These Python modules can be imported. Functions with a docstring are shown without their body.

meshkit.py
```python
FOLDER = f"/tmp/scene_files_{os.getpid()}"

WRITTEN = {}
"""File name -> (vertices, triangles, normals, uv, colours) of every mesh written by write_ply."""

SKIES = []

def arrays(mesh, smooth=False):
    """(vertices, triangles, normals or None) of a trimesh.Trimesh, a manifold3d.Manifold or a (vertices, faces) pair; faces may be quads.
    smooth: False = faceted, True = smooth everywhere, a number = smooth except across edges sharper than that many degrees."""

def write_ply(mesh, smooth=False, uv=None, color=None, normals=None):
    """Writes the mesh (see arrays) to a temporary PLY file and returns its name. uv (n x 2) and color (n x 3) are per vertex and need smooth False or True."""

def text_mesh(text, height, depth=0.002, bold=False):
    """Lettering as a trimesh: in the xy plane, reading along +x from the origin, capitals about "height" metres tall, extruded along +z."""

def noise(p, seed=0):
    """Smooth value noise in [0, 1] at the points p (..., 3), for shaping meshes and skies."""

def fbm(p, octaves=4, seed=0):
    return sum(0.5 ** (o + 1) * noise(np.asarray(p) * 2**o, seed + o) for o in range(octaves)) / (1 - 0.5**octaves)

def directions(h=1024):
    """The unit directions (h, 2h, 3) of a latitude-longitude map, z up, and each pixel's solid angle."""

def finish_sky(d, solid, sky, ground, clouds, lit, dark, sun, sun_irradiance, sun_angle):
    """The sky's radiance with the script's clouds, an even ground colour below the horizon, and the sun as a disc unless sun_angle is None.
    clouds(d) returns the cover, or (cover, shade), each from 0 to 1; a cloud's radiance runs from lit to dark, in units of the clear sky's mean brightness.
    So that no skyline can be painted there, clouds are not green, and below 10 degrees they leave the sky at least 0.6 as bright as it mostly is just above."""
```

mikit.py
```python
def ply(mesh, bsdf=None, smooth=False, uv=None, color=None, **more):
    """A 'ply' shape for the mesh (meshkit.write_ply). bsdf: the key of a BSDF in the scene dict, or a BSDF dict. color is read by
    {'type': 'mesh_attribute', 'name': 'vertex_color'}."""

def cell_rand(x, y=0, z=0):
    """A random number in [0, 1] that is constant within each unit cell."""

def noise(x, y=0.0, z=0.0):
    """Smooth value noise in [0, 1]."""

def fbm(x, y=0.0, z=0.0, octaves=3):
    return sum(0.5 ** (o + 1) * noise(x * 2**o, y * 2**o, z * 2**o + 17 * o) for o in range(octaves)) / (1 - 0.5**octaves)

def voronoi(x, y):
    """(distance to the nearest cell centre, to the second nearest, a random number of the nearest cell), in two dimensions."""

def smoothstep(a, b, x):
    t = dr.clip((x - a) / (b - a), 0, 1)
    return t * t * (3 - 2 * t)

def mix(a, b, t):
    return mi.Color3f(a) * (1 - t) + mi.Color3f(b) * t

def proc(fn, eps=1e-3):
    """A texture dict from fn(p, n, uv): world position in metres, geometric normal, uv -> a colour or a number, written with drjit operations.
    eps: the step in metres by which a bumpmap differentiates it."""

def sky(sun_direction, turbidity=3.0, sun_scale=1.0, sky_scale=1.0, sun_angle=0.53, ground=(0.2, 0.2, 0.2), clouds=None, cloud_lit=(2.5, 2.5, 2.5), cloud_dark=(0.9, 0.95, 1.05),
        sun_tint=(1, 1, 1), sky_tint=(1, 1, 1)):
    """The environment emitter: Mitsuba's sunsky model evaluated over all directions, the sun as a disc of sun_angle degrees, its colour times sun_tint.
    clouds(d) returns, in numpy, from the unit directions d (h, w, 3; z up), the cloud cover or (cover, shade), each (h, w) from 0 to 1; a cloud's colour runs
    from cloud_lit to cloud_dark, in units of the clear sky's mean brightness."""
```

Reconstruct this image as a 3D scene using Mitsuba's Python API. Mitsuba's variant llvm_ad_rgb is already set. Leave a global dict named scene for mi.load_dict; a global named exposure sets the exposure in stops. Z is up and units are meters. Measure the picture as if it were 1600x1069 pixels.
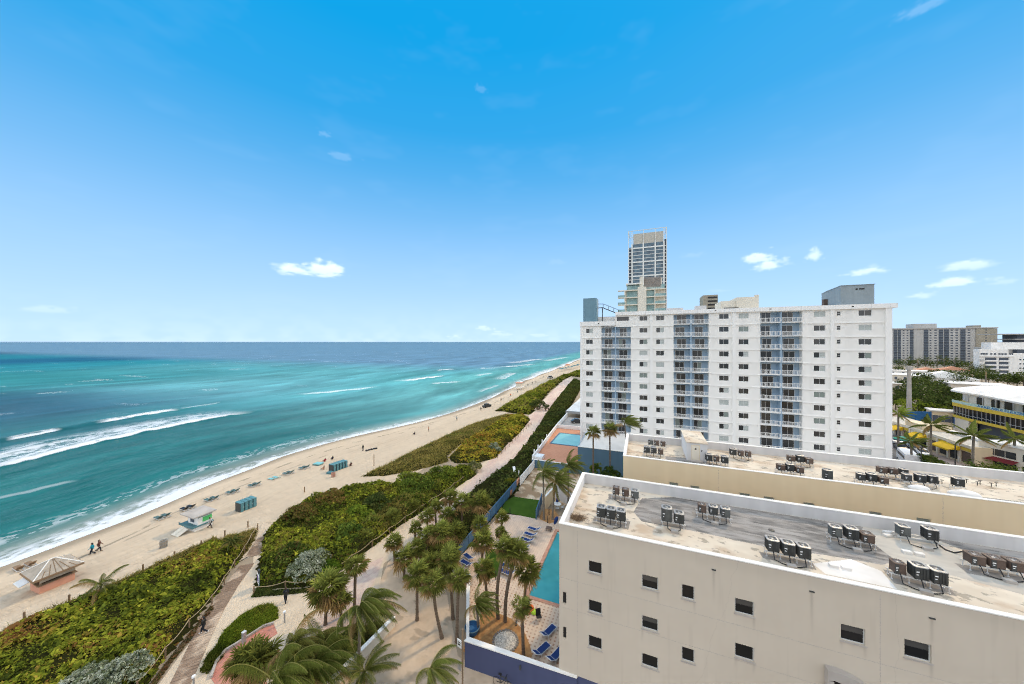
import math
import numpy as np
import trimesh
import manifold3d as m3
import drjit as dr
import mitsuba as mi
import mikit
import meshkit
from mikit import proc, noise, fbm, voronoi, cell_rand, smoothstep, mix

# World: metres, z up, +x = west (towards the town), -x = east (the sea), +y = south (along the beach).
# The eye is on a balcony at (0, 0, 27.5) and looks level, a little east of south.
T = mi.ScalarTransform4f
EYE = 27.5
scene = {'type': 'scene'}
labels = {}

# ------------------------------------------------------------------ camera, sky, exposure
scene['camera'] = {'type': 'perspective', 'fov': 114.76, 'fov_axis': 'x', 'near_clip': 0.5, 'far_clip': 90000.0,
                   'to_world': T().look_at(origin=[0, 0, EYE], target=[-0.37, 0.929, EYE], up=[0, 0, 1])}
exposure = 2.3
SUN_AZ, SUN_EL = math.radians(25.0), math.radians(41.0)     # azimuth from due south towards west
SUN = [math.sin(SUN_AZ) * math.cos(SUN_EL), math.cos(SUN_AZ) * math.cos(SUN_EL), math.sin(SUN_EL)]


def cloud_cover(d):
    """Small fair-weather cumulus, a haze of low cloud on the horizon, faint wisps higher up; bright broken clouds added out of view."""
    az = np.degrees(np.arctan2(d[..., 0], d[..., 1]))           # from south, + towards west
    el = np.degrees(np.arcsin(np.clip(d[..., 2], -1, 1)))
    n = meshkit.fbm(np.stack([az * 0.55, el * 1.1, az * 0], -1), 5, 3)
    cover = np.zeros_like(az)
    shade = np.zeros_like(az)
    # (azimuth, elevation, half width, half height, strength)
    puffs = [(-54.2, 10.3, 3.6, 1.15, 1.0), (-51.5, 10.7, 3.2, 1.5, 1.0), (14.8, 11.5, 2.0, 1.1, .8), (16.6, 10.3, 2.3, 1.0, .8), (20.9, 10.7, 1.3, 1.1, .7), (25.6, 8.3, 1.9, .7, .7), (32.0, 6.1, 1.7, .85, .75), (32.7, 7.7, 2.1, .75, .6),
             (34.4, 5.8, 1.2, .6, .35), (29.6, 5.0, 1.1, .55, .5), (-26.5, 2.3, 1.6, .7, .5), (-23.5, 1.3, 2.6, .6, .4), (-31.5, .9, 2.0, .5, .45), (-17.0, 1.2, 3.0, .6, .4), (-76.5, 3.2, 1.6, .6, .35), (-27.0, 37.5, 1.2, .8, .18),
             (-51.5, 28.8, 1.1, .6, .22), (-49.0, 26.6, 2.2, .8, .22), (30.2, 32.5, 2.4, .9, .25), (35.0, 33.4, 1.8, 1.0, .25), (10.5, 7.6, 2.2, .5, .25), (-14.0, 13.5, 1.6, .7, .15), (7.0, 13.0, 1.8, .7, .18)]
    for a, e, w, h, s in puffs:
        m = (np.abs(az - a) < 2.6 * w) & (np.abs(el - e) < 2.6 * h)
        da, de = (az[m] - a) / w, (el[m] - e) / h
        de = np.where(de < 0, de * 1.7, de)
        g = np.stack([da * 1.25 + a, de * 1.25 + e, da * 0 + a], -1)
        r = np.sqrt(da * da + de * de) + 1.9 * (meshkit.fbm(g, 4, 3) - .5) + 1.0 * (meshkit.fbm(g * 2.7, 4, 9) - .5)
        c = s * np.clip((1.02 - r) / .62, 0, 1)
        c = c * c * (3 - 2 * c)
        shade[m] = np.where(c > cover[m], np.clip(.38 - .5 * (el[m] - e) / h, 0, .7), shade[m])
        cover[m] = np.maximum(cover[m], c)
    low = .20 * np.exp(-np.maximum(el, 0) / 2.1) * np.clip((n - .36) * 3.2, 0, 1)
    wisps = .022 * np.clip((meshkit.fbm(np.stack([az * .16, el * .5, az * 0 + 7], -1), 4, 21) - .57) * 4, 0, 1)
    white = np.clip(np.maximum(np.maximum(cover, low), wisps), 0, 1)
    # out of view only: bright broken clouds, added to lift the light on shaded walls
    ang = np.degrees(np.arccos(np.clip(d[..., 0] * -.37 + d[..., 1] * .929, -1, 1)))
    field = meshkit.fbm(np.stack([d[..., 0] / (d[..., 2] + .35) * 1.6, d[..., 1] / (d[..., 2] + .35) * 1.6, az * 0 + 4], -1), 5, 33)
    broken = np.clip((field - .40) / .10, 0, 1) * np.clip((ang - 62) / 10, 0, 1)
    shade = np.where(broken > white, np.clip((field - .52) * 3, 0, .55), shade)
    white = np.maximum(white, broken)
    # sky gradient painted as cloud cover: pale at the horizon, deep blue overhead
    veil = np.interp(el, [0, 3, 8, 14, 20, 26, 32, 42, 90], [.67, .70, .76, .825, .895, .95, .985, 1, 1])
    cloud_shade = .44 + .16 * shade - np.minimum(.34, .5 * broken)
    return np.maximum(.96, white), veil * (1 - white) + cloud_shade * white


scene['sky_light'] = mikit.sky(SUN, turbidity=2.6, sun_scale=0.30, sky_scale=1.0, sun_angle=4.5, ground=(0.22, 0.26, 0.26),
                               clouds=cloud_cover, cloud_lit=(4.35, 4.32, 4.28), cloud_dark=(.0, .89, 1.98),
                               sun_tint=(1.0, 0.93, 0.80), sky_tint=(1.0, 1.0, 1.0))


# ------------------------------------------------------------------ materials
def bsdf(name, color, rough=.7, spec=.3, metal=0., bump=None, **more):
    b = {'type': 'principled', 'base_color': color if isinstance(color, dict) else {'type': 'rgb', 'value': list(color)},
         'roughness': rough, 'metallic': metal, 'specular': spec, **more}
    if bump is not None:
        b = {'type': 'bumpmap', 'arbitrary': bump[0], 'scale': bump[1], 'bsdf': b}
    scene['mat_' + name] = {'type': 'twosided', 'bsdf': b}


def C(*c):
    return mi.Color3f(*c)


def streaks(p, s=1.0):
    """Rain streaks and blotches on rendered walls (x and y run along the wall, z up)."""
    h = p.x + p.y
    return fbm(h * 2.3 * s, p.z * .16 * s, 3.1, 3)


def sand_colour(p, n, uv):
    d, y = uv.x, uv.y
    c = mix((.41, .325, .235), (.54, .445, .33), .55 * fbm(p.x * .35, p.y * .12, 1, 4) + .45 * fbm(p.x * 2.1, p.y * 1.3, 5, 3))
    wet = 1 - smoothstep(.4, 4.2, -d + 2.2 * (noise(y * .07, 4) - .5))
    c = c * (1 - .46 * wet)
    weed = dr.exp(-dr.square((d + 6.5 + 3.0 * noise(y * .06, 7)) / .35)) * smoothstep(.45, .62, fbm(d * 1.2, y * .5, 3, 3)) + .7 * dr.exp(-dr.square((d + 9.5 + 2.0 * noise(y * .05, 17)) / .3)) * smoothstep(.5, .65, fbm(d, y * .4, 13, 3))
    ruts = mi.Float(0)
    for q, w in ((-15.2, .9), (-16.9, .9), (-20.3, 1.), (-21.9, 1.)):
        ruts = ruts + w * dr.exp(-dr.square((d - q - .8 * (noise(y * .045, 9) - .5)) / .22))
    return c * (1 - .5 * dr.minimum(weed, 1)) * (1 - .13 * ruts * noise(y * .4, 3))


def sand_relief(p, n, uv):
    a, b, r = voronoi(p.x * 1.5, p.y * 1.5)
    return fbm(p.x * 1.4, p.y * 1.1, 2, 4) + .35 * smoothstep(.05, .32, a) * smoothstep(.3, .5, r) * smoothstep(5, 9, -uv.x)


bsdf('sand', proc(sand_colour), .95, .1, bump=(proc(sand_relief, 2e-2), .22))
bsdf('soil', proc(lambda p, n, uv: mix((.23, .18, .13), (.36, .29, .21), fbm(p.x * .5, p.y * .5, 2, 4))), .95, .1)
bsdf('yard_sand', proc(lambda p, n, uv: mix((.40, .30, .205), (.58, .455, .335), .55 * fbm(p.x * .8, p.y * .5, 2, 4) + .45 * fbm(p.x * 3, p.y * 3, 7, 3)) * (1 - .3 * smoothstep(.58, .7, fbm(p.x * .55 + 3, p.y * .9, 31, 4)))), .95, .1,
     bump=(proc(lambda p, n, uv: fbm(p.x * 2.4, p.y * 2.0, 2, 4), 2e-2), .12))
bsdf('lot_dirt', proc(lambda p, n, uv: mix((.30, .20, .12), (.60, .47, .33), smoothstep(.35, .62, fbm(p.x * .7, p.y * .7, 4, 4)))), .95, .1)
bsdf('path_sand', proc(lambda p, n, uv: mix((.46, .365, .265), (.61, .51, .385), .6 * fbm(p.x * .7, p.y * .3, 2, 4) + .4 * fbm(p.x * 4, p.y * 4, 8, 2))), .95, .1)
bsdf('path_pink', proc(lambda p, n, uv: mix((.48, .345, .29), (.57, .46, .375), smoothstep(.30, .70, .6 * fbm(p.x * .5, p.y * .16, 2, 4) + .4 * fbm(p.x * 3.1, p.y * 3.1, 8, 3)))
     * (1 - .16 * smoothstep(.42, .5, dr.abs((p.x * 3.3) - dr.floor(p.x * 3.3) - .5)))), .9, .15)
bsdf('red_path', proc(lambda p, n, uv: mix((.42, .15, .11), (.48, .26, .20), fbm(p.x * 1.5, p.y * 1.2, 2, 4))), .9, .15)
bsdf('concrete', proc(lambda p, n, uv: mix((.30, .27, .24), (.46, .42, .38), fbm(p.x * .8, p.y * .8, p.z * .8, 4))), .85, .2)
bsdf('asphalt', proc(lambda p, n, uv: mix((.10, .095, .09), (.16, .15, .145), fbm(p.x * .8, p.y * .8, 1, 4))), .9, .2)
bsdf('pavement', proc(lambda p, n, uv: mix((.33, .24, .20), (.44, .35, .30), fbm(p.x * 1.2, p.y * 1.2, 1, 3))), .9, .2)
def beige_wall(p, n, uv):
    """Rendered wall: blotches, faint streaks, drips under the roof spouts and the ends of the window sills."""
    c = mix((.475, .41, .33), (.545, .478, .392), .30 * streaks(p) + .70 * fbm(p.x * .30, p.z * .35, 2, 4)) * (1 - .045 * smoothstep(.62, .8, streaks(p, 1.7)))
    w = .06 * (noise(p.z * 1.3, 5) - .5)
    drip = mi.Float(0)
    for x, z, l, a in ((4.39, 12.36, 2.6, .16), (9.52, 12.36, 3.0, .18), (14.7, 12.36, 2.6, .16), (-2.86, 10.08, .9, .14), (1.0, 9.95, 1.1, .16), (-.02, 7.05, 1.2, .15), (3.25, 9.9, 1.0, .14), (6.6, 9.85, 1.0, .16), (5.6, 7.0, .9, .12), (6.6, 7.0, 1.0, .15), (11.94, 9.85, .9, .14), (14.68, 9.85, 1.3, .18), (10.9, 9.85, .7, .1)):
        drip = drip + a * dr.exp(-dr.square((p.x - x - w) / .075)) * smoothstep(z - l, z, p.z) * (1 - smoothstep(z, z + .02, p.z))
    crack = dr.exp(-dr.square((p.x - 2.2 - .5 * fbm(p.z * .9, 3, 0, 4) - .25 * p.z) / .012)) + dr.exp(-dr.square((p.x - 13.0 - .6 * fbm(p.z * .8, 8, 0, 4)) / .012))
    edge = .07 * smoothstep(12.3, 13.2, p.z + .5 * (fbm(p.x * .8, 3, 1, 3) - .5))
    return c * (1 - dr.minimum(drip, .3) - edge) * (1 - .10 * dr.minimum(crack, 1))


bsdf('stucco_beige', proc(beige_wall), .85, .2, bump=(proc(lambda p, n, uv: fbm(p.x * 6, p.y * 6, p.z * 6, 3), 1e-2), .012))
bsdf('stucco_cream', proc(lambda p, n, uv: mix((.61, .49, .32), (.68, .555, .375), .6 * streaks(p) + .4 * fbm(p.x * .35, p.z * .35, 2, 3))), .85, .2)
bsdf('stucco_grey', proc(lambda p, n, uv: mix((.50, .485, .475), (.60, .585, .575), streaks(p))), .85, .2)
bsdf('white_wall', proc(lambda p, n, uv: mix((.73, .705, .665), (.81, .785, .745), .55 * streaks(p, .22) + .45 * fbm(p.x * .3, p.z * .2, 2, 2)) * (1 - .05 * smoothstep(.6, .8, streaks(p, .4)))), .8, .25)
bsdf('white_trim', proc(lambda p, n, uv: mix((.75, .73, .70), (.81, .79, .76), fbm(p.x * .22, p.y * .22, p.z * .22, 2))), .75, .3)
bsdf('cap_white', proc(lambda p, n, uv: mix((.64, .62, .58), (.82, .80, .76), fbm(p.x * .9, p.y * .9, p.z * 1.2, 4))), .75, .3)
bsdf('roof_tan', proc(lambda p, n, uv: mix(mix((.50, .415, .315), (.66, .585, .475), fbm(p.x * .8, p.y * 1.1, 3, 4)), (.40, .28, .18), .6 * smoothstep(.52, .78, fbm(p.x * .55 + 4, p.y * 1.0, 12, 4)))
     * (1 - .4 * smoothstep(.63, .75, fbm(p.x * 1.6, p.y * 2.6, 41, 4)))), .9, .2)
bsdf('roof_grey', proc(lambda p, n, uv: mix((.135, .125, .115), (.33, .305, .28), smoothstep(.22, .74, .45 * fbm(p.x * .4, p.y * 1.5, 3, 4) + .55 * fbm(p.x * 1.1, p.y * 4.2, 8, 4)))
     * (1 - .25 * smoothstep(.64, .7, fbm(p.x * .9, p.y * 5.0, 77, 3)))), .9, .2)
bsdf('roof_white', proc(lambda p, n, uv: mix((.60, .56, .51), (.80, .77, .73), fbm(p.x * .8, p.y * .8, 3, 4))), .8, .25)
bsdf('roof_pale', proc(lambda p, n, uv: mix((.36, .325, .28), (.55, .505, .43), .5 * fbm(p.x * .5, p.y * .9, 3, 4) + .5 * fbm(p.x * 1.7, p.y * 3.2, 9, 3))), .85, .2)
bsdf('roof_far', proc(lambda p, n, uv: mix((.50, .47, .43), (.70, .68, .64), fbm(p.x * .25, p.y * .25, 3, 4))), .85, .2)
bsdf('pad_grey', proc(lambda p, n, uv: mix((.19, .17, .15), (.29, .26, .23), fbm(p.x * 2.0, p.y * 2.0, 3, 4))), .9, .2)
bsdf('terracotta', proc(lambda p, n, uv: mix((.46, .20, .115), (.56, .285, .175), .5 * fbm(p.x * .6, p.y * .5, 3, 4) + .5 * cell_rand(p.x * 2.5, p.y * 2.5))), .8, .25)
bsdf('deck_paver', proc(lambda p, n, uv: mix((.53, .395, .30), (.63, .50, .39), .5 * fbm(p.x * 1.2, p.y * 1.2, 3, 4) + .5 * cell_rand(p.x * 3.3, p.y * 1.4))
     * (1 - .22 * smoothstep(.40, .47, dr.abs(p.x * 3.3 - dr.floor(p.x * 3.3) - .5)))), .8, .25)
bsdf('deck_tile', proc(lambda p, n, uv: mix(mix((.55, .43, .33), (.65, .535, .42), fbm(p.x * 1.2, p.y * 1.2, 3, 4)), (.36, .16, .09),
     (1 - smoothstep(.17, .24, dr.maximum(dr.abs(p.x * 2.6 - dr.floor(p.x * 2.6) - .5), dr.abs(p.y * 2.6 - dr.floor(p.y * 2.6) - .5)))) * (.55 + .45 * cell_rand(p.x * 2.6, p.y * 2.6)))), .8, .25)
bsdf('coping', proc(lambda p, n, uv: mix((.34, .17, .12), (.46, .27, .20), cell_rand(p.x * 4, p.y * 4))), .7, .3)
bsdf('pool_water', proc(lambda p, n, uv: mix((.022, .17, .21), (.06, .29, .33), .5 * fbm(p.x * .35, p.y * .35, 2, 3) + .5 * fbm(p.x * 1.3, p.y * 1.3, 9, 3))), .08, .5,
     bump=(proc(lambda p, n, uv: fbm(p.x * 1.6, p.y * 1.6, 3, 3), 1e-2), .05))
bsdf('teal_pale', proc(lambda p, n, uv: mix((.16, .40, .38), (.24, .48, .46), fbm(p.x * 1.2, p.y * 1.2, 3, 3))), .12, .5)
bsdf('turf', proc(lambda p, n, uv: mix((.035, .075, .008), (.055, .105, .014), fbm(p.x * 1.5, p.y * 1.5, 3, 4))), .95, .1,
     bump=(proc(lambda p, n, uv: fbm(p.x * 14, p.y * 14, 3, 2), 5e-3), .03))
bsdf('mulch', proc(lambda p, n, uv: mix((.27, .12, .045), (.50, .29, .13), fbm(p.x * 3.5, p.y * 3.5, 3, 4))), .95, .1,
     bump=(proc(lambda p, n, uv: fbm(p.x * 9, p.y * 9, 3, 3), 1e-2), .05))
bsdf('pebble', proc(lambda p, n, uv: mix((.36, .33, .29), (.66, .62, .56), cell_rand(p.x * 9, p.y * 9, p.z * 9))), .8, .3)
bsdf('navy_wall', proc(lambda p, n, uv: mix((.052, .062, .125), (.068, .080, .155), .6 * streaks(p) + .4 * fbm(p.x, p.z, 1, 3))), .75, .3)
bsdf('slate_blue', proc(lambda p, n, uv: mix((.070, .135, .195), (.095, .17, .235), .6 * streaks(p) + .4 * fbm(p.x * .5, p.z * .5, 1, 3))), .75, .3)
bsdf('sky_blue_paint', proc(lambda p, n, uv: mix((.27, .37, .47), (.33, .44, .54), streaks(p))), .75, .3)
bsdf('shaft_blue', proc(lambda p, n, uv: mix((.135, .235, .29), (.165, .275, .33), streaks(p))), .75, .3)
bsdf('penthouse_grey', proc(lambda p, n, uv: mix((.235, .275, .295), (.28, .325, .345), streaks(p))), .75, .3)
bsdf('fence_blue', proc(lambda p, n, uv: mix((.045, .115, .21), (.07, .16, .28), streaks(p))), .6, .35)
bsdf('fence_bright', proc(lambda p, n, uv: mix((.025, .105, .26), (.035, .14, .32), streaks(p))), .7, .3)
bsdf('window_glass', (.026, .028, .030), .12, .6)
bsdf('window_dim', (.06, .058, .055), .15, .5)
bsdf('window_blind', proc(lambda p, n, uv: mix((.33, .36, .34), (.46, .49, .47), cell_rand(1, 1, p.z * 14))), .35, .45)
bsdf('window_sage', (.20, .235, .215), .2, .5)
bsdf('window_amber', (.22, .19, .11), .25, .5)
bsdf('tower_glass', proc(lambda p, n, uv: mix((.03, .065, .10), (.085, .16, .215), cell_rand(p.x * .55, p.y * .55, p.z * .31))), .12, .55)
bsdf('green_glass', proc(lambda p, n, uv: mix((.14, .27, .27), (.27, .41, .40), cell_rand(p.x * .8, p.y * .8, p.z * .31))), .15, .55)
bsdf('cream_paint', proc(lambda p, n, uv: mix((.60, .54, .44), (.70, .64, .54), streaks(p, .6))), .8, .25)
bsdf('tower_frame', (.74, .72, .68), .7, .3)
bsdf('far_tan', proc(lambda p, n, uv: mix((.30, .27, .21), (.36, .325, .26), streaks(p, .4))), .85, .2)
bsdf('far_grey', proc(lambda p, n, uv: mix((.40, .385, .36), (.49, .475, .45), streaks(p, .4))), .85, .2)
bsdf('tower_top', (.50, .455, .39), .8, .2)
bsdf('cream_flat', (.68, .625, .53), .8, .2)
bsdf('louvre_brown', (.27, .235, .21), .8, .2)
bsdf('dark_glass', (.008, .009, .010), .16, .35)
bsdf('far_slate', (.075, .09, .115), .5, .4)
bsdf('yellow_paint', proc(lambda p, n, uv: mix((.52, .36, .035), (.60, .44, .07), streaks(p))), .7, .3)
bsdf('yellow_awning', (.60, .38, .02), .8, .2)
bsdf('metal_grey', (.34, .34, .335), .45, .5, .35)
bsdf('metal_light', (.56, .56, .55), .45, .5, .2)
bsdf('metal_dark', proc(lambda p, n, uv: mix((.035, .037, .036), (.06, .062, .06), fbm(p.x * 5, p.y * 5, p.z * 5, 3))), .55, .4)
bsdf('unit_brown', proc(lambda p, n, uv: mix((.085, .055, .04), (.14, .10, .08), fbm(p.x * 3, p.y * 3, p.z * 3, 3))), .65, .35)
bsdf('unit_grey', proc(lambda p, n, uv: mix((.085, .09, .085), (.13, .135, .13), fbm(p.x * 3, p.y * 3, p.z * 3, 3))), .6, .35)
bsdf('black', (.014, .014, .015), .5, .4)
bsdf('rubber', (.02, .02, .02), .8, .2)
bsdf('white_plastic', (.72, .72, .71), .4, .45)
bsdf('navy_fabric', (.020, .045, .155), .9, .15)
bsdf('teal_fabric', proc(lambda p, n, uv: mix((.055, .10, .105), (.10, .165, .165), fbm(p.x * 2, p.y * 2, p.z * 2, 2))), .85, .2)
bsdf('teal_box', proc(lambda p, n, uv: mix((.045, .13, .155), (.07, .175, .20), fbm(p.x * 2, p.y * 2, p.z * 2, 2))), .55, .35)
bsdf('wood', proc(lambda p, n, uv: mix((.17, .11, .065), (.27, .185, .12), fbm(p.x * 4, p.y * 4, p.z * 1.2, 3))), .85, .2)
bsdf('plank', proc(lambda p, n, uv: mix((.17, .115, .08), (.30, .215, .155), fbm(p.x * 1.8, p.y * 1.8, 1, 4)) + .24 * C(1, .84, .64) * smoothstep(.52, .68, fbm(p.x * .6, p.y * .5, 6, 4))), .9, .15)
bsdf('rope_tan', (.36, .28, .18), .95, .1)
bsdf('bark', proc(lambda p, n, uv: mix((.085, .06, .042), (.20, .15, .11), .6 * fbm(p.x * 5, p.y * 5, p.z * 9, 3) + .4 * cell_rand(0, 0, p.z * 7))), .95, .1)
bsdf('bark_grey', proc(lambda p, n, uv: mix((.13, .11, .09), (.24, .21, .175), .5 * fbm(p.x * 5, p.y * 5, p.z * 9, 3) + .5 * cell_rand(0, 0, p.z * 6))), .95, .1)
bsdf('salmon', proc(lambda p, n, uv: mix((.50, .24, .16), (.58, .31, .22), fbm(p.x * 2, p.y * 2, p.z * 2, 3))), .8, .2)
bsdf('green_print', (.10, .50, .16), .7, .2)
bsdf('purple_print', (.10, .07, .20), .6, .3)
bsdf('banner_green', (.40, .52, .46), .8, .2)
bsdf('green_canopy', (.06, .28, .20), .8, .2)
bsdf('maroon_awning', (.14, .02, .022), .8, .2)
bsdf('orange_cloth', (.75, .16, .04), .8, .2)
bsdf('lime_cloth', (.40, .60, .05), .8, .2)
bsdf('skin', (.42, .25, .17), .6, .35)
bsdf('shingle', proc(lambda p, n, uv: mix((.30, .26, .21), (.39, .34, .28), cell_rand(p.x * 2, p.y * 2, p.z * 3))), .9, .15)
# leaves carry their own colour per vertex; thin, so that light also comes through them
scene['mat_leaf'] = {'type': 'principledthin', 'base_color': {'type': 'mesh_attribute', 'name': 'vertex_color'}, 'roughness': .55, 'spec_trans': 0., 'diff_trans': .7, 'eta': 1.4}
scene['mat_painted'] = {'type': 'twosided', 'bsdf': {'type': 'principled', 'base_color': {'type': 'mesh_attribute', 'name': 'vertex_color'}, 'roughness': .75, 'specular': .25}}


# ------------------------------------------------------------------ scene building helpers
class MB:
    """Collects quads, boxes, prisms and tubes into ONE mesh."""

    def __init__(self):
        self.v, self.f, self.n = [], [], 0

    def add(self, v, f):
        v = np.asarray(v, float)
        f = np.asarray(f, int)
        if f.shape[1] == 4:
            f = np.vstack([f[:, [0, 1, 2]], f[:, [0, 2, 3]]])
        self.v.append(v)
        self.f.append(f + self.n)
        self.n += len(v)
        return self

    def quad(self, a, b, c, d):
        return self.add([a, b, c, d], [[0, 1, 2, 3]])

    def box(self, x0, x1, y0, y1, z0, z1):
        v = [[x, y, z] for z in (z0, z1) for y in (y0, y1) for x in (x0, x1)]
        return self.add(v, [[0, 2, 3, 1], [4, 5, 7, 6], [0, 1, 5, 4], [2, 6, 7, 3], [0, 4, 6, 2], [1, 3, 7, 5]])

    def obox(self, c, size, rz=0., rx=0.):
        """A box of that size about its centre c, turned by rx about its own x axis, then by rz about z."""
        h = np.array(size) / 2
        v = np.array([[x, y, z] for z in (-1, 1) for y in (-1, 1) for x in (-1, 1)]) * h
        cr, sr = math.cos(rx), math.sin(rx)
        v = v @ np.array([[1, 0, 0], [0, cr, -sr], [0, sr, cr]]).T
        cz, sz = math.cos(rz), math.sin(rz)
        v = v @ np.array([[cz, -sz, 0], [sz, cz, 0], [0, 0, 1]]).T + np.array(c)
        return self.add(v, [[0, 2, 3, 1], [4, 5, 7, 6], [0, 1, 5, 4], [2, 6, 7, 3], [0, 4, 6, 2], [1, 3, 7, 5]])

    def beam(self, a, b, w, h=None):
        """A straight bar from a to b."""
        a, b = np.array(a, float), np.array(b, float)
        h = h or w
        t = (b - a) / (np.linalg.norm(b - a) + 1e-9)
        s = np.cross(t, [0, 0, 1.]) if abs(t[2]) < .95 else np.array([1., 0, 0])
        s /= np.linalg.norm(s)
        u = np.cross(s, t)
        v = [p + i * s * w / 2 + j * u * h / 2 for p in (a, b) for j in (-1, 1) for i in (-1, 1)]
        return self.add(v, [[0, 2, 3, 1], [4, 5, 7, 6], [0, 1, 5, 4], [2, 6, 7, 3], [0, 4, 6, 2], [1, 3, 7, 5]])

    def prism(self, poly, z0, z1, top=True, bottom=True):
        p = np.array(poly, float)
        if np.sum(p[:, 0] * np.roll(p[:, 1], -1) - np.roll(p[:, 0], -1) * p[:, 1]) < 0:
            p = p[::-1]
        n = len(p)
        v = np.vstack([np.c_[p, np.full(n, z0)], np.c_[p, np.full(n, z1)]])
        i = np.arange(n)
        j = (i + 1) % n
        self.add(v, np.stack([i, j, j + n, i + n], 1))
        tri = np.asarray(m3.triangulate([p])) if n > 3 else np.array([[0, 1, 2]])
        if top:
            self.add(np.c_[p, np.full(n, z1)], tri)
        if bottom:
            self.add(np.c_[p, np.full(n, z0)], tri[:, ::-1])
        return self

    def tube(self, pts, radii, sides=8, caps=True):
        p = np.asarray(pts, float)
        r = np.broadcast_to(np.asarray(radii, float), (len(p),))
        t = np.gradient(p, axis=0)
        t /= np.linalg.norm(t, axis=1, keepdims=True) + 1e-9
        ref = np.array([1., 0, 0]) if abs(t[:, 2]).mean() > .6 else np.array([0, 0, 1.])
        a = np.cross(t, ref)
        a /= np.linalg.norm(a, axis=1, keepdims=True) + 1e-9
        b = np.cross(t, a)
        th = np.arange(sides) * 2 * np.pi / sides
        v = p[:, None] + r[:, None, None] * (np.cos(th)[None, :, None] * a[:, None] + np.sin(th)[None, :, None] * b[:, None])
        i, j = np.meshgrid(np.arange(len(p) - 1), np.arange(sides), indexing='ij')
        q = np.stack([i * sides + j, i * sides + (j + 1) % sides, (i + 1) * sides + (j + 1) % sides, (i + 1) * sides + j], -1).reshape(-1, 4)
        self.add(v.reshape(-1, 3), q)
        if caps:
            for k, ring in ((0, v[0]), (1, v[-1])):
                i = np.arange(sides)
                self.add(np.vstack([ring, ring.mean(0)]), np.stack([i, (i + 1) % sides, np.full(sides, sides)], 1))
        return self

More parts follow.
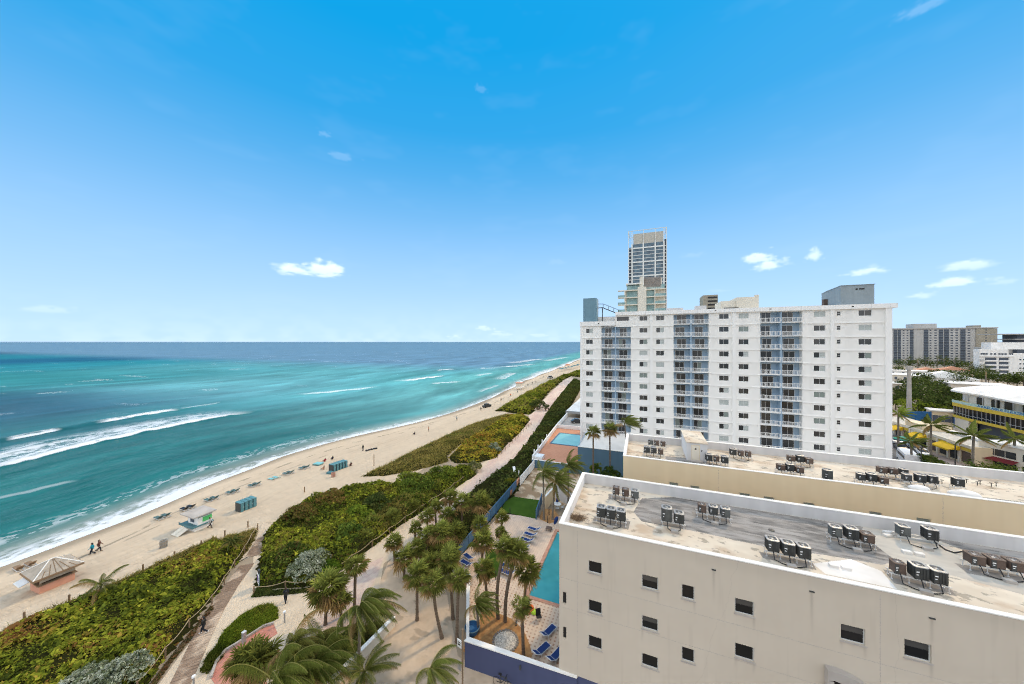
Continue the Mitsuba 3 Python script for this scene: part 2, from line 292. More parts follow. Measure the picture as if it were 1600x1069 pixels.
    def lathe(self, c, prof, sides=16):
        """Rings of (radius, z) about the vertical through c = (x, y, z)."""
        th = np.arange(sides) * 2 * np.pi / sides
        v = np.array([[c[0] + r * math.cos(t), c[1] + r * math.sin(t), c[2] + z] for r, z in prof for t in th])
        i, j = np.meshgrid(np.arange(len(prof) - 1), np.arange(sides), indexing='ij')
        q = np.stack([i * sides + j, i * sides + (j + 1) % sides, (i + 1) * sides + (j + 1) % sides, (i + 1) * sides + j], -1).reshape(-1, 4)
        return self.add(v, q)

    def mesh(self):
        return trimesh.Trimesh(np.vstack(self.v), np.vstack(self.f), process=False)


USED = set()
COUNT = {}


def fresh(name):
    """The next free key of that name."""
    k = COUNT.get(name, -1) + 1
    while (key := name if k == 0 else f'{name}_{k:03d}') in USED:
        k += 1
    COUNT[name] = k
    USED.add(key)
    return key


def thing(name, label, cat, group=None):
    key = fresh(name)
    labels[key] = {'label': label, 'category': cat}
    if group:
        labels[key]['group'] = group
    return key


def put(key, mesh, mat, smooth=False, color=None, **more):
    if isinstance(mesh, MB):
        mesh = mesh.mesh()
    scene[key] = mikit.ply(mesh, 'mat_' + mat, smooth=smooth, color=color, **more)
    return key


def part(parent, name, mesh, mat, smooth=False, color=None, label=None):
    key = fresh(parent + '__' + name)
    put(key, mesh, mat, smooth, color)
    if label:
        labels[key] = {'label': label}
    return key


def struct(name, mesh, mat, smooth=False, color=None, **more):
    key = fresh(name)
    put(key, mesh, mat, smooth, color, **more)
    labels[key] = {'kind': 'structure'}
    return key


def one(name, label, cat, mesh, mat, group=None, smooth=False, color=None):
    key = thing(name, label, cat, group)
    return put(key, mesh, mat, smooth, color)


class Proto:
    """Part meshes of one kind of thing, to be placed many times: every copy gets entries of its own that share the ply dicts."""

    def __init__(self):
        self.parts = []

    def part(self, name, mesh, mat, smooth=False, color=None):
        if isinstance(mesh, MB):
            mesh = mesh.mesh()
        self.parts.append((name, mikit.ply(mesh, 'mat_' + mat, smooth=smooth, color=color)))
        return self

    def place(self, name, label, cat, loc, rz=0., scale=1., group=None, swap=None):
        key = thing(name, label, cat, group)
        m = T().translate([float(v) for v in loc]).rotate([0, 0, 1], math.degrees(rz))
        m = m.scale(scale if isinstance(scale, (list, tuple)) else [scale] * 3)
        for n, d in self.parts:
            k = fresh(key + '__' + n)
            scene[k] = {**d, 'to_world': m}
            if swap and n in swap:
                scene[k]['bsdf'] = {'type': 'ref', 'id': 'mat_' + swap[n]}
        return key


def inside(poly, x, y):
    """Even-odd test of points against a polygon."""
    p = np.asarray(poly, float)
    r = np.zeros(np.shape(x), bool)
    j = len(p) - 1
    for i in range(len(p)):
        c = (p[i, 1] > y) != (p[j, 1] > y)
        with np.errstate(divide='ignore', invalid='ignore'):
            r ^= c & (x < (p[j, 0] - p[i, 0]) * (y - p[i, 1]) / (p[j, 1] - p[i, 1]) + p[i, 0])
        j = i
    return r


def edge_dist(poly, x, y):
    """Distance of points to a polygon's outline."""
    p = np.asarray(poly, float)
    d = np.full(np.shape(x), 1e9)
    for a, b in zip(p, np.roll(p, -1, 0)):
        t = np.clip(((x - a[0]) * (b[0] - a[0]) + (y - a[1]) * (b[1] - a[1])) / (np.sum((b - a) ** 2) + 1e-9), 0, 1)
        d = np.minimum(d, np.hypot(x - a[0] - t * (b[0] - a[0]), y - a[1] - t * (b[1] - a[1])))
    return d


def sheet(poly, z):
    return MB().prism(poly, z - .001, z, bottom=False).mesh()


G = -0.35                                                          # level of the ground inland; the pool deck is 0
SEA = -2.5
# the water's edge: (y, x) along the beach
SHORE = np.array([(-200, -74), (-40, -77), (0, -78.6), (15, -79.4), (22, -80.2), (29, -81.3), (36, -84.1), (42, -86.2), (50, -86.3), (57, -87.2), (64, -86.7), (72, -85.9), (79, -84.1), (88, -81.8),
                  (106, -77.4), (115, -74.6), (135, -73.4), (169, -75.3), (227, -83), (297, -88), (355, -89), (561, -100.5), (900, -112), (4000, -200)], float)


def shore_x(y):
    y = np.asarray(y, float)
    return (np.interp(y - 3, SHORE[:, 0], SHORE[:, 1]) + np.interp(y, SHORE[:, 0], SHORE[:, 1]) + np.interp(y + 3, SHORE[:, 0], SHORE[:, 1])) / 3


DUNE = np.array([(-200, -58), (20, -57.5), (127, -56.5), (354, -66), (900, -95), (4000, -180)], float)


def dune_x(y):
    return np.interp(y, DUNE[:, 0], DUNE[:, 1])


def ground_z(x, y):
    """Height of the natural ground: flat inland, falling from the dune line to the water's edge and below it."""
    d, s = dune_x(y), shore_x(y)
    t = (d - x) / (d - s)
    inland = np.clip((x - d) / 8., 0, 1)
    return np.where(t < 0, -.6 + (G + .6) * inland * inland * (3 - 2 * inland), -.6 + (SEA + .6) * np.minimum(t, 2.5))


# ------------------------------------------------------------------ the sea
# breakers: (y0, y1, metres offshore at y0, at y1, depth of the foam behind the front, strength)
BREAKERS = [(36, 47, 96, 97.5, 5, .9), (56, 79, 99.5, 104, 6, 1.0), (80, 97, 104.5, 114, 1.6, .4), (22, 88, 61, 73, 24, 1.0), (20, 31, 34, 31, 1.5, .3), (24, 40, 72, 76, 13, .8),
            (128, 168, 104, 86, 10, .8), (200, 246, 88, 77, 15, 1.0), (196, 214, 60, 45, 4, .8), (289, 314, 111, 103, 9, .9), (328, 350, 81, 62, 12, .8), (355, 420, 64, 38, 14, .9), (240, 300, 20, 26, 12, .7),
            (175, 210, 14, 12, 5, .5), (430, 560, 75, 60, 22, .8), (258, 285, 50, 46, 8, .6), (500, 640, 40, 30, 18, .7)]


def foam(d, y, full=True):
    """How much of the water is white, from the distance offshore d and the place along the beach y."""
    patch = fbm(d * .45, y * .22, 3, 4)
    lace = fbm(d * 1.5, y * 1.1, 8, 3)
    total = mi.Float(0)
    for y0, y1, d0, d1, w, s in BREAKERS:
        t = (y - y0) / (y1 - y0)
        ends = smoothstep(-.06, .16, t) * (1 - smoothstep(.80, 1.05, t))
        dd = d - (d0 + (d1 - d0) * t) + 2.6 * (fbm(y * .16, d0 + 1.5, 0, 3) - .5)
        front = smoothstep(-.5, .3, dd) * (1 - smoothstep(.7, 1.8 + .06 * w, dd)) * smoothstep(.25, .42, patch + .3 * lace)
        back = smoothstep(0., 1.0, dd) * (1 - smoothstep(w * .35, w, dd)) * smoothstep(.30, .62, .5 * patch + .5 * lace)
        total = dr.maximum(total, s * ends * dr.maximum(front, .85 * back))
    reach = 3.0 + 7.0 * noise(y * .06, 2.5) * (1 - .55 * smoothstep(60, 110, y)) + 9 * smoothstep(190, 260, y) * noise(y * .03, 9.5)
    wash = (1 - smoothstep(reach * .35, reach * 1.05, d + 3.6 * (patch - .5))) * smoothstep(.30, .68, .6 * lace + .4 * patch + .30 * (1 - smoothstep(0, reach * .5, d)))
    second = smoothstep(7, 9, d + 4 * (noise(y * .08, 6.5) - .5)) * (1 - smoothstep(10, 15, d)) * smoothstep(.50, .62, lace) * (1 - smoothstep(60, 95, y))
    caps = smoothstep(.88, .94, noise(d * .05, y * .09, 5)) * smoothstep(.5, .65, lace) * smoothstep(90, 200, d) * (1 - smoothstep(500, 900, d)) * .5
    return dr.clip(dr.maximum(dr.maximum(total, .93 * wash), dr.maximum(.4 * second, caps)), 0, 1)


def sea_colour(p, n, uv):
    d, y = uv.x, uv.y
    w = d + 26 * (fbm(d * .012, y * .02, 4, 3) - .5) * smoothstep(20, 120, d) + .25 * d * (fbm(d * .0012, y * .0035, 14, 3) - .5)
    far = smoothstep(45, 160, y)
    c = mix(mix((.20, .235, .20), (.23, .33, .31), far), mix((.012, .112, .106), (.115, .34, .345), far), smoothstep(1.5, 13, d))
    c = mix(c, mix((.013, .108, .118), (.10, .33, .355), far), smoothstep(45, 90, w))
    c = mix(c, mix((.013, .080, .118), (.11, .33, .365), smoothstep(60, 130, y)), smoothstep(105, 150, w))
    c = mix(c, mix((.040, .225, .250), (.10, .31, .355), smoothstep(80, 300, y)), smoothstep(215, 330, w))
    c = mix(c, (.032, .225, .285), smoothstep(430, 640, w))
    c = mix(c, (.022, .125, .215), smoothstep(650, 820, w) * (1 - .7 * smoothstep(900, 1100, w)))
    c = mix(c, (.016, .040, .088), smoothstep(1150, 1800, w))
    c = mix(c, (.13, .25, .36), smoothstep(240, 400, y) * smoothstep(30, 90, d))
    swell = fbm(d * .085, y * .026, 5, 3)
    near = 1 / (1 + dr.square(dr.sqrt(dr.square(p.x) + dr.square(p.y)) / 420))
    c = c * (1 + (1.15 * (swell - .5)) * (.25 + .75 * near)) * (1 + .34 * near * (fbm(d * .5, y * .2, 25, 3) - .5))  # light and dark of the swell faces painted into the water colour
    return mix(c, (.72, .745, .775), foam(d, y))


def sea_bump(p, n, uv):
    d, y = uv.x, uv.y
    far = 1 / (1 + dr.sqrt(dr.square(p.x) + dr.square(p.y)) / 140)
    return (fbm(d * .22, y * .10, 3, 3) * 1.0 + .35 * fbm(d * .9, y * .55, 6, 3)) * far


# wind-roughened water: close in, a broken gloss; farther out the facets turn away and the water's own colour is what shows
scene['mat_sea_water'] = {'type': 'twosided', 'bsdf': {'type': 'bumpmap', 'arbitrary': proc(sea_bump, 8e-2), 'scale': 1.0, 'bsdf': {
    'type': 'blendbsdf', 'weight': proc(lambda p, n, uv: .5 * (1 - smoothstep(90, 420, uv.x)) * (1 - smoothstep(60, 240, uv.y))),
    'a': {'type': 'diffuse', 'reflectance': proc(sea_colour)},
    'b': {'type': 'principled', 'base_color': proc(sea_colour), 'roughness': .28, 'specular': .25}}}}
ys = np.concatenate([-np.geomspace(9000, 90, 14), np.arange(-70, 130, 1.25), np.arange(130, 300, 3), np.geomspace(300, 80000, 60)])
ds = np.concatenate([np.arange(-14, 120, 1.25), np.arange(120, 330, 4), np.geomspace(330, 80000, 60)])
yy, dd = np.meshgrid(ys, ds, indexing='ij')
xx = shore_x(yy) - dd
amp = np.clip(dd / 45, 0, 1) * np.exp(-np.hypot(xx, yy) / 260.)
zz = SEA + amp * 1.1 * (meshkit.fbm(np.stack([dd * .075, yy * .022, dd * 0], -1), 3, 4) - .5)
for y0, y1, d0, d1, w, s in BREAKERS:
    t = np.clip((yy - y0) / (y1 - y0), 0, 1)
    near = np.exp(-(np.maximum(y0 - yy, 0) + np.maximum(yy - y1, 0)) / 6.)
    r = dd - (d0 + (d1 - d0) * t) - 1.2
    if d0 > 25:
        zz += s * .75 * near * np.exp(-np.where(r < 0, r / 1.1, r / 4.5) ** 2)
zz = np.where(dd < 8, SEA, zz)
nv = len(ds)
i, j = np.meshgrid(np.arange(len(ys) - 1), np.arange(nv - 1), indexing='ij')
quads = np.stack([i * nv + j, (i + 1) * nv + j, (i + 1) * nv + j + 1, i * nv + j + 1], -1).reshape(-1, 4)[:, ::-1]
sv, sf = np.stack([xx, yy, zz], -1).reshape(-1, 3), np.vstack([quads[:, [0, 1, 2]], quads[:, [0, 2, 3]]])
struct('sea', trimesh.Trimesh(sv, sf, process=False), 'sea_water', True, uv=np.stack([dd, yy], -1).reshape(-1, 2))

# ------------------------------------------------------------------ the beach and the land behind it
ys = np.concatenate([np.linspace(-200, -70, 14), np.arange(-60, 130, 1.5), np.arange(130, 420, 6), np.geomspace(420, 4000, 30)])
ss = np.linspace(-.42, 1.35, 62)
yy, tt = np.meshgrid(ys, ss, indexing='ij')
xx = dune_x(yy) + (shore_x(yy) - dune_x(yy)) * tt
lump = (meshkit.fbm(np.stack([xx * .35, yy * .22, xx * 0], -1), 4, 2) - .5)
zz = ground_z(xx, yy) + lump * .22 * np.clip((1 - tt) * 2, 0, 1) * np.clip((tt + .42) * 3, 0, 1) + .30 * (meshkit.noise(np.stack([yy * .05, yy * 0, yy * 0], -1), 5) - .5) * np.clip((tt - .7) * 3, 0, 1)
nv = len(ss)
i, j = np.meshgrid(np.arange(len(ys) - 1), np.arange(nv - 1), indexing='ij')
quads = np.stack([i * nv + j, (i + 1) * nv + j, (i + 1) * nv + j + 1, i * nv + j + 1], -1).reshape(-1, 4)[:, ::-1]
struct('beach', trimesh.Trimesh(np.stack([xx, yy, zz], -1).reshape(-1, 3), np.vstack([quads[:, [0, 1, 2]], quads[:, [0, 2, 3]]]), process=False), 'sand', True,
       uv=np.stack([shore_x(yy) - xx, yy], -1).reshape(-1, 2))
xw = [float(dune_x(y) - .40 * (shore_x(y) - dune_x(y))) for y in (-200, -60, 0, 60, 120, 200, 300, 420, 900, 4000)]
struct('ground', sheet([(6000, -200), *zip(xw, (-200, -60, 0, 60, 120, 200, 300, 420, 900, 4000)), (6000, 4000)], G - .012), 'soil')

# open sand of the beach access, the plaza and the trodden yards
struct('sand_path', sheet([(-36.24, 13.69), (-40.99, 19.73), (-44.96, 25.87), (-52.14, 30.42), (-54.36, 32.80), (-51.57, 32.92), (-45.43, 27.64), (-40.53, 24.18), (-38.66, 25.25), (-36.74, 26.78), (-34.74, 28.73), (-35.08, 32.88), (-35.75, 44.00), (-36.18, 56.15), (-34.69, 64.69), (-31.91, 80.03), (-27.63, 65.55), (-29.64, 46.00), (-29.04, 37.08),
                           (-30.26, 32.36), (-26.75, 27.66), (-26.65, 23.45), (-26.75, 17.47)], G), 'path_sand')
struct('sandy_yard', sheet([(-24.41, 17.90), (-24.16, 22.65), (-25.19, 25.61), (-28.02, 29.17), (-29.81, 32.54), (-30.34, 37.34), (-24.22, 36.10), (-21.8, 33), (-15.2, 25.2), (-12.6, 24.9), (8, 25), (8, 8), (-22, 8)], G + .004), 'yard_sand')
struct('promenade', sheet([(-30.57, 39.76), (-31.04, 48.18), (-33.16, 67.36), (-36.30, 91.03), (-41.48, 128.97), (-47.45, 179.16), (-54.07, 245.45), (-50.42, 256.49), (-42.03, 197.94), (-35.40, 140.17), (-31.78, 109.65), (-28.16, 81.53), (-26.73, 65.91), (-28.23, 53.38), (-27.69, 46.78), (-26.60, 39.64)], G + .008), 'path_pink')
struct('red_path', sheet([(-28.18, 21.74), (-30.67, 21.84), (-31.02, 24.14), (-31.56, 27.76), (-32.16, 29.76), (-32.13, 31.62), (-31.16, 33.33), (-29.31, 30.31), (-28.04, 27.15), (-26.37, 23.56)], G + .012), 'path_pink')
struct('curved_red_path', sheet([(-33.84, 21.36), (-34.39, 20.75), (-34.54, 19.71), (-34.68, 18.73), (-34.89, 17.84), (-34.36, 16.91), (-33.19, 15.98), (-31.79, 15.73), (-27.45, 16.94), (-30.30, 18.28), (-32.43, 18.82), (-32.63, 19.69), (-32.38, 20.79)], G + .012), 'red_path')
struct('planting_bed', sheet([(-20.5, 37.0), (-21.9, 48.8), (-22.3, 60), (-31, 60), (-31.5, 50), (-29.5, 44), (-27, 38), (-23, 34)], G + .004), 'soil')
struct('empty_lot', sheet([(-23.31, 55.89), (-23.02, 70.16), (-12.36, 69.05), (-10.04, 56.08), (-16.24, 54.08)], G + .010), 'lot_dirt')

# kerb round the red path
kerb = MB()
pts = [(-33.84, 21.36), (-34.39, 20.75), (-34.54, 19.71), (-34.68, 18.73), (-34.89, 17.84), (-34.36, 16.91), (-33.19, 15.98)]
for a, b in zip(pts, pts[1:]):
    kerb.beam((*a, G + .10), (*b, G + .10), .18, .22)
one('path_kerb', 'low curved concrete kerb along the red path beside the lawn patch', 'kerb', kerb, 'concrete')

# ------------------------------------------------------------------ boardwalk of wooden mats across the sand
rng = np.random.default_rng(11)
line = np.array([(-34.48, 14.39), (-36.24, 15.92), (-38.35, 17.68), (-41.04, 20.14), (-43.45, 22.70), (-45.35, 25.10), (-47.59, 27.61), (-49.99, 30.16), (-52.15, 32.55)], float)
seg = np.linalg.norm(np.diff(line, axis=0), axis=1)
cum = np.r_[0, np.cumsum(seg)]
labels['boardwalk'] = {'kind': 'structure'}
USED.add('boardwalk')
shared = [mikit.ply(MB().box(-.74, .74, -.0725, .0725, 0, .035).mesh(), 'mat_plank'), mikit.ply(MB().box(-.77, .73, -.0725, .0725, 0, .045).mesh(), 'mat_plank')]
s, k = 0.0, 0
rest = MB()
while s < cum[-1]:
    x, y = np.interp(s, cum, line[:, 0]), np.interp(s, cum, line[:, 1])
    x2, y2 = np.interp(s + .3, cum, line[:, 0]), np.interp(s + .3, cum, line[:, 1])
    a = math.atan2(y2 - y, x2 - x) - math.pi / 2 + rng.normal(0, .012)
    buried = s > 15.5 and math.sin(s * 1.9) + math.sin(s * .83 + 1) > .45
    if not buried:
        z = float(ground_z(x, y)) + .006 + rng.uniform(0, .012)
        if k < 300:
            key = fresh('boardwalk__plank')
            scene[key] = {**shared[k % 2], 'to_world': T().translate([float(x), float(y), z]).rotate([0, 0, 1], math.degrees(a))}
        else:
            rest.obox((x, y, z + .02), (1.5, .145, .035), a)
        k += 1
    s += .165
if rest.v:
    labels[part('boardwalk', 'far_planks', rest, 'plank')] = {'kind': 'stuff'}

# ------------------------------------------------------------------ streets of the town
av = np.array([.308, .951])                                       # the avenue runs along the coast, a little off the axes
aw = np.array([.951, -.308])


def town(s, w):
    """A point s metres down the avenue and w metres west of its east kerb."""
    p = np.array([52.0, 110.0]) + av * s + aw * w
    return float(p[0]), float(p[1])


struct('street', sheet([town(-120, 0), town(600, 0), town(600, 12.5), town(-120, 12.5)], G + .002), 'asphalt')
for a, b in ((-4.5, 0), (12.5, 18)):
    struct('pavement', MB().prism([town(-120, a), town(600, a), town(600, b), town(-120, b)], G, G + .13), 'pavement')


# ------------------------------------------------------------------ buildings: shared pieces
def wall_with_holes(x0, x1, z0, z1, y, holes, depth, thick=.25):
    """A wall in the plane y (its face towards -y) with rectangular openings (a, b, c, d) = x range, z range; reveals of that depth."""
    xs = sorted({x0, x1, *[h[0] for h in holes], *[h[1] for h in holes]})
    zs = sorted({z0, z1, *[h[2] for h in holes], *[h[3] for h in holes]})
    m = MB()
    hs = np.array(holes) if holes else np.zeros((0, 4))
    for zi, zj in zip(zs, zs[1:]):
        run = None
        for xi, xj in [*zip(xs, xs[1:]), (x1, None)]:
            zc = (zi + zj) / 2
            solid = xj is not None and not np.any((hs[:, 0] < xi + 1e-6) & (hs[:, 1] > xj - 1e-6) & (hs[:, 2] < zc) & (hs[:, 3] > zc))
            if solid:
                run = xi if run is None else run
            elif run is not None:
                m.quad((run, y, zi), (xi, y, zi), (xi, y, zj), (run, y, zj))
                run = None
    for a, b, c, d in holes:
        e = y + depth
        m.quad((a, y, c), (a, y, d), (a, e, d), (a, e, c))
        m.quad((b, y, c), (b, e, c), (b, e, d), (b, y, d))
        m.quad((a, y, c), (a, e, c), (b, e, c), (b, y, c))
        m.quad((a, y, d), (b, y, d), (b, e, d), (a, e, d))
    return m


def window(parent, a, b, c, d, y, kind='plain', glass='window_glass', sill=True, frame='metal_light', fw=.045):
    """Frame, pane(s) and sill of a window filling the opening a..b, c..d of a wall whose face is at y."""
    w = fresh(parent + '__window')
    f = MB()
    e = y + .10
    f.box(a, b, e, e + .05, d - fw, d).box(a, b, e, e + .05, c, c + fw).box(a, a + fw, e, e + .05, c + fw, d - fw).box(b - fw, b, e, e + .05, c + fw, d - fw)
    if kind == 'slide':
        f.box((a + b) / 2 - fw / 2, (a + b) / 2 + fw / 2, e, e + .05, c + fw, d - fw)
    if kind == 'sash':
        f.box(a + fw, b - fw, e, e + .05, (c + d) / 2 - fw / 2, (c + d) / 2 + fw / 2)
    put(w, f, frame)
    g = glass if isinstance(glass, (list, tuple)) else [glass]
    n = len(g)
    for k, gg in enumerate(g):
        xa, xb = a + (b - a) * k / n, a + (b - a) * (k + 1) / n
        part(w, 'pane', MB().quad((xa, e + .03, c), (xb, e + .03, c), (xb, e + .03, d), (xa, e + .03, d)), gg)
    if sill:
        part(w, 'sill', MB().box(a - .05, b + .07, y - .06, y + .02, c - .06, c - .002), 'concrete')
    return w


def ring_wall(x0, x1, y0, y1, z0, z1, t):
    m = MB()
    m.box(x0, x1, y0, y0 + t, z0, z1).box(x0, x1, y1 - t, y1, z0, z1).box(x0, x0 + t, y0 + t, y1 - t, z0, z1).box(x1 - t, x1, y0 + t, y1 - t, z0, z1)
    return m


# ------------------------------------------------------------------ the beige hotel in front
HX0, HX1, HY0, HY1, HZ, HR = -6.05, 30.0, 25.15, 35.88, 13.35, 12.35
hotel = thing('hotel_building', 'nearest beige stucco building with small dark windows and a flat roof of air units', 'building')
holes = []
for x0, x1, z0, z1 in [(-3.81, -2.81, 10.12, 11.0), (-3.81, -2.81, 7.15, 8.06), (-3.81, -2.81, 4.48, 5.38), (-.05, 1.02, 10.0, 10.94), (-.05, 1.02, 7.1, 8.02), (-.05, 1.02, 4.45, 5.33),
                       (2.49, 3.27, 9.97, 10.93), (2.49, 3.27, 5.71, 6.66), (5.58, 6.62, 9.92, 10.88), (5.58, 6.62, 7.04, 7.97), (10.88, 11.96, 9.92, 10.88), (13.61, 14.69, 9.90, 10.90),
                       (5.58, 6.62, 4.3, 5.2), (13.61, 14.69, 7.0, 7.95), (10.45, 11.12, 5.45, 7.62), (11.24, 11.85, 5.45, 7.42)]:
    holes.append((x0, x1, z0, z1))
slots = [(-5.76, -5.49, 7.19, 8.08), (-5.74, -5.49, 4.5, 5.38)]
w = wall_with_holes(HX0, HX1, 1.95, HZ - .02, HY0, holes + slots, .16)
w.quad((HX0, HY0, 2.9), (HX0, HY1, 2.9), (HX0, HY1, HZ - .02), (HX0, HY0, HZ - .02))
w.quad((HX0, HY1, 0), (HX1, HY1, 0), (HX1, HY1, HZ - .02), (HX0, HY1, HZ - .02)).quad((HX1, HY0, 0), (HX1, HY1, 0), (HX1, HY1, HZ - .02), (HX1, HY0, HZ - .02))
part(hotel, 'wall', w, 'stucco_beige')
low = MB().box(-4.65, HX1 - .01, HY0 + .02, HY1 - .02, G - .5, 1.95)
part(hotel, 'base', low, 'navy_wall', label='dark blue painted base of the wall')
part(hotel, 'overhang', MB().box(HX0 + .003, -4.6, HY0 + .003, HY1 - .01, 1.80, 2.92), 'stucco_beige')
joint = MB()
for x in (-4.62, 12.6, 22.0):
    joint.box(x - .012, x + .012, HY0 - .004, HY0 + .01, 2.2, HZ - .3)
for z in (9.15, 6.87):
    joint.box(HX0, HX1, HY0 - .004, HY0 + .01, z - .010, z + .010)
part(hotel, 'render_joints', joint, 'concrete')
part(hotel, 'roof', MB().quad((HX0 + .28, HY0 + .28, HR), (HX1 - .28, HY0 + .28, HR), (HX1 - .28, HY1 - .28, HR), (HX0 + .28, HY1 - .28, HR)), 'roof_tan')
part(hotel, 'parapet', ring_wall(HX0 + .03, HX1 - .03, HY0 + .03, HY1 - .03, HR - .05, HZ - .03, .25), 'stucco_grey')
part(hotel, 'parapet_cap', ring_wall(HX0 - .03, HX1, HY0 - .03, HY1 + .03, HZ - .03, HZ + .03, .34), 'cap_white')
for k, h in enumerate(holes):
    if k in (14, 15):
        continue
    window(hotel, *h, HY0, 'plain', ['dark_glass'])
    if k in (3, 4, 8, 10, 11):
        part(hotel, 'roller_blind', MB().box(h[0] + .06, h[1] - .06, HY0 + .122, HY0 + .126, h[3] - .42, h[3] - .05), 'window_dim')
for h in slots:
    part(hotel, 'slot_window', MB().quad((h[0], HY0 + .1, h[2]), (h[1], HY0 + .1, h[2]), (h[1], HY0 + .1, h[3]), (h[0], HY0 + .1, h[3])), 'black')
for x in (4.39, 9.52, 14.7, 20.2):
    part(hotel, 'drain_spout', MB().box(x - .12, x + .12, HY0 - .07, HY0 + .02, 12.37, 12.43), 'metal_dark')
for h in holes[14:16]:
    key = window(hotel, *h, HY0, 'plain', ['dark_glass'], sill=False, frame='white_plastic', fw=.07)
hood = MB()
prof = [(10.12, 7.62), (10.12, 8.22), (10.7, 8.24), (11.3, 8.12), (11.75, 7.92), (12.02, 7.72), (12.02, 7.50), (11.86, 7.50), (10.42, 7.72)]
p = np.array(prof)
n = len(p)
tri = np.asarray(m3.triangulate([p[::-1]]))
for yy_, flip in ((HY0 - .42, False), (HY0 + .01, True)):
    hood.add(np.c_[p[::-1][:, 0], np.full(n, yy_), p[::-1][:, 1]], tri)
i = np.arange(n)
hood.add(np.vstack([np.c_[p[:, 0], np.full(n, HY0 - .42), p[:, 1]], np.c_[p[:, 0], np.full(n, HY0 + .01), p[:, 1]]]), np.stack([i, (i + 1) % n, (i + 1) % n + n, i + n], 1))
hood.box(10.12, 10.40, HY0 - .42, HY0 + .01, 5.2, 7.62)
part(hotel, 'window_hood', hood, 'concrete', label='stained concrete hood over the window at the bottom edge')
part(hotel, 'step_block', MB().box(-5.9, -4.66, 25.3, 26.9, -.1, .35), 'concrete')


def patch(parent, pts, z, mat, name='roof_patch'):
    return part(parent, name, sheet(pts, z), mat)


# worn and repaired areas of the roof skin
CL = lambda pts, y0, y1: [(x, min(max(y, y0), y1)) for x, y in pts]
FY0, FY1 = HY0 + .32, HY1 - .32
patch(hotel, CL([(-0.07, 34.13), (2.77, 37.02), (9.76, 36.83), (16.78, 36.78), (15.96, 34.15), (16.31, 30.96), (15.18, 30.01), (12.45, 29.93), (8.21, 29.49), (4.07, 29.79), (-0.06, 29.75), (-0.75, 31.15)], FY0, FY1), HR + .004, 'roof_grey')
patch(hotel, CL([(16.78, 36.78), (20.83, 36.66), (20.78, 34.75), (22.38, 32.82), (24.15, 32.17), (22.07, 29.39), (18.94, 30.21), (16.31, 30.96), (15.96, 34.15)], FY0, FY1), HR + .004, 'roof_pale')
patch(hotel, CL([(19.38, 36.77), (27.32, 36.39), (24.28, 32.34), (22.64, 33.20), (21.14, 35.06), (20.14, 36.10)], FY0, FY1), HR + .008, 'roof_grey')
patch(hotel, CL([(10.80, 28.41), (13.51, 29.98), (14.67, 29.15), (14.49, 27.38), (11.10, 27.46)], FY0, FY1), HR + .008, 'roof_white')
for q in ([(-3.15, 33.90), (-0.58, 33.92), (-0.51, 33.00), (-3.05, 32.80)], [(-3.84, 29.23), (-0.96, 29.39), (-1.06, 28.03), (-3.95, 28.41)], [(0.71, 30.70), (3.36, 30.69), (3.25, 29.75), (0.69, 29.84)], [(4.07, 33.08), (6.84, 32.82), (6.79, 32.16), (4.11, 32.17)],
          [(7.81, 28.61), (10.83, 28.49), (10.73, 27.70), (7.83, 27.87)], [(14.88, 29.42), (17.65, 29.51), (17.41, 27.95), (14.68, 27.98)], [(19.87, 32.09), (22.88, 31.91), (22.21, 30.98), (19.77, 30.98)], [(13.02, 31.66), (15.57, 32.02), (15.36, 31.32), (12.96, 30.98)]):
    patch(hotel, q, HR + .012, 'pad_grey', 'unit_pad')


# ------------------------------------------------------------------ the cream building behind it
BX0, BX1, BY0, BY1 = -2.25, 40.0, 43.04, 53.67
cream = thing('hotel_building', 'cream stucco building behind the beige one, with a small stair house on its roof', 'building')
holes = [(2.95, 3.92, 9.95, 10.90), (5.17, 6.10, 9.95, 10.85), (9.99, 10.95, 9.9, 10.82), (12.2, 13.13, 9.9, 10.81), (15.6, 16.55, 9.9, 10.79), (20.78, 21.7, 9.9, 10.83), (24.14, 25.12, 9.9, 10.87)]
w = wall_with_holes(BX0, BX1, G, HZ - .02, BY0, holes, .16)
w.quad((BX0, BY0, G), (BX0, BY1, G), (BX0, BY1, HZ - .02), (BX0, BY0, HZ - .02)).quad((BX0, BY1, G), (BX1, BY1, G), (BX1, BY1, HZ - .02), (BX0, BY1, HZ - .02))
w.quad((BX1, BY0, G), (BX1, BY1, G), (BX1, BY1, HZ - .02), (BX1, BY0, HZ - .02))
part(cream, 'wall', w, 'stucco_cream')
joint = MB()
for x in (25.9, 8.0):
    joint.box(x - .012, x + .012, BY0 - .004, BY0 + .01, 2.2, HZ - .3)
part(cream, 'render_joints', joint, 'concrete')
for h in holes:
    window(cream, *h, BY0, 'plain', ['window_sage'], sill=False, frame='metal_light')
part(cream, 'roof', MB().quad((BX0 + .28, BY0 + .28, HR), (BX1 - .28, BY0 + .28, HR), (BX1 - .28, BY1 - .28, HR), (BX0 + .28, BY1 - .28, HR)), 'roof_tan')
part(cream, 'parapet', ring_wall(BX0 + .03, BX1 - .03, BY0 + .03, BY1 - .03, HR - .05, HZ - .03, .25), 'stucco_grey')
part(cream, 'parapet_cap', ring_wall(BX0 - .03, BX1, BY0 - .03, BY1 + .03, HZ - .03, HZ + .03, .34), 'cap_white')
patch(cream, CL([(2.83, 47.91), (6.23, 48.24), (10.34, 46.19), (15.05, 46.44), (19.23, 46.24), (24.27, 46.07), (29.57, 45.81), (27.34, 42.36), (13.47, 42.40), (2.65, 44.89)], BY0 + .32, BY1 - .32), HR + .004, 'roof_grey')
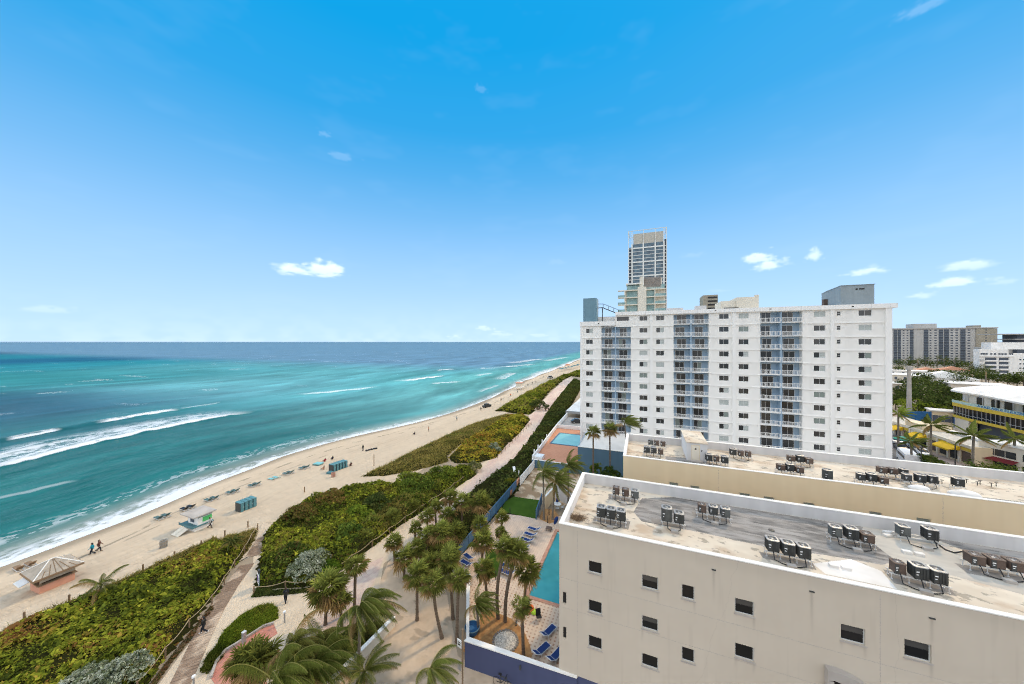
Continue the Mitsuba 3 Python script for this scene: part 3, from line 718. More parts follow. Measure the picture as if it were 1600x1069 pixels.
patch(cream, CL([(28.91, 46.69), (31.86, 46.72), (35.02, 46.65), (32.24, 42.95), (28.40, 42.78)], BY0 + .32, BY1 - .32), HR + .006, 'roof_grey')
# stair house
sx, sy = (5.72, 48.29)
sh = part(cream, 'stair_house', MB().box((5.26, 12.58)[0], (7.33, 12.85)[0] + .25, 47.4, BY1 - .3, HR, HR + 2.25), 'stucco_grey')
x0, x1 = (5.26, 12.58)[0], (7.33, 12.85)[0] + .25
part(sh, 'roof', MB().box(x0 - .08, x1 + .08, 47.32, BY1 - .25, HR + 2.25, HR + 2.38), 'roof_tan')
part(sh, 'door', MB().box(x0 + .62, x0 + 1.42, 47.36, 47.42, HR + .16, HR + 1.95), 'cream_paint')
part(sh, 'door_vent', MB().box(x0 + .92, x0 + 1.12, 47.35, 47.365, HR + 1.45, HR + 1.65), 'black')
part(sh, 'door_step', MB().box(x0 + .45, x0 + 1.75, 46.9, 47.399, HR, HR + .14), 'concrete')
part(sh, 'door_frame', MB().box(x0 + .55, x0 + .62, 47.37, 47.41, HR + .14, HR + 2.02).box(x0 + 1.42, x0 + 1.49, 47.37, 47.41, HR + .14, HR + 2.02).box(x0 + .62, x0 + 1.42, 47.37, 47.41, HR + 1.95, HR + 2.02), 'stucco_cream')
part(sh, 'wall_lamp', MB().box(x0 + 1.62, x0 + 1.74, 47.3, 47.41, HR + 1.3, HR + 1.45), 'metal_dark')


# ------------------------------------------------------------------ air units on the two roofs
def rounded(w, r, n=5):
    pts = []
    for cx, cy, a in ((w / 2 - r, w / 2 - r, 0), (-w / 2 + r, w / 2 - r, 90), (-w / 2 + r, -w / 2 + r, 180), (w / 2 - r, -w / 2 + r, 270)):
        for k in range(n + 1):
            t = math.radians(a + 90 * k / n)
            pts.append((cx + r * math.cos(t), cy + r * math.sin(t)))
    return pts


def unit_proto(w, h, mat, ribs, corner):
    """A condenser: cabinet with louvre ribs, a pale top ring with a dark fan well, guard, hub and blades, corner box and feet."""
    u = Proto()
    body = MB().prism(rounded(w * .96, corner), .05, h - .03)
    if ribs == 'level':
        for k in range(1, int(h / .075)):
            body.prism(rounded(w, corner), .05 + k * .075 - .02, .05 + k * .075 + .012)
    else:
        for a in rounded(w, corner, 7):
            body.box(a[0] - .012, a[0] + .012, a[1] - .012, a[1] + .012, .06, h - .04)
        for s in (-1, 1):
            for q in np.linspace(-w / 2 + corner, w / 2 - corner, 7):
                body.box(q - .012, q + .012, s * w / 2 - .014, s * w / 2 + .014, .06, h - .04).box(s * w / 2 - .014, s * w / 2 + .014, q - .012, q + .012, .06, h - .04)
    u.part('cabinet', body, mat)
    ring = MB()
    outer, inner = rounded(w * 1.02, corner * 1.02, 7), [(w * .40 * math.cos(t), w * .40 * math.sin(t)) for t in np.linspace(math.pi / 8, math.pi / 8 + 2 * math.pi, 33)[:-1]]
    outer = np.array(outer)
    inner = np.array([np.array(v) / np.hypot(*v) * w * .40 for v in outer])
    n = len(outer)
    i = np.arange(n)
    j = (i + 1) % n
    v = np.vstack([np.c_[outer, np.full(n, h - .04)], np.c_[outer, np.full(n, h + .01)], np.c_[inner, np.full(n, h + .03)], np.c_[inner, np.full(n, h - .06)]])
    for k in range(3):
        ring.add(v, np.stack([i + k * n, j + k * n, j + (k + 1) * n, i + (k + 1) * n], 1))
    u.part('top_ring', ring, 'metal_grey' if mat != 'unit_brown' else 'unit_brown')
    u.part('fan_well', MB().lathe((0, 0, h - .05), [(.001, -.12), (w * .405, -.12), (w * .405, 0)], 24), 'black')
    blades = MB()
    for k in range(4):
        a = k * math.pi / 2 + .3
        c, s = math.cos(a), math.sin(a)
        blades.quad((.06 * c, .06 * s, h - .10), (w * .37 * c, w * .37 * s, h - .10), (w * .37 * math.cos(a + .55), w * .37 * math.sin(a + .55), h - .05), (.06 * math.cos(a + .55), .06 * math.sin(a + .55), h - .06))
    u.part('fan_blades', blades, 'metal_dark')
    u.part('fan_hub', MB().lathe((0, 0, h - .08), [(w * .12, 0), (w * .12, .07), (.001, .09)], 14), 'metal_light')
    guard = MB()
    for r in (.16, .26, .36):
        t = np.linspace(0, 2 * np.pi, 21)
        guard.tube(np.stack([w * r * np.cos(t), w * r * np.sin(t), np.full(21, h + .02)], 1), .006, 4, False)
    for k in range(6):
        a = k * math.pi / 3
        guard.beam((.03 * math.cos(a), .03 * math.sin(a), h + .02), (w * .40 * math.cos(a), w * .40 * math.sin(a), h + .03), .010)
    u.part('fan_guard', guard, 'metal_grey')
    u.part('access_panel', MB().obox((-w * .30, -w / 2 - .004, h * .5), (w * .3, .03, h * .86)), 'metal_dark')
    u.part('rating_plate', MB().obox((-w * .30, -w / 2 - .024, h * .62), (w * .2, .01, .06)).obox((-w * .32, -w / 2 - .024, h * .40), (w * .13, .01, .05)), 'white_plastic')
    feet = MB()
    for sx_ in (-1, 1):
        for sy_ in (-1, 1):
            feet.box(sx_ * w * .38 - .04, sx_ * w * .38 + .04, sy_ * w * .38 - .04, sy_ * w * .38 + .04, 0, .06)
    u.part('feet', feet, 'rubber')
    return u


UNITS = {k: unit_proto(*v) for k, v in dict(
    black=(.72, .80, 'metal_dark', 'upright', .16), dark=(.66, .68, 'metal_dark', 'level', .16), brown=(.62, .66, 'unit_brown', 'level', .14), tall=(.78, 1.08, 'unit_grey', 'upright', .25),
    grey=(.68, .72, 'unit_grey', 'level', .15), squat=(.74, .60, 'unit_brown', 'level', .13)).items()}


def bank(px, label, z0=HR, rise=.42, group='air units on the flat roofs', stand=True, pipes=1, names=None, dy=0.):
    """A stand of air units: px = list of (kind, x, y); the stand with its pipes is a thing of its own."""
    pts = np.array([q[1:3] for q in px])
    word = names or {1: ['single'], 2: ['left', 'right'], 3: ['left', 'middle', 'right']}[len(px)]
    look = dict(black='black air unit', dark='dark ribbed air unit', brown='rusty brown air unit', tall='tall grey air unit', grey='grey ribbed air unit', squat='low brown air unit')
    for (k, x, y), wd in zip(px, word):
        UNITS[k].place('air_unit', f'{look[k]}, {wd}, {label}', 'air conditioner', (x, y, z0 + rise), 0, group=group)
    if not stand:
        return
    c, e = pts.mean(0), (pts.max(0) - pts.min(0))
    L, a = np.hypot(*e) + .95, math.atan2(pts[-1, 1] - pts[0, 1], pts[-1, 0] - pts[0, 0])
    st = thing('equipment_stand', f'thin metal stand under the units {label}', 'stand', 'stands under the roof air units')
    u = np.array([math.cos(a), math.sin(a)])
    v = np.array([-u[1], u[0]])
    for s in (-.27, .27):
        q0, q1 = c - u * L / 2 + v * s, c + u * L / 2 + v * s
        part(st, 'rail', MB().beam((*q0, z0 + rise - .035), (*q1, z0 + rise - .035), .06, .06), 'metal_light')
        for t in ((-.46, -.17, .17, .46) if len(px) > 2 else (-.42, .42)):
            q = c + u * L * t + v * s
            part(st, 'leg', MB().tube([(*q, z0 - .01), (*q, z0 + rise - .03)], .022, 6).tube([(*q, z0), (*q, z0 + .05)], .06, 8), 'metal_light')
    if pipes:
        for k, (kind, x, y) in enumerate(px):
            q = c - v * .95 + u * (k - 1) * .10
            b0 = np.array([x, y]) - v * .33
            part(st, 'pipe', MB().tube([(*b0, z0 + rise + .1), (*(b0 - v * .16), z0 + rise - .04), (*(b0 - v * .34), z0 + .1), (*((b0 + q) / 2 - v * .2), z0 + .06), (*q, z0 + .06), (*(q + v * .1), z0 + .02)], .032, 6), 'black')
        q = c - v * .98
        part(st, 'pipe_curb', MB().obox((*q, z0 + .09), (.5, .32, .2), a), 'concrete')


def at_roof(*rows):
    return [(k, *p) for k, p in rows]


R1 = 'near roof'
bank(at_roof(('brown', (-2.38, 33.31)), ('brown', (-1.52, 33.23)), ('grey', (-0.66, 33.15))), 'near roof, bank by the far left corner')
bank(at_roof(('black', (-3.24, 28.66)), ('black', (-2.45, 28.65)), ('black', (-1.66, 28.64))), 'near roof, bank at the front left corner')
bank(at_roof(('tall', (1.86, 29.94)), ('black', (2.77, 29.99))), 'near roof, pair with looping black pipes')
bank(at_roof(('brown', (4.79, 32.55)), ('dark', (5.63, 32.54)), ('grey', (6.50, 32.44))), 'near roof, bank on pale-edged patch at the back')
bank(at_roof(('black', (8.54, 28.45)), ('black', (9.40, 28.34)), ('black', (10.24, 28.31))), 'near roof, middle bank at the front edge')
bank(at_roof(('grey', (13.62, 32.31)), ('black', (14.56, 32.33)), ('squat', (15.38, 32.23))), 'near roof, middle bank on dark skin')
bank(at_roof(('grey', (18.49, 34.34)), ('black', (20.00, 34.41))), 'near roof, pair against the back parapet')
bank(at_roof(('brown', (15.19, 28.66)), ('black', (16.05, 28.51)), ('black', (16.81, 28.40))), 'near roof, front bank with thick black pipes')
bank(at_roof(('squat', (20.56, 31.72)), ('squat', (21.44, 31.73)), ('squat', (22.33, 31.76))), 'near roof, bank at the right border')
bank(at_roof(('grey', (1.10, 51.24)), ('brown', (1.85, 51.07)), ('brown', (2.68, 50.93))), 'cream roof, back row left of the stair house', pipes=0)
bank(at_roof(('black', (0.54, 47.33)), ('black', (1.37, 47.38)), ('brown', (2.21, 47.18))), 'cream roof, front row left of the stair house')
bank(at_roof(('black', (7.68, 46.98)), ('brown', (8.47, 46.94)), ('black', (9.32, 46.82))), 'cream roof, bank just right of the stair house')
bank(at_roof(('black', (11.00, 50.55)), ('brown', (11.80, 50.35)), ('brown', (12.61, 50.42))), 'cream roof, second bank right of the stair house')
bank(at_roof(('squat', (17.11, 50.62)), ('black', (18.00, 50.62)), ('squat', (18.77, 50.36))), 'cream roof, middle bank at the back parapet')
bank(at_roof(('squat', (14.81, 46.62)), ('black', (15.65, 46.65)), ('squat', (16.47, 46.48))), 'cream roof, middle bank at the front edge')
bank(at_roof(('tall', (18.89, 46.33))), 'alone at the front edge of the cream roof', rise=.05, stand=False)
bank(at_roof(('dark', (21.70, 46.43)), ('black', (22.54, 46.41)), ('squat', (23.35, 46.22))), 'cream roof, front row below the street shops')
bank(at_roof(('squat', (25.08, 49.82)), ('squat', (25.97, 49.88)), ('dark', (26.90, 49.87))), 'cream roof, back row below the street shops')
bank(at_roof(('dark', (26.16, 48.03)), ('black', (27.17, 48.00)), ('black', (28.11, 48.12))), 'cream roof, close bank left of the pale heap')
bank(at_roof(('black', (30.04, 48.15))), 'alone right of the pale heap on the cream roof', pipes=0)

# empty stands, pipe stubs, curbs and heaps left on the roofs
for k, (p, lab) in enumerate([((29.46, 49.28), 'row of short pipe legs left of the lone unit on the cream roof'), ((33.11, 50.57), 'cluster of bare pipe legs near the back parapet of the cream roof')]):
    bs = thing('bare_stand', lab, 'stand')
    for dx in np.linspace(-1.3, 1.3, 6):
        y_ = p[1] + .25 * math.sin(dx * 7)
        part(bs, 'leg', MB().tube([(p[0] + dx, y_, HR), (p[0] + dx, y_, HR + .42)], .03, 6).box(p[0] + dx - .13, p[0] + dx + .13, y_ - .04, y_ + .04, HR + .38, HR + .43), 'metal_dark')
heap = trimesh.creation.icosphere(3, 1.0)
v = heap.vertices * [1.15, .8, .55]
v = v * (1 + .28 * (meshkit.fbm(v * 2.2, 3, 5) - .5))[:, None]
for p, s, lab in (((29.42, 46.31), 1.0, 'rounded pale plastic sheet heap at the front edge of the cream roof'), ((26.43, 46.77), .7, 'small crumpled pale sheet on the cream roof')):
    one('sheet_heap', lab, 'plastic sheet', trimesh.Trimesh(v * s + [*p, HR + .05], heap.faces, process=False), 'roof_white', smooth=True)
rng = np.random.default_rng(3)
m = MB()
px_, py_ = (-5.15, 28.15)
for k in range(140):
    a, r = rng.uniform(0, 6.28), rng.uniform(0, .75)
    b = np.array([px_ + r * math.cos(a), py_ + r * math.sin(a) * .6, HR + .03 + rng.uniform(0, .22)])
    d = rng.normal(0, 1, 3) * [.28, .28, .08]
    m.tube([b - d, b, b + d + [0, 0, .05]], .012, 3, False)
one('brush_pile', 'heap of dry brown palm debris in the front left corner of the near roof', 'debris', m, 'wood')
for k, (p, lab) in enumerate([((12.29, 28.53), 'pair of small pale vent blocks on the white roof patch'), ((17.95, 32.35), 'pair of small pale vent blocks behind the front bank of units')]):
    vb = thing('roof_vent', lab, 'vent')
    for dx in (-.33, .33):
        part(vb, 'block', MB().box(p[0] + dx - .24, p[0] + dx + .24, p[1] - .14, p[1] + .14, HR, HR + .17), 'roof_white')
one('roof_drain', 'small dark drain cover lying on the grey roof skin', 'drain', MB().lathe((*(9.64, 32.20), HR), [(.22, .012), (.20, .05), (.001, .06)], 16), 'metal_dark')
cab = MB().tube([(*(20.52, 35.25), HR + .1), (*(20.51, 34.65), HR + .05), (*(20.49, 33.82), HR + .04), (*(20.77, 33.55), HR + .05), (*(21.34, 33.55), HR + .3)], .05, 6)
one('roof_cable', 'thick black pipe running across the near roof between two banks of air units', 'pipe', cab, 'black')
m = MB().obox((*(18.16, 35.03), HR + .12), (.9, .3, .2), .2).obox((*(17.75, 34.59), HR + .08), (.5, .3, .14), .5)
one('rubble_heap', 'little pile of pale blocks by the back parapet of the near roof', 'rubble', m, 'roof_white')


# ------------------------------------------------------------------ the white apartment block
AY = 82.83
apt = thing('apartment_block', 'wide white twelve-storey apartment block with three stacks of blue balconies', 'building')
ROWS = [33.04, 30.25, 27.55, 24.92, 22.27, 19.67, 17.05, 14.43, 11.82, 9.22, 6.60, 4.0, 1.4]
LEDGE = [c + .97 for c in ROWS[1:]]
BAYS = [(-9.45, -2.57, -6.09, 1, 31.25), (6.56, 13.55, 10.07, 0, 33.85), (22.84, 29.88, 26.39, 0, 33.85)]
COLS = [(-13.11, -11.42, 1), (-.68, 1.07, 0), (2.91, 4.62, 0), (15.46, 17.26, 0), (19.05, 20.83, 0), (31.68, 33.47, 0), (35.21, 35.80, 0), (38.43, 40.32, 0)]
BACK = 101.0
rng = np.random.default_rng(8)
wins, m = [], MB()
for a, b, zt in ((-14.51, -9.45, 31.5), (-2.57, 6.56, 33.9), (13.55, 22.84, 33.9), (29.88, 43.03, 33.9)):
    hs = []
    for c0, c1, r0 in COLS:
        if a < c0 < b:
            small = c1 - c0 < 1
            for z in ROWS[r0:]:
                hs.append((c0, c1, z - (.42 if small else .56), z + (.42 if small else .56)))
    q = wall_with_holes(a, b, G, zt, AY, hs, .14)
    m.add(np.vstack(q.v), np.vstack(q.f))
    wins += hs
tri_ = [(-5.85, -2.95, 32.5, 33.6)]
q = wall_with_holes(-6.06, -2.57, 31.25, 33.9, AY, tri_, .14)
m.add(np.vstack(q.v), np.vstack(q.f))
m.quad((-6.06, AY, 31.5), (-6.06, BACK, 31.5), (-6.06, BACK, 34.6), (-6.06, AY, 34.6))
for x, zt in ((-14.51, 31.6), (43.03, 34.6)):
    m.quad((x, AY, G), (x, BACK, G), (x, BACK, zt), (x, AY, zt))
m.quad((-14.51, BACK, G), (43.03, BACK, G), (43.03, BACK, 33.9), (-14.51, BACK, 33.9))
for a, b, mid, r0, zt in BAYS:                                      # sides of the balcony bays
    for x in (a, b):
        m.quad((x, AY, G), (x, AY + 1.5, G), (x, AY + 1.5, zt), (x, AY, zt))
part(apt, 'wall', m, 'white_wall')
part(apt, 'roof', MB().box(-6.05, 43.0, AY + .2, BACK - .1, 34.3, 34.5).box(-14.5, -6.07, AY + .2, BACK - .1, 32.0, 32.2), 'roof_far')
part(apt, 'roof_fascia', MB().box(-6.10, 43.75, AY - .42, AY - .003, 33.86, 34.70).box(-6.10, -5.8, AY, BACK, 34.4, 34.70).box(43.03, 43.75, AY - .003, BACK, 33.86, 34.70).box(-14.62, -6.105, AY - .30, AY - .003, 31.45, 32.55).box(-14.62, -14.3, AY, BACK, 32.0, 32.55), 'white_trim')
fs = MB()
for x in np.arange(-4.5, 43.5, 2.62):
    fs.box(x - .02, x + .02, AY - .435, AY - .41, 33.9, 34.66)
part(apt, 'fascia_joints', fs, 'stucco_grey')
for x in (1.91, 18.19, 34.49):
    part(apt, 'pilaster', MB().box(x - .28, x + .28, AY - .20, AY + .003, G, 33.86), 'white_trim')
part(apt, 'pilaster', MB().box(42.15, 43.05, AY - .26, AY + .003, G, 33.86), 'white_trim')
part(apt, 'pilaster', MB().box(-14.53, -14.0, AY - .16, AY + .003, G, 31.45), 'white_trim')
for k, z in enumerate(LEDGE):
    for a, b in ((-14.0, -9.45), (-2.57, 1.63), (2.19, 6.56), (13.55, 17.91), (18.47, 22.84), (29.88, 34.21), (34.77, 42.15)):
        if k == 0 and a < -9:
            continue
        part(apt, 'floor_ledge', MB().box(a, b, AY - .16, AY + .003, z - .07, z + .07), 'white_trim')
GL = [['window_glass'], ['window_glass', 'window_dim'], ['window_glass', 'window_blind'], ['window_blind'], ['window_sage'], ['window_dim', 'window_glass'], ['window_glass', 'window_sage'], ['window_glass', 'window_amber'], ['window_glass', 'window_glass']]
for h in wins:
    small = h[1] - h[0] < 1
    window(apt, *h, AY, 'sash' if small else 'slide', ['window_glass'] if small else GL[rng.choice(len(GL), p=[.10, .14, .17, .11, .09, .12, .09, .04, .14])], sill=False, frame='metal_light', fw=.06)
w3 = window(apt, *tri_[0], AY, 'plain', ['window_glass', 'window_dim', 'window_glass'], sill=False, frame='white_trim', fw=.08)
for a, b, mid, r0, zt in BAYS:
    part(apt, 'bay_back_wall', MB().quad((a, AY + 1.5, G), (b, AY + 1.5, G), (b, AY + 1.5, zt), (a, AY + 1.5, zt)), 'sky_blue_paint')
    part(apt, 'bay_ceiling', MB().box(a, b, AY - .02, AY + 1.5, zt - .12, zt), 'white_trim')
    part(apt, 'bay_divider', MB().box(mid - .10, mid + .10, AY - .05, AY + 1.49, G, zt - .12), 'sky_blue_paint')
    for z in ROWS[r0:]:
        for x0, x1 in ((a + .003, mid - .103), (mid + .103, b - .003)):
            fz = z - 1.45
            bal = part(apt, 'balcony', MB().box(x0, x1, AY - .14, AY + 1.49, fz - .14, fz), 'white_trim')
            r = MB().box(x0, x1, AY - .12, AY - .06, fz + .84, fz + .91).box(x0, x1, AY - .11, AY - .07, fz + .08, fz + .13)
            for k in range(17):
                xx_ = x0 + .04 + (x1 - x0 - .08) * k / 16
                wd = .045 if k % 4 == 0 else .020
                r.box(xx_ - wd, xx_ + wd, AY - .105, AY - .075, fz + .13, fz + .84)
            part(bal, 'railing', r, 'white_trim')
            o = .55 + rng.uniform(-.15, .35)
            dw = rng.choice([1.5, 1.8, 1.8])
            g = [rng.choice(['window_glass', 'window_glass', 'window_dim', 'window_sage'], p=[.45, .25, .2, .1]) for _ in range(2)]
            d = part(bal, 'sliding_door', MB().box(x0 + o, x0 + o + dw, AY + 1.42, AY + 1.48, fz + 2.05, fz + 2.12).box(x0 + o - .05, x0 + o, AY + 1.42, AY + 1.48, fz, fz + 2.12).box(x0 + o + dw, x0 + o + dw + .05, AY + 1.42, AY + 1.48, fz, fz + 2.12)
                     .box(x0 + o + dw / 2 - .03, x0 + o + dw / 2 + .03, AY + 1.42, AY + 1.48, fz, fz + 2.05), 'metal_light')
            for k in range(2):
                part(d, 'pane', MB().quad((x0 + o + dw / 2 * k, AY + 1.46, fz), (x0 + o + dw / 2 * (k + 1), AY + 1.46, fz), (x0 + o + dw / 2 * (k + 1), AY + 1.46, fz + 2.06), (x0 + o + dw / 2 * k, AY + 1.46, fz + 2.06)), g[k])
for z in ROWS[::1]:                                                # balconies of the west side, seen end-on past the corner
    part(apt, 'side_balcony', MB().box(43.03, 43.75, 86.5, 92.0, z - 1.6, z - 1.45).box(43.68, 43.75, 86.5, 92.0, z - 1.45, z - .6).box(43.1, 43.68, 86.5, 86.56, z - 1.45, z - .6), 'white_trim')
for x in (-10.0, 14.7, 24.5, 37.4):
    part(apt, 'roof_vent', MB().box(x - .15, x + .15, AY - .45, AY - .41, 34.2 if x > -6 else 31.9, 34.38 if x > -6 else 32.1), 'metal_dark')
# roof structures
sh = part(apt, 'elevator_shaft', MB().box(-13.87, -10.62, AY + .35, AY + 4.2, 32.2, 38.45), 'shaft_blue', label='tall blue shaft at the seaward end of the roof')
st = MB()
st.box(-10.55, -9.1, AY + 1.0, AY + 2.0, 36.0, 36.12)
for k in range(14):
    t = k / 13
    st.box(-9.1 + 3.6 * t - .12, -9.1 + 3.6 * t + .12, AY + 1.0, AY + 2.0, 36.0 - 1.6 * t - .03, 36.0 - 1.6 * t + .01)
for dy in (1.0, 2.0):
    st.beam((-9.1, AY + dy, 36.0), (-5.5, AY + dy, 34.35), .10, .16)
    st.beam((-10.5, AY + dy, 37.0), (-9.1, AY + dy, 37.0), .05)
    st.beam((-9.1, AY + dy, 37.0), (-5.5, AY + dy, 35.4), .05)
    for t in (0, .35, .7, 1):
        st.beam((-9.1 + 3.6 * t, AY + dy, 36.0 - 1.6 * t), (-9.1 + 3.6 * t, AY + dy, 37.0 - 1.6 * t), .05)
    st.beam((-9.3, AY + dy, 32.2), (-9.3, AY + dy, 36.0), .10)
part(apt, 'roof_stair', st, 'metal_dark')
ladder = MB()
for dx in (-10.42, -10.02):
    ladder.beam((dx, AY + .7, 34.3), (dx, AY + .7, 38.2), .05)
for z in np.arange(34.5, 38.2, .3):
    ladder.beam((-10.42, AY + .7, z), (-10.02, AY + .7, z), .035)
part(apt, 'roof_ladder', ladder, 'metal_light')
part(apt, 'seaward_screen', MB().box(-10.6, -6.11, AY + 3.0, AY + 3.25, 32.2, 33.9).box(-10.6, -6.11, AY + 2.9, AY + 3.0, 33.25, 33.4), 'white_trim')
xl = (37.71, 38.67)[0]
ph = part(apt, 'penthouse', MB().prism([(41.55, 84.6), (36.55, 84.6), (xl, 92.5), (xl + 1, 97.5), (41.55, 97.5)], 34.5, 38.62), 'penthouse_grey', label='grey-blue machine house on the roof at the town end')
part(ph, 'roof_edge', MB().prism([(41.65, 84.5), (36.5, 84.5), (xl - .1, 92.5), (xl + .95, 97.6), (41.65, 97.6)], 38.62, 38.74), 'penthouse_grey')
p0, p1 = np.array([36.55, 84.6]), np.array([xl, 92.5])
u_ = (p1 - p0) / np.linalg.norm(p1 - p0)
for t in (4.6, 6.3):
    q0, q1 = p0 + u_ * t, p0 + u_ * (t + .85)
    nn = np.array([-u_[1], u_[0]]) * (.04 if (np.array([-u_[1], u_[0]])[1] < 0) else -.04)
    part(ph, 'door', MB().quad((*(q0 + nn), 34.55), (*(q1 + nn), 34.55), (*(q1 + nn), 36.7), (*(q0 + nn), 36.7)), 'far_slate')
part(ph, 'vent_grille', MB().box(38.8, 39.1, 84.55, 84.6, 37.7, 38.0).box(39.3, 40.1, 84.55, 84.6, 37.75, 38.0), 'black')
fr = MB()
for z in (34.5, 35.0, 35.5):
    fr.beam((xl - 1.3, 92.0, z), (xl - .1, 92.0, z), .08)
for x in (xl - 1.3, xl - .7, xl - .1):
    fr.beam((x, 92.0, 34.4), (x, 92.0, 35.6), .08)
fr.box(xl - .7, xl, 92.2, 93.0, 35.6, 36.9)
part(apt, 'roof_rack', fr, 'unit_brown')
x0, z0 = (16.83, 37.01)
x1, z1 = (24.03, 37.53)
part(apt, 'stair_head', MB().box(x0 + 3.0, x1, 88, 95, 34.4, z1 + .1).box(x0, x0 + 3.1, 88.3, 95, 34.4, z1 - .6).box(x1 - .7, x1 + .02, 87.95, 88.6, z1 + .1, z1 + .5), 'cream_paint', label='cream stair head in the middle of the roof')
part(apt, 'stair_head_opening', MB().box(x0 + .6, x0 + 3.4, 87.93, 88.28, 34.75, 35.35), 'black')
part(apt, 'roof_box', MB().box((11.37, 35.41)[0], (13.56, 35.32)[0], 86, 88, 34.4, (11.37, 35.85)[1]).box((5.35, 35.49)[0], (8.87, 35.35)[0], 86, 88, 34.4, (6.44, 35.52)[1]), 'stucco_grey')

# ------------------------------------------------------------------ terrace and podium of the apartment block
TY = 69.5
pod = thing('terrace', 'raised pool terrace with terracotta floor and white parapet before the apartment block', 'terrace')
part(pod, 'floor', MB().prism([(-22.6, TY + .05), (-12.75, TY + .05), (-12.75, 82.8), (-14.5, 82.85), (-14.5, 98.3), (-24.2, 98.3)], 1.0, 1.2), 'terracotta')
part(pod, 'north_wall', MB().box(-22.8, -12.72, TY - .2, TY + .05, G, 1.40), 'slate_blue')
part(pod, 'wall_cap', MB().box(-22.85, -12.72, TY - .24, TY + .09, 1.40, 1.48), 'cap_white')
e = MB()
for a, b in (((-22.75, TY), (-24.5, 98.6)), ((-24.5, 98.6), (-14.6, 98.6))):
    e.beam((*a, .75), (*b, .75), .28, 2.9)
part(pod, 'parapet', e, 'white_trim')
po = MB()
for q in ((-22.9, 71.2), (-23.0, 74.5), (-23.3, 79.0), (-23.6, 84.0)):
    po.box(q[0] - .12, q[0] + .12, q[1] - .12, q[1] + .12, 2.1, 3.1)
part(pod, 'parapet_post', po, 'white_trim')
pl = part(pod, 'pool_rim', ring_wall((-21.97, 92.97)[0] - .4, -14.55, (-20.24, 82.82)[1] - .4, 93.2, 1.2, 1.30, .4), 'slate_blue')
part(pl, 'pool_water', MB().quad(((-21.97, 92.97)[0], (-20.24, 82.82)[1], 1.26), (-14.9, (-20.24, 82.82)[1], 1.26), (-14.9, 92.8, 1.26), ((-21.97, 92.97)[0], 92.8, 1.26)), 'teal_pale')
pb = thing('podium', 'tall slate blue podium wall under the white apartment block, behind the slim palms', 'podium')
part(pb, 'wall', MB().box(-12.71, 40, TY, 82.8, G, 5.38), 'slate_blue')
part(pb, 'wall_cap', MB().box(-12.73, 40, TY - .05, TY + .4, 5.38, 5.48), 'cap_white')
part(pb, 'floor', MB().box(-12.7, 40, TY + .45, 82.8, 5.381, 5.40), 'roof_far')
part(pb, 'ramp_rail', MB().beam((-12.6, TY + .3, 5.9), (-12.6, 82, 5.9), .06).beam((-12.6, TY + .3, 5.5), (-12.6, 82, 5.5), .06), 'sky_blue_paint')
wt = one('white_table', 'white flat box top in the near corner of the terracotta terrace', 'box', MB().box((-22.61, 71.74)[0], (-20.73, 72.05)[0], TY + .4, TY + 2.6, 1.2, 1.95), 'white_plastic')
lot = thing('car_park', 'paved yard behind the white terrace wall, ending in a low white roof', 'car park')
part(lot, 'paving', MB().box(-24.3, -14.6, 98.8, 115, .7, .9), 'concrete')
part(lot, 'wall', MB().beam((-24.6, 98.7, .9), (-25.2, 118, .9), .25, 2.4), 'white_trim')
part(lot, 'canopy', MB().box(-25.6, -14.6, 117, 160, 2.4, 2.75), 'roof_white')
part(lot, 'canopy_edge', MB().box(-25.7, -14.6, 116.7, 117, 1.9, 2.75), 'metal_grey')
part(lot, 'canopy_post', MB().box(-25.5, -25.2, 117.2, 117.5, .9, 2.4).box(-20.5, -20.2, 117.2, 117.5, .9, 2.4), 'metal_grey')

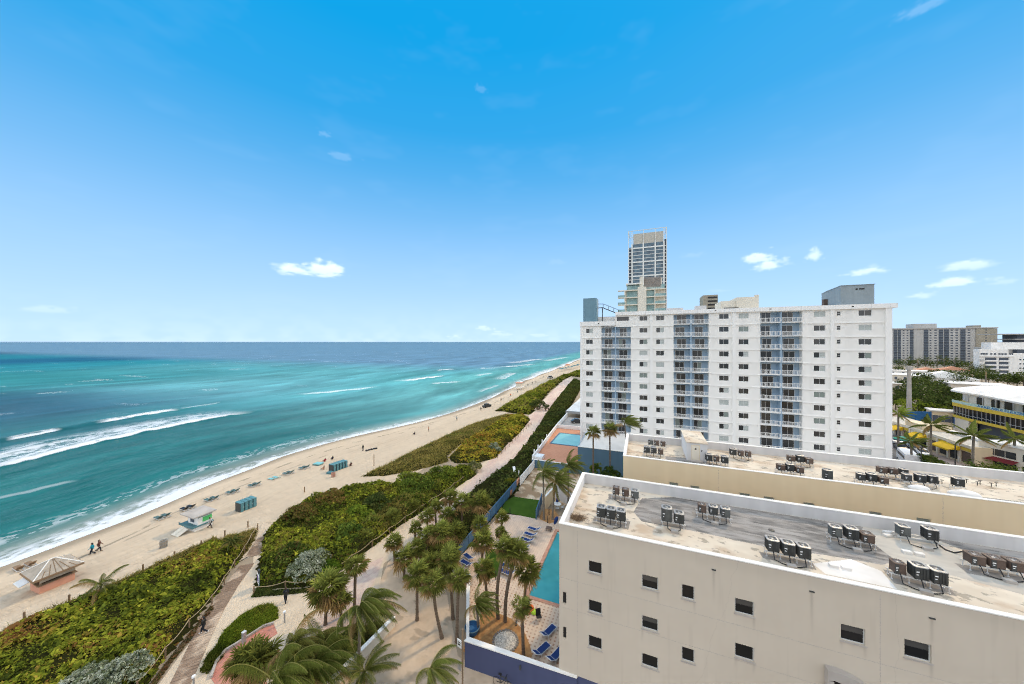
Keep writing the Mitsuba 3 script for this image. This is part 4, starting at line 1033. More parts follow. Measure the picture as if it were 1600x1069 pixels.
# ------------------------------------------------------------------ towers behind
def grid_tower():
    t = thing('glass_tower', 'tall slim glass tower with a pale grid frame and an open frame at its top', 'building')
    y = 346.0
    x0, x1 = (-13.12, 113.20)[0], (21.52, 109.83)[0]
    zt = (4.55, 137.71)[1]
    part(t, 'core', MB().box(x0 + 3.5, x1 - 2.5, y + .6, y + 24, G, zt - 13.5), 'tower_glass')
    part(t, 'top_wall', MB().box(x0 + 4.6, x1 - 3.0, y + 1.0, y + 22, zt - 13.6, zt - 3.2), 'tower_top')
    part(t, 'side_bays', MB().box(x0 + .6, x0 + 3.4, y + 2, y + 22, G, zt - 16).box(x1 - 2.4, x1 - .3, y + 2, y + 22, G, zt - 11), 'far_slate')
    f = MB()
    xs = [x0, x0 + (x1 - x0) * .10, x0 + (x1 - x0) * .40, x0 + (x1 - x0) * .71, x0 + (x1 - x0) * .93, x1]
    for k, x in enumerate(xs):
        wd = .3 if k in (0, 5) else .62
        part(t, 'frame_post', MB().box(x - wd, x + wd, y, y + .9, G, zt - 13).box(x - .26, x + .26, y + .1, y + .7, zt - 13, zt), 'tower_frame')
    part(t, 'frame_beam', MB().box(x0, x1, y, y + .9, zt - .35, zt).box(x0, x1, y + 22, y + 22.9, zt - .35, zt), 'tower_frame')
    part(t, 'frame_beam', MB().box(x0, x0 + .5, y, y + 22, zt - .35, zt).box(x1 - .5, x1, y, y + 22, zt - .35, zt), 'tower_frame')
    for z in np.arange(zt - 2, zt - 13, -2.2):
        part(t, 'frame_rail', MB().box(x0, x0 + 3.4, y + .2, y + .5, z - .12, z + .12).box(x1 - 2.4, x1, y + .2, y + .5, z - .12, z + .12), 'tower_frame')
    k = 0
    z = zt - 17.6
    while z > 20:
        thick = .62 if k % 4 in (0,) else .22
        part(t, 'floor_band', MB().box(x0 + 3.5, x1 - 2.5, y + (.05 if thick > .3 else .4), y + .62, z - thick, z + thick), 'tower_frame')
        part(t, 'side_slab', MB().box(x0 + .3, x0 + 3.4, y + .5, y + 2.2, z - .25, z + .25).box(x1 - 2.4, x1, y + .5, y + 2.2, z - .25, z + .25), 'tower_frame')
        z -= 3.45
        k += 1


grid_tower()


def terrace_tower():
    t = thing('balcony_tower', 'cream tower with green glass and stepped balconies, below the tall glass tower', 'building')
    y = 154.0
    X = lambda px: float(np.interp(px, [960, 1050], [(-11.81, 48.95)[0], (11.54, 47.69)[0]]))
    Z = lambda py: float(np.interp(py, [400, 500], [(0.22, 65.06)[1], (0.22, 37.13)[1]]))
    part(t, 'wall', MB().box(X(978), X(1041), y + 1.6, y + 22, G, Z(452)).box(X(998), X(1011.5), y, y + 2, G, Z(448)), 'cream_flat')
    part(t, 'upper_storey', MB().box(X(980), X(1040), y + 2.5, y + 20, Z(452), Z(444)), 'green_glass')
    part(t, 'machine_room', MB().box(X(1001), X(1007), y + 1.5, y + 10, Z(452), Z(432)).box(X(1008), X(1036), y + 2.5, y + 12, Z(450), Z(434)), 'cream_flat')
    lou = MB()
    for k in range(9):
        zz_ = Z(447) + (Z(433) - Z(447)) * k / 8
        lou.box(X(1008), X(1034), y + 2.2, y + 2.45, zz_ - .18, zz_ + .18)
    part(t, 'roof_louvres', lou, 'louvre_brown')
    part(t, 'roof_edge', MB().box(X(979), X(1003), y + .8, y + 20, Z(442.8), Z(441)), 'tower_frame')
    for k in range(10):
        zt = Z(452 + 11.4 * k)
        part(t, 'floor_slab', MB().box(X(966), X(998), y - .2, y + 1.7, zt - .38, zt).box(X(1011.5), X(1041), y - .2, y + 1.7, zt - .38, zt), 'cream_flat')
        zb = Z(452 + 11.4 * (k + 1))
        part(t, 'glass_wall', MB().quad((X(980), y + 1.5, zb), (X(997.6), y + 1.5, zb), (X(997.6), y + 1.5, zt - .4), (X(980), y + 1.5, zt - .4)), 'green_glass')
        part(t, 'glass_wall', MB().quad((X(1011.8), y + 1.5, zb), (X(1024), y + 1.5, zb), (X(1024), y + 1.5, zt - .4), (X(1011.8), y + 1.5, zt - .4)), 'green_glass')
        part(t, 'glass_railing', MB().box(X(966), X(978), y - .18, y - .12, zb, zb + 1.0).box(X(1025), X(1041), y - .18, y - .12, zb, zb + 1.0), 'green_glass')
        part(t, 'fin', MB().box(X(976.4), X(978.2), y - .15, y + 1.6, zb, zt - .4).box(X(1024), X(1025.4), y - .15, y + 1.6, zb, zt - .4), 'cream_flat')


terrace_tower()
lt = thing('louvred_block', 'small distant block with dark louvre bands showing above the white roof', 'building')
x0, x1 = (39.06, 56.10)[0], (47.84, 55.69)[0]
zt = (43.29, 59.87)[1]
part(lt, 'wall', MB().box(x0, x1, 260, 275, G, zt), 'far_tan')
for k in range(4):
    z = zt - 1.6 - k * 2.5
    part(lt, 'louvre_band', MB().box(x0 + 2.8, x1 - .3, 259.8, 260.02, z - .7, z + .4), 'black')


# ------------------------------------------------------------------ the hotel's pool garden
deck_poly = [(-13.9, 24.95), (-6.3, 25.0), (-6.3, 33.3), (-11.7, 33.3), (-11.7, 47.2), (-6.3, 47.2), (-6.3, 36.2), (4, 36.2), (4, 42.8), (-2.4, 42.8), (-2.4, 50.0), (-9.5, 52.5), (-15.0, 49.2), (-21.0, 48.2), (-21.7, 36.6), (-21.3, 33.2), (-18.4, 33.2), (-15.6, 27.3)]
pool = thing('swimming_pool', 'long turquoise swimming pool half hidden behind the corner of the beige building', 'pool')
part(pool, 'pool_water', MB().quad((-11.5, 33.8, -.10), (-6.5, 33.8, -.10), (-6.5, 46.6, -.10), (-11.5, 46.6, -.10)), 'pool_water')
part(pool, 'coping', ring_wall(-11.9, -6.2, 33.3, 47.1, -.35, .045, .42), 'coping')
for k in range(4):
    part(pool, 'step', MB().box(-11.45 + .55 * k, -6.6, 46.3 - .38 * k, 46.6 - .38 * k, -.3, -.05 - .012 * k), 'teal_pale')
struct('pool_deck', MB().prism([p for p in deck_poly], G - .3, 0.0), 'deck_paver')
struct('tiled_deck', sheet([(-13.6, 24.95), (-6.3, 25.0), (-6.3, 33.28), (-11.95, 33.28), (-11.95, 36.5), (-14.77, 35.02), (-17.87, 33.79), (-18.2, 33.0), (-15.6, 27.5)], .006), 'deck_tile')
struct('lawn', sheet([(-21.28, 54.28), (-16.43, 54.69), (-15.35, 48.70), (-20.99, 48.72), (-21.3, 48.0), (-22.0, 52)], .010), 'turf')
struct('narrow_lawn', sheet([(-19.36, 39.14), (-17.07, 40.05), (-15.67, 35.23), (-16.65, 34.16), (-17.76, 35.56)], .010), 'turf')
struct('planted_bed', MB().prism([(-14.72, 30.35), (-13.85, 30.35), (-12.03, 30.17), (-10.56, 29.44), (-9.50, 28.22), (-8.95, 27.27), (-13.0, 25.0), (-15.0, 25.6), (-14.69, 27.79), (-15.14, 29.59)], -.1, .05), 'mulch')
struct('palm_bed', MB().prism([(-14.89, 48.88), (-15.22, 51.02), (-14.82, 52.28), (-13.44, 52.38), (-12.34, 50.91), (-12.04, 49.24), (-13.17, 48.22)], -.1, .035), 'mulch')
pb_ = thing('pebble_bed', 'round bed of pale pebbles ringed by dark stones beside the navy wall', 'pebble bed')
cx, cy = (-11.68, 27.70)
part(pb_, 'gravel', MB().lathe((cx, cy, .05), [(1.05, 0), (1.0, .05), (.5, .07), (.001, .075)], 28), 'pebble')
rng = np.random.default_rng(4)
stone = trimesh.creation.icosphere(1, .13)
for k in range(26):
    a = 2 * math.pi * k / 26
    s = rng.uniform(.7, 1.2)
    v = stone.vertices * [s, s * rng.uniform(.7, 1), .7] + [cx + 1.12 * math.cos(a), cy + 1.12 * math.sin(a), .09]
    part(pb_, 'stone', trimesh.Trimesh(v, stone.faces, process=False), 'pad_grey')
st = MB()
for k in range(160):
    a, r = rng.uniform(0, 6.28), .98 * math.sqrt(rng.uniform(0, 1))
    s = rng.uniform(.3, .6)
    st.add(stone.vertices * [s, s, s * .6] + [cx + r * math.cos(a), cy + r * math.sin(a), .125], stone.faces)
labels[part(pb_, 'pebbles', st, 'pebble')] = {'kind': 'stuff'}

nw = thing('garden_wall', 'navy blue garden wall with a white coping at the bottom of the photo', 'wall')
part(nw, 'wall', MB().prism([(-14.15, 24.60), (-4.66, 25.05), (-4.66, 25.20), (-14.0, 24.95)], G - .5, 1.86), 'navy_wall')
part(nw, 'coping', MB().prism([(-14.2, 24.54), (-4.66, 25.0), (-4.66, 25.24), (-14.0, 25.0)], 1.86, 1.96), 'cap_white')
part(nw, 'return_wall', MB().prism([(-14.2, 24.98), (-14.0, 25.01), (-16.0, 28.5), (-18.4, 33.0), (-18.6, 32.8)], G - .2, 1.0), 'stucco_grey')
part(nw, 'return_coping', MB().prism([(-14.25, 24.99), (-13.95, 25.01), (-15.95, 28.6), (-18.3, 33.1), (-18.7, 32.85)], 1.0, 1.07), 'cap_white')
part(nw, 'wall_lamp', MB().box(-9.2, -9.1, 24.66, 24.80, 1.15, 1.45), 'metal_dark')


def fence(name, label, pts, h, mat, step, panel=True, zb=0.):
    f = thing(name, label, 'fence')
    for a, b in zip(pts, pts[1:]):
        a, b = np.array(a), np.array(b)
        n = max(1, int(round(np.linalg.norm(b - a) / step)))
        for k in range(n):
            p, q = a + (b - a) * k / n, a + (b - a) * (k + 1) / n
            part(f, 'panel', MB().beam((*(p + (q - p) * .03), zb + h * .5), (*(q - (q - p) * .03), zb + h * .5), .05, h * .96), mat)
        m = MB()
        m.beam((*a, zb + h), (*b, zb + h), .10, .08)
        part(f, 'top_rail', m, mat)
        for k in range(n + 1):
            p = a + (b - a) * k / n
            part(f, 'post', MB().box(p[0] - .06, p[0] + .06, p[1] - .06, p[1] + .06, zb - .3, zb + h + .08), mat)
    return f


fence('board_fence', 'long blue board fence between the dark planting and the pool deck', [(-22.05, 57.5), (-21.75, 36.6), (-21.4, 33.2)], 1.5, 'fence_blue', 2.4)
fence('board_fence', 'short blue fence at the right end of the artificial lawn', [(-15.30, 48.52), (-16.03, 54.12)], 1.5, 'fence_blue', 2.0)
fence('white_fence', 'white slatted fence at the seaward side of the bare sandy lot', [(-22.03, 59.60), (-22.27, 69.24)], 1.7, 'white_trim', 1.2, zb=G)
sw = thing('garden_screen', 'pale free-standing wall behind two slim trunks beside the lawn', 'wall')
wp = [(-14.87, 52.26), (-14.52, 55.70)]
part(sw, 'wall', MB().beam((*wp[0], .9), (*wp[1], .9), .22, 2.2), 'stucco_cream')
part(sw, 'coping', MB().beam((*wp[0], 2.04), (*wp[1], 2.04), .28, .08), 'cap_white')
wp = [(-14.46, 57.26), (-10.33, 54.75)]
sw = thing('garden_screen', 'grey boundary wall behind the table and closed parasol', 'wall')
part(sw, 'wall', MB().beam((*wp[0], .7), (*wp[1], .7), .22, 2.4), 'stucco_grey')
part(sw, 'coping', MB().beam((*wp[0], 1.94), (*wp[1], 1.94), .28, .08), 'cap_white')
lw = thing('broken_wall', 'broken end of a low orange-brown wall with tilted white boards at the corner of the bare lot', 'wall')
wp = [(-22.01, 54.27), (-22.56, 60.31)]
part(lw, 'wall', MB().beam((*wp[0], G + .6), (*wp[1], G + .6), .25, 1.2), 'terracotta')
part(lw, 'board', MB().beam((*(-23.57, 61.18), G + .5), (*(-24.84, 63.37), G + 2.0), .5, .12), 'white_trim')
part(lw, 'board', MB().beam((*(-22.77, 60.86), G + .2), (*(-23.40, 62.57), G + 1.7), .15, .15), 'white_trim')

# ------------------------------------------------------------------ pool furniture
lounger = Proto()
fr = MB()
for s in (-.30, .30):
    fr.tube([(s, -.95, .30), (s, .35, .32), (s, .98, .74)], .028, 6)
fr.beam((-.30, -.95, .30), (.30, -.95, .30), .05).beam((-.30, .98, .74), (.30, .98, .74), .05).beam((-.30, .35, .32), (.30, .35, .32), .05)
lounger.part('frame', fr, 'white_plastic')
lounger.part('seat_sling', MB().add([(-.27, -.92, .325), (.27, -.92, .325), (.27, .35, .345), (-.27, .35, .345), (-.27, -.92, .295), (.27, -.92, .295), (.27, .35, .315), (-.27, .35, .315)], [[0, 1, 2, 3], [7, 6, 5, 4], [0, 4, 5, 1], [1, 5, 6, 2], [3, 2, 6, 7], [0, 3, 7, 4]]), 'navy_fabric')
lounger.part('back_sling', MB().add([(-.27, .36, .35), (.27, .36, .35), (.27, .97, .765), (-.27, .97, .765), (-.27, .37, .32), (.27, .37, .32), (.27, .98, .735), (-.27, .98, .735)], [[0, 1, 2, 3], [7, 6, 5, 4], [0, 4, 5, 1], [1, 5, 6, 2], [3, 2, 6, 7], [0, 3, 7, 4]]), 'navy_fabric')
for sx_ in (-.30, .30):
    for sy_ in (-.75, .30):
        lounger.part('leg', MB().tube([(sx_, sy_, .31), (sx_, sy_ + .10, 0)], .024, 6), 'white_plastic')
LG = 'navy sun loungers around the hotel pool'
for p, a, lab in [((-14.67, 45.45), -1.75, 'farthest of the row on the pool deck'), ((-14.72, 43.99), -1.75, 'second from the far end of the deck row'), ((-14.73, 42.63), -1.75, 'third in the row on the pool deck'),
                  ((-14.78, 40.96), -1.75, 'nearest of the row, half behind a palm'), ((-14.96, 38.16), -1.7, 'with a grey towel, behind the leaning palms'), ((-15.12, 36.67), -1.75, 'far one of the pair between the leaning trunks'),
                  ((-14.85, 35.72), -1.75, 'near one of the pair between the leaning trunks'), ((-20.07, 35.37), -1.85, 'near one of the pair by the blue board fence'), ((-20.37, 36.46), -2.0, 'far one of the pair by the blue board fence'),
                  ((-8.22, 29.86), 2.75, 'farthest of the three beside the beige wall'), ((-8.30, 27.85), 2.70, 'nearest the pebble bed beside the beige wall'), ((-7.02, 27.79), 2.75, 'closest to the navy wall beside the beige building')]:
    lounger.place('sun_lounger', 'navy and white sun lounger ' + lab, 'sun lounger', (*p, 0), a, 1.0, LG)
towel = MB().add([(-.28, -.5, .36), (.28, -.5, .36), (.30, .33, .38), (-.26, .33, .38), (-.29, -.5, .2), (.29, -.5, .2)], [[0, 1, 2, 3], [4, 5, 1, 0]])
x, y = (-14.96, 38.16)
c_, s_ = math.cos(-1.7), math.sin(-1.7)
tv = np.array(towel.mesh().vertices)
one('towel', 'grey towel draped on a lounger behind the leaning palms', 'towel', trimesh.Trimesh(np.c_[tv[:, 0] * c_ - tv[:, 1] * s_ + x, tv[:, 0] * s_ + tv[:, 1] * c_ + y, tv[:, 2]], towel.mesh().faces, process=False), 'metal_light')

# table with closed parasol
x, y = (-13.11, 53.19)
tb = thing('garden_table', 'round white table with a chair by the grey boundary wall', 'table')
part(tb, 'tabletop', MB().lathe((x, y, 0), [(.001, .70), (.62, .70), (.64, .72), (.62, .745), (.001, .745)], 24), 'white_plastic')
part(tb, 'pedestal', MB().lathe((x, y, 0), [(.32, 0), (.30, .04), (.05, .08), (.05, .70)], 14), 'metal_light')
ps = thing('parasol', 'closed navy parasol standing through the round white table', 'parasol')
part(ps, 'pole', MB().tube([(x, y, .03), (x, y, 2.5)], .025, 8), 'metal_light')
can = MB()
prof = [(.20, 1.05), (.17, 1.3), (.13, 1.7), (.08, 2.2), (.02, 2.5)]
th = np.linspace(0, 2 * math.pi, 17)[:-1]
v = np.array([[x + r * (1 + .22 * (k % 2)) * math.cos(t), y + r * (1 + .22 * (k % 2)) * math.sin(t), z] for r, z in prof for k, t in enumerate(th)])
i, j = np.meshgrid(np.arange(len(prof) - 1), np.arange(16), indexing='ij')
can.add(v, np.stack([i * 16 + j, i * 16 + (j + 1) % 16, (i + 1) * 16 + (j + 1) % 16, (i + 1) * 16 + j], -1).reshape(-1, 4))
part(ps, 'folded_canopy', can, 'navy_fabric')
chair = Proto()
chair.part('seat', MB().box(-.22, .22, -.22, .22, .43, .46), 'metal_light').part('backrest', MB().obox((0, .22, .70), (.44, .03, .42), 0, -.15), 'metal_light')
for sx_ in (-.2, .2):
    for sy_ in (-.2, .2):
        chair.part('leg', MB().box(sx_ - .018, sx_ + .018, sy_ - .018, sy_ + .018, 0, .43), 'metal_dark')
chair.place('garden_chair', 'pale metal chair pushed up to the round white table', 'chair', (x + .95, y - .25, 0), -1.9)

# lamps, pots and pool things
bol = Proto()
bol.part('post', MB().lathe((0, 0, 0), [(.10, 0), (.09, .06), (.055, .08), (.055, .78)], 12), 'black').part('lamp_head', MB().lathe((0, 0, 0), [(.075, .78), (.085, .84), (.075, .95), (.001, .97)], 12), 'metal_dark')
for p, lab in [((-15.80, 34.61), 'at the end of the narrow lawn'), ((-11.38, 29.64), 'at the edge of the brown planting bed'), ((-19.71, 48.60), 'at the front edge of the artificial lawn'), ((-13.40, 48.31), 'in front of the palm bed by the lawn'), ((-13.80, 50.53), 'in the palm bed between the two trunks')]:
    bol.place('bollard_light', 'short black bollard light ' + lab, 'bollard light', (*p, 0), 0, 1.0, 'black bollard lights in the pool garden')
x, y = (-14.93, 27.33)
pot = thing('plant_pot', 'big round blue planter behind the navy wall', 'pot')
part(pot, 'bowl', MB().lathe((x, y, .0), [(.45, 0), (.62, .35), (.70, .62), (.66, .64), (.58, .40), (.001, .36)], 24), 'fence_bright')
part(pot, 'rim', MB().lathe((x, y, .62), [(.66, 0), (.72, .01), (.72, .06), (.66, .06)], 24), 'shaft_blue')
x, y = (-10.87, 31.88)
fl = thing('pool_float', 'orange and lime inflatable lying on the tiles under a small palm', 'pool float')
t = np.linspace(0, 2 * math.pi, 21)
part(fl, 'ring', MB().tube(np.stack([x + .42 * np.cos(t), y + .38 * np.sin(t), .16 + .05 * np.sin(2 * t)], 1), .15, 8, False), 'orange_cloth')
one('towel', 'crumpled lime green towel on the tiles beside the orange inflatable', 'towel', trimesh.Trimesh(heap.vertices * [.42, .36, .13] * (1 + .5 * (meshkit.fbm(heap.vertices * 3, 3, 8) - .5))[:, None] + [*(-10.29, 31.77), .08], heap.faces, process=False), 'lime_cloth', smooth=True)
x, y = (-9.53, 31.08)
ch = thing('deck_chair', 'black folding chair standing alone on the tiled deck near the pool', 'chair')
part(ch, 'seat', MB().obox((x, y, .40), (.5, .5, .05), .6), 'black')
part(ch, 'backrest', MB().obox((x - .12, y + .18, .68), (.5, .05, .55), .6, -.3), 'black')
for dx, dy in ((-.2, -.2), (.2, -.2), (-.2, .2), (.2, .2)):
    part(ch, 'leg', MB().tube([(x + dx, y + dy, 0), (x + dx * .8, y + dy * .8, .4)], .02, 6), 'metal_grey')
x, y = (-12.68, 46.42)
dp = thing('side_table', 'low dark table near the far end of the pool', 'table')
part(dp, 'tabletop', MB().obox((x, y, .38), (.85, .8, .06), .1), 'unit_brown')
for dx, dy in ((-.35, -.3), (.35, -.3), (-.35, .3), (.35, .3)):
    part(dp, 'leg', MB().box(x + dx - .03, x + dx + .03, y + dy - .03, y + dy + .03, 0, .35), 'unit_brown')
x, y = (-11.97, 47.41)
up = thing('folded_parasol', 'folded navy umbrella leaning at the far end of the pool', 'parasol')
part(up, 'pole', MB().tube([(x, y, 0), (x + .25, y + .1, 1.7)], .03, 6), 'white_plastic')
part(up, 'cloth', MB().tube([(x - .15, y, .5), (x, y + .1, .9), (x + .12, y + .05, 1.3), (x + .3, y + .1, 1.65)], [.10, .24, .28, .12], 8), 'navy_fabric')
hr = MB()
t = np.linspace(0, math.pi, 9)
for dx in (0, .5):
    hr.tube(np.stack([-8.4 + dx + 0 * t, 46.9 - .45 * np.cos(t) * 1, .02 + .8 * np.sin(t)], 1), .025, 6)
one('pool_handrail', 'curved metal handrail over the steps at the far end of the pool', 'handrail', hr, 'metal_grey')


# ------------------------------------------------------------------ people
def limb(points, radii, seg=10):
    out = []
    for (a, b), (ra, rb) in zip(zip(points, points[1:]), zip(radii, radii[1:])):
        out.append(m3.Manifold.batch_hull([m3.Manifold.sphere(ra, seg).translate([float(v) for v in a]), m3.Manifold.sphere(rb, seg).translate([float(v) for v in b])]))
    return out


def fuse(pieces, fine=None, smooth=2):
    m = m3.Manifold.batch_boolean(pieces, m3.OpType.Add)
    if fine:
        m = m.refine_to_length(fine)
    q = m.to_mesh()
    t = trimesh.Trimesh(q.vert_properties[:, :3], q.tri_verts, process=True)
    if smooth:
        trimesh.smoothing.filter_taubin(t, iterations=smooth)
    return t


POSE = {
    # joints in a frame that faces +y: hip height, (left, right) knee, ankle, toe offsets forward, elbows and wrists
    'walk': dict(hip=.88, legs=[((.10, .22, .47), (.10, .26, .08)), ((-.10, .04, .45), (-.10, -.34, .13))], arms=[((.25, -.08, 1.08), (.26, .10, .86)), ((-.25, .10, 1.10), (-.25, .30, .92))], lean=.05),
    'stand': dict(hip=.89, legs=[((.10, .03, .47), (.11, 0, .08)), ((-.10, .03, .47), (-.12, -.02, .08))], arms=[((.26, -.02, 1.08), (.27, .10, .85)), ((-.26, -.02, 1.08), (-.25, .14, .86))], lean=.02),
    'sit': dict(hip=.16, legs=[((.12, .40, .40), (.13, .72, .08)), ((-.14, .42, .36), (-.15, .78, .07))], arms=[((.27, .08, .40), (.18, .34, .36)), ((-.27, -.06, .36), (-.30, -.22, .10))], lean=-.12),
}


def person(label, loc, heading, pose, top, legs, hair='black', shoes='black', bag=None, scale=.92, group=None, hood=False):
    key = thing('person', label, 'person', group)
    P = POSE[pose]
    hz, ln = P['hip'], P['lean']
    sh, nk, hd = hz + .50, hz + .56, hz + .72
    body, coat, pants, boots = [], [], [], []
    S = lambda r, p, sc=(1, 1, 1): m3.Manifold.sphere(r, 14).scale(list(sc)).translate([float(v) for v in p])
    body += limb([(0, 0, hz), (0, ln * .6, hz + .25), (0, ln, sh - .04)], [.135, .115, .13]) + limb([(.17, ln, sh - .03), (-.17, ln, sh - .03)], [.065, .065]) + limb([(0, ln, nk - .04), (0, ln + .02, hd - .06)], [.058, .05])
    body += [S(.105, (0, ln + .02, hd), (.82, .98, 1.18)), S(.03, (0, ln + .125, hd - .01), (.6, .8, 1.1)), S(.028, (.088, ln + .02, hd - .01), (.5, 1, 1.3)), S(.028, (-.088, ln + .02, hd - .01), (.5, 1, 1.3)), S(.05, (0, ln + .07, hd - .085), (.9, .9, .7))]
    for s, ((k, a), (e, w)) in zip((1, -1), zip(P['legs'], P['arms'])):
        h = (s * .095, 0, hz - .02)
        body += limb([h, k, a], [.088, .058, .042]) + limb([a, (a[0] + .01 * s, a[1] + .16, a[2] - .04)], [.045, .034])
        shd = (s * .19, ln, sh - .03)
        body += limb([shd, e, w], [.055, .042, .032])
        d = np.array(w) - np.array(e)
        d /= np.linalg.norm(d)
        c = np.array(w) + d * .06
        body += limb([w, c], [.032, .036])
        side = np.cross(d, [s, 0, 0.])
        side /= np.linalg.norm(side) + 1e-9
        for q, ln_ in zip((-.027, -.009, .009, .027), (.060, .074, .070, .055)):
            b0 = c + side * q + d * .01
            body += limb([b0, b0 + d * ln_ * .6, b0 + d * ln_ - np.array([s, 0, 0]) * .018], [.0095, .009, .008], 6)
        b0 = np.array(w) + d * .025 + side * .03
        body += limb([b0, b0 + side * .03 + d * .035], [.011, .009], 6)
        coat += limb([shd, e, tuple(np.array(w) - d * .02)], [.078, .062, .050])
        pants += limb([h, k, tuple(np.array(a) + [0, 0, .03])], [.110, .078, .064])
        boots.append(limb([(a[0], a[1] - .03, a[2] - .03), (a[0] + .01 * s, a[1] + .17, a[2] - .045)], [.056, .042]) + limb([(a[0], a[1], a[2] + .05), (a[0], a[1] - .02, a[2] - .03)], [.052, .055]))
    coat += limb([(0, 0, hz + .0), (0, ln * .6, hz + .25), (0, ln, sh - .05)], [.165, .145, .155]) + limb([(.17, ln, sh - .03), (-.17, ln, sh - .03)], [.085, .085])
    if hood:
        coat += [S(.135, (0, ln - .03, hd + .0), (.9, .95, 1.1))]
    pants += limb([(.07, 0, hz), (-.07, 0, hz)], [.135, .135])
    m = T().translate([float(v) for v in loc]).rotate([0, 0, 1], math.degrees(heading)).scale(scale)
    hairm = [S(.117, (0, ln - .012, hd + .028), (.86, .95, 1.08))] + limb([(0, ln - .06, hd), (0, ln - .075, hd - .12)], [.09, .06])
    for n, pc, mat, fine in (('body', body, 'skin', None), ('jacket', coat, top, .06), ('trousers', pants, legs, .06), ('shoe', boots[0], shoes, None), ('shoe', boots[1], shoes, None), ('hair', hairm, hair, None)):
        k = fresh(f'{key}__{n}')
        scene[k] = {**mikit.ply(fuse(pc, fine, 3 if fine else 0), 'mat_' + mat, smooth=50), 'to_world': m}
    if bag:
        k = fresh(key + '__bag')
        bx_ = fuse(limb([(-.30, -.05, hz + .02), (-.30, .05, hz - .10)], [.14, .16]) if bag == 'side' else limb([(0, -.22 + ln, sh - .10), (0, -.24 + ln, hz + .10)], [.13, .15]), .07, 2)
        scene[k] = {**mikit.ply(bx_, 'mat_black', smooth=50), 'to_world': m}
    return key


bsdf('teal_door', (.085, .22, .25), .5, .35)
bsdf('teal_jacket', (.015, .22, .30), .8, .2)
bsdf('brown_jacket', (.12, .055, .045), .8, .2)
bsdf('dark_trousers', (.022, .024, .032), .85, .2)
bsdf('grey_shirt', (.33, .36, .36), .85, .2)
bsdf('red_cloth', (.33, .03, .045), .85, .2)
bsdf('hair_brown', (.05, .03, .02), .6, .3)


def gp(p):
    """A point of the natural ground."""
    return (p[0], p[1], float(ground_z(p[0], p[1])) + .012)


PG = 'people on the beach'
person('person in a bright teal jacket and dark trousers walking on the beach beside another', gp((-70.23, 20.50)), 2.5, 'walk', 'teal_jacket', 'dark_trousers', group=PG, scale=.9)
person('person in a brown coat striding beside the one in teal', gp((-70.53, 21.16)), -.7, 'walk', 'brown_jacket', 'dark_trousers', 'hair_brown', group=PG, scale=.9)
person('person in a grey top with a dark shoulder bag beside the lifeguard hut', gp((-61.43, 29.42)), -.9, 'walk', 'grey_shirt', 'dark_trousers', bag='side', group=PG, scale=.95)
x, y, z = gp((-38.91, 18.19))
person('person in black with white shoes walking on the boardwalk', (x, y, z + .05), 2.4, 'walk', 'black', 'dark_trousers', 'black', 'white_plastic', group=None, scale=.92)
person('person in dark clothes with a big black backpack crossing the pale plaza', gp((-35.46, 23.63)), 1.2, 'walk', 'dark_trousers', 'dark_trousers', 'hair_brown', bag='back', scale=.92)
person('person in red sitting on the sand beyond the lounger pile', gp((-71.51, 57.01)), 1.3, 'sit', 'red_cloth', 'brown_jacket', group=PG)
person('person in dark clothes sitting next to the one in red', gp((-71.04, 58.74)), 1.2, 'sit', 'dark_trousers', 'brown_jacket', group=PG)
person('person in dark clothes sitting against the far stack of teal cabinets', gp((-62.16, 56.17)), 1.0, 'sit', 'brown_jacket', 'dark_trousers', group=PG)
person('person lying back on the sand in front of the far cabinets', gp((-66.78, 52.92)), 1.5, 'sit', 'skin', 'skin', 'hair_brown', group=PG)
person('person in black standing on the sand beside a line of dark bags', gp((-68.86, 66.12)), 1.5, 'stand', 'black', 'dark_trousers', group=PG)
person('person sitting far down the open sand, near the water side', gp((-65.82, 83.42)), 1.2, 'sit', 'dark_trousers', 'brown_jacket', group=PG)
person('person in an orange-brown top standing far down the beach', gp((-63.39, 87.30)), 2.0, 'stand', 'terracotta', 'brown_jacket', group=PG)
person('lone far walker halfway down the beach', gp((-63.14, 103.85)), 0.2, 'walk', 'grey_shirt', 'dark_trousers', group=PG)
person('tiny far person just before the dark vehicle on the beach', gp((-62.83, 122.51)), 0.2, 'walk', 'dark_trousers', 'dark_trousers', group=PG)
person('tiny far person between the beach vehicle and the distant lifeguard tower', gp((-64.12, 146.49)), 0.2, 'walk', 'brown_jacket', 'dark_trousers', group=PG)
person('tiny far person in orange near the dune tip', gp((-65.12, 161.48)), 0.2, 'stand', 'orange_cloth', 'dark_trousers', group=PG)
person('tiny far person below the distant lifeguard tower', gp((-66.66, 175.59)), 0.2, 'walk', 'grey_shirt', 'dark_trousers', group=PG)
for k, (px_, py_) in enumerate([(-70.12, 204.30), (-69.29, 219.22), (-76.73, 262.87), (-70.29, 214.26)]):
    person(['tiny distant person right beyond the lifeguard tower', 'tiny distant person third beyond the lifeguard tower', 'tiny distant person farthest beyond the lifeguard tower', 'tiny distant person second beyond the lifeguard tower'][k], gp((px_, py_)), .3 * k, 'walk', ['dark_trousers', 'brown_jacket', 'grey_shirt', 'black'][k], 'dark_trousers', group='distant beach walkers')
person('left person of the couple walking on the pink promenade', gp((-36.04, 127.11)), 3.0, 'walk', 'red_cloth', 'dark_trousers')
person('right person of the couple walking on the pink promenade', gp((-34.97, 127.54)), 3.0, 'walk', 'brown_jacket', 'dark_trousers')
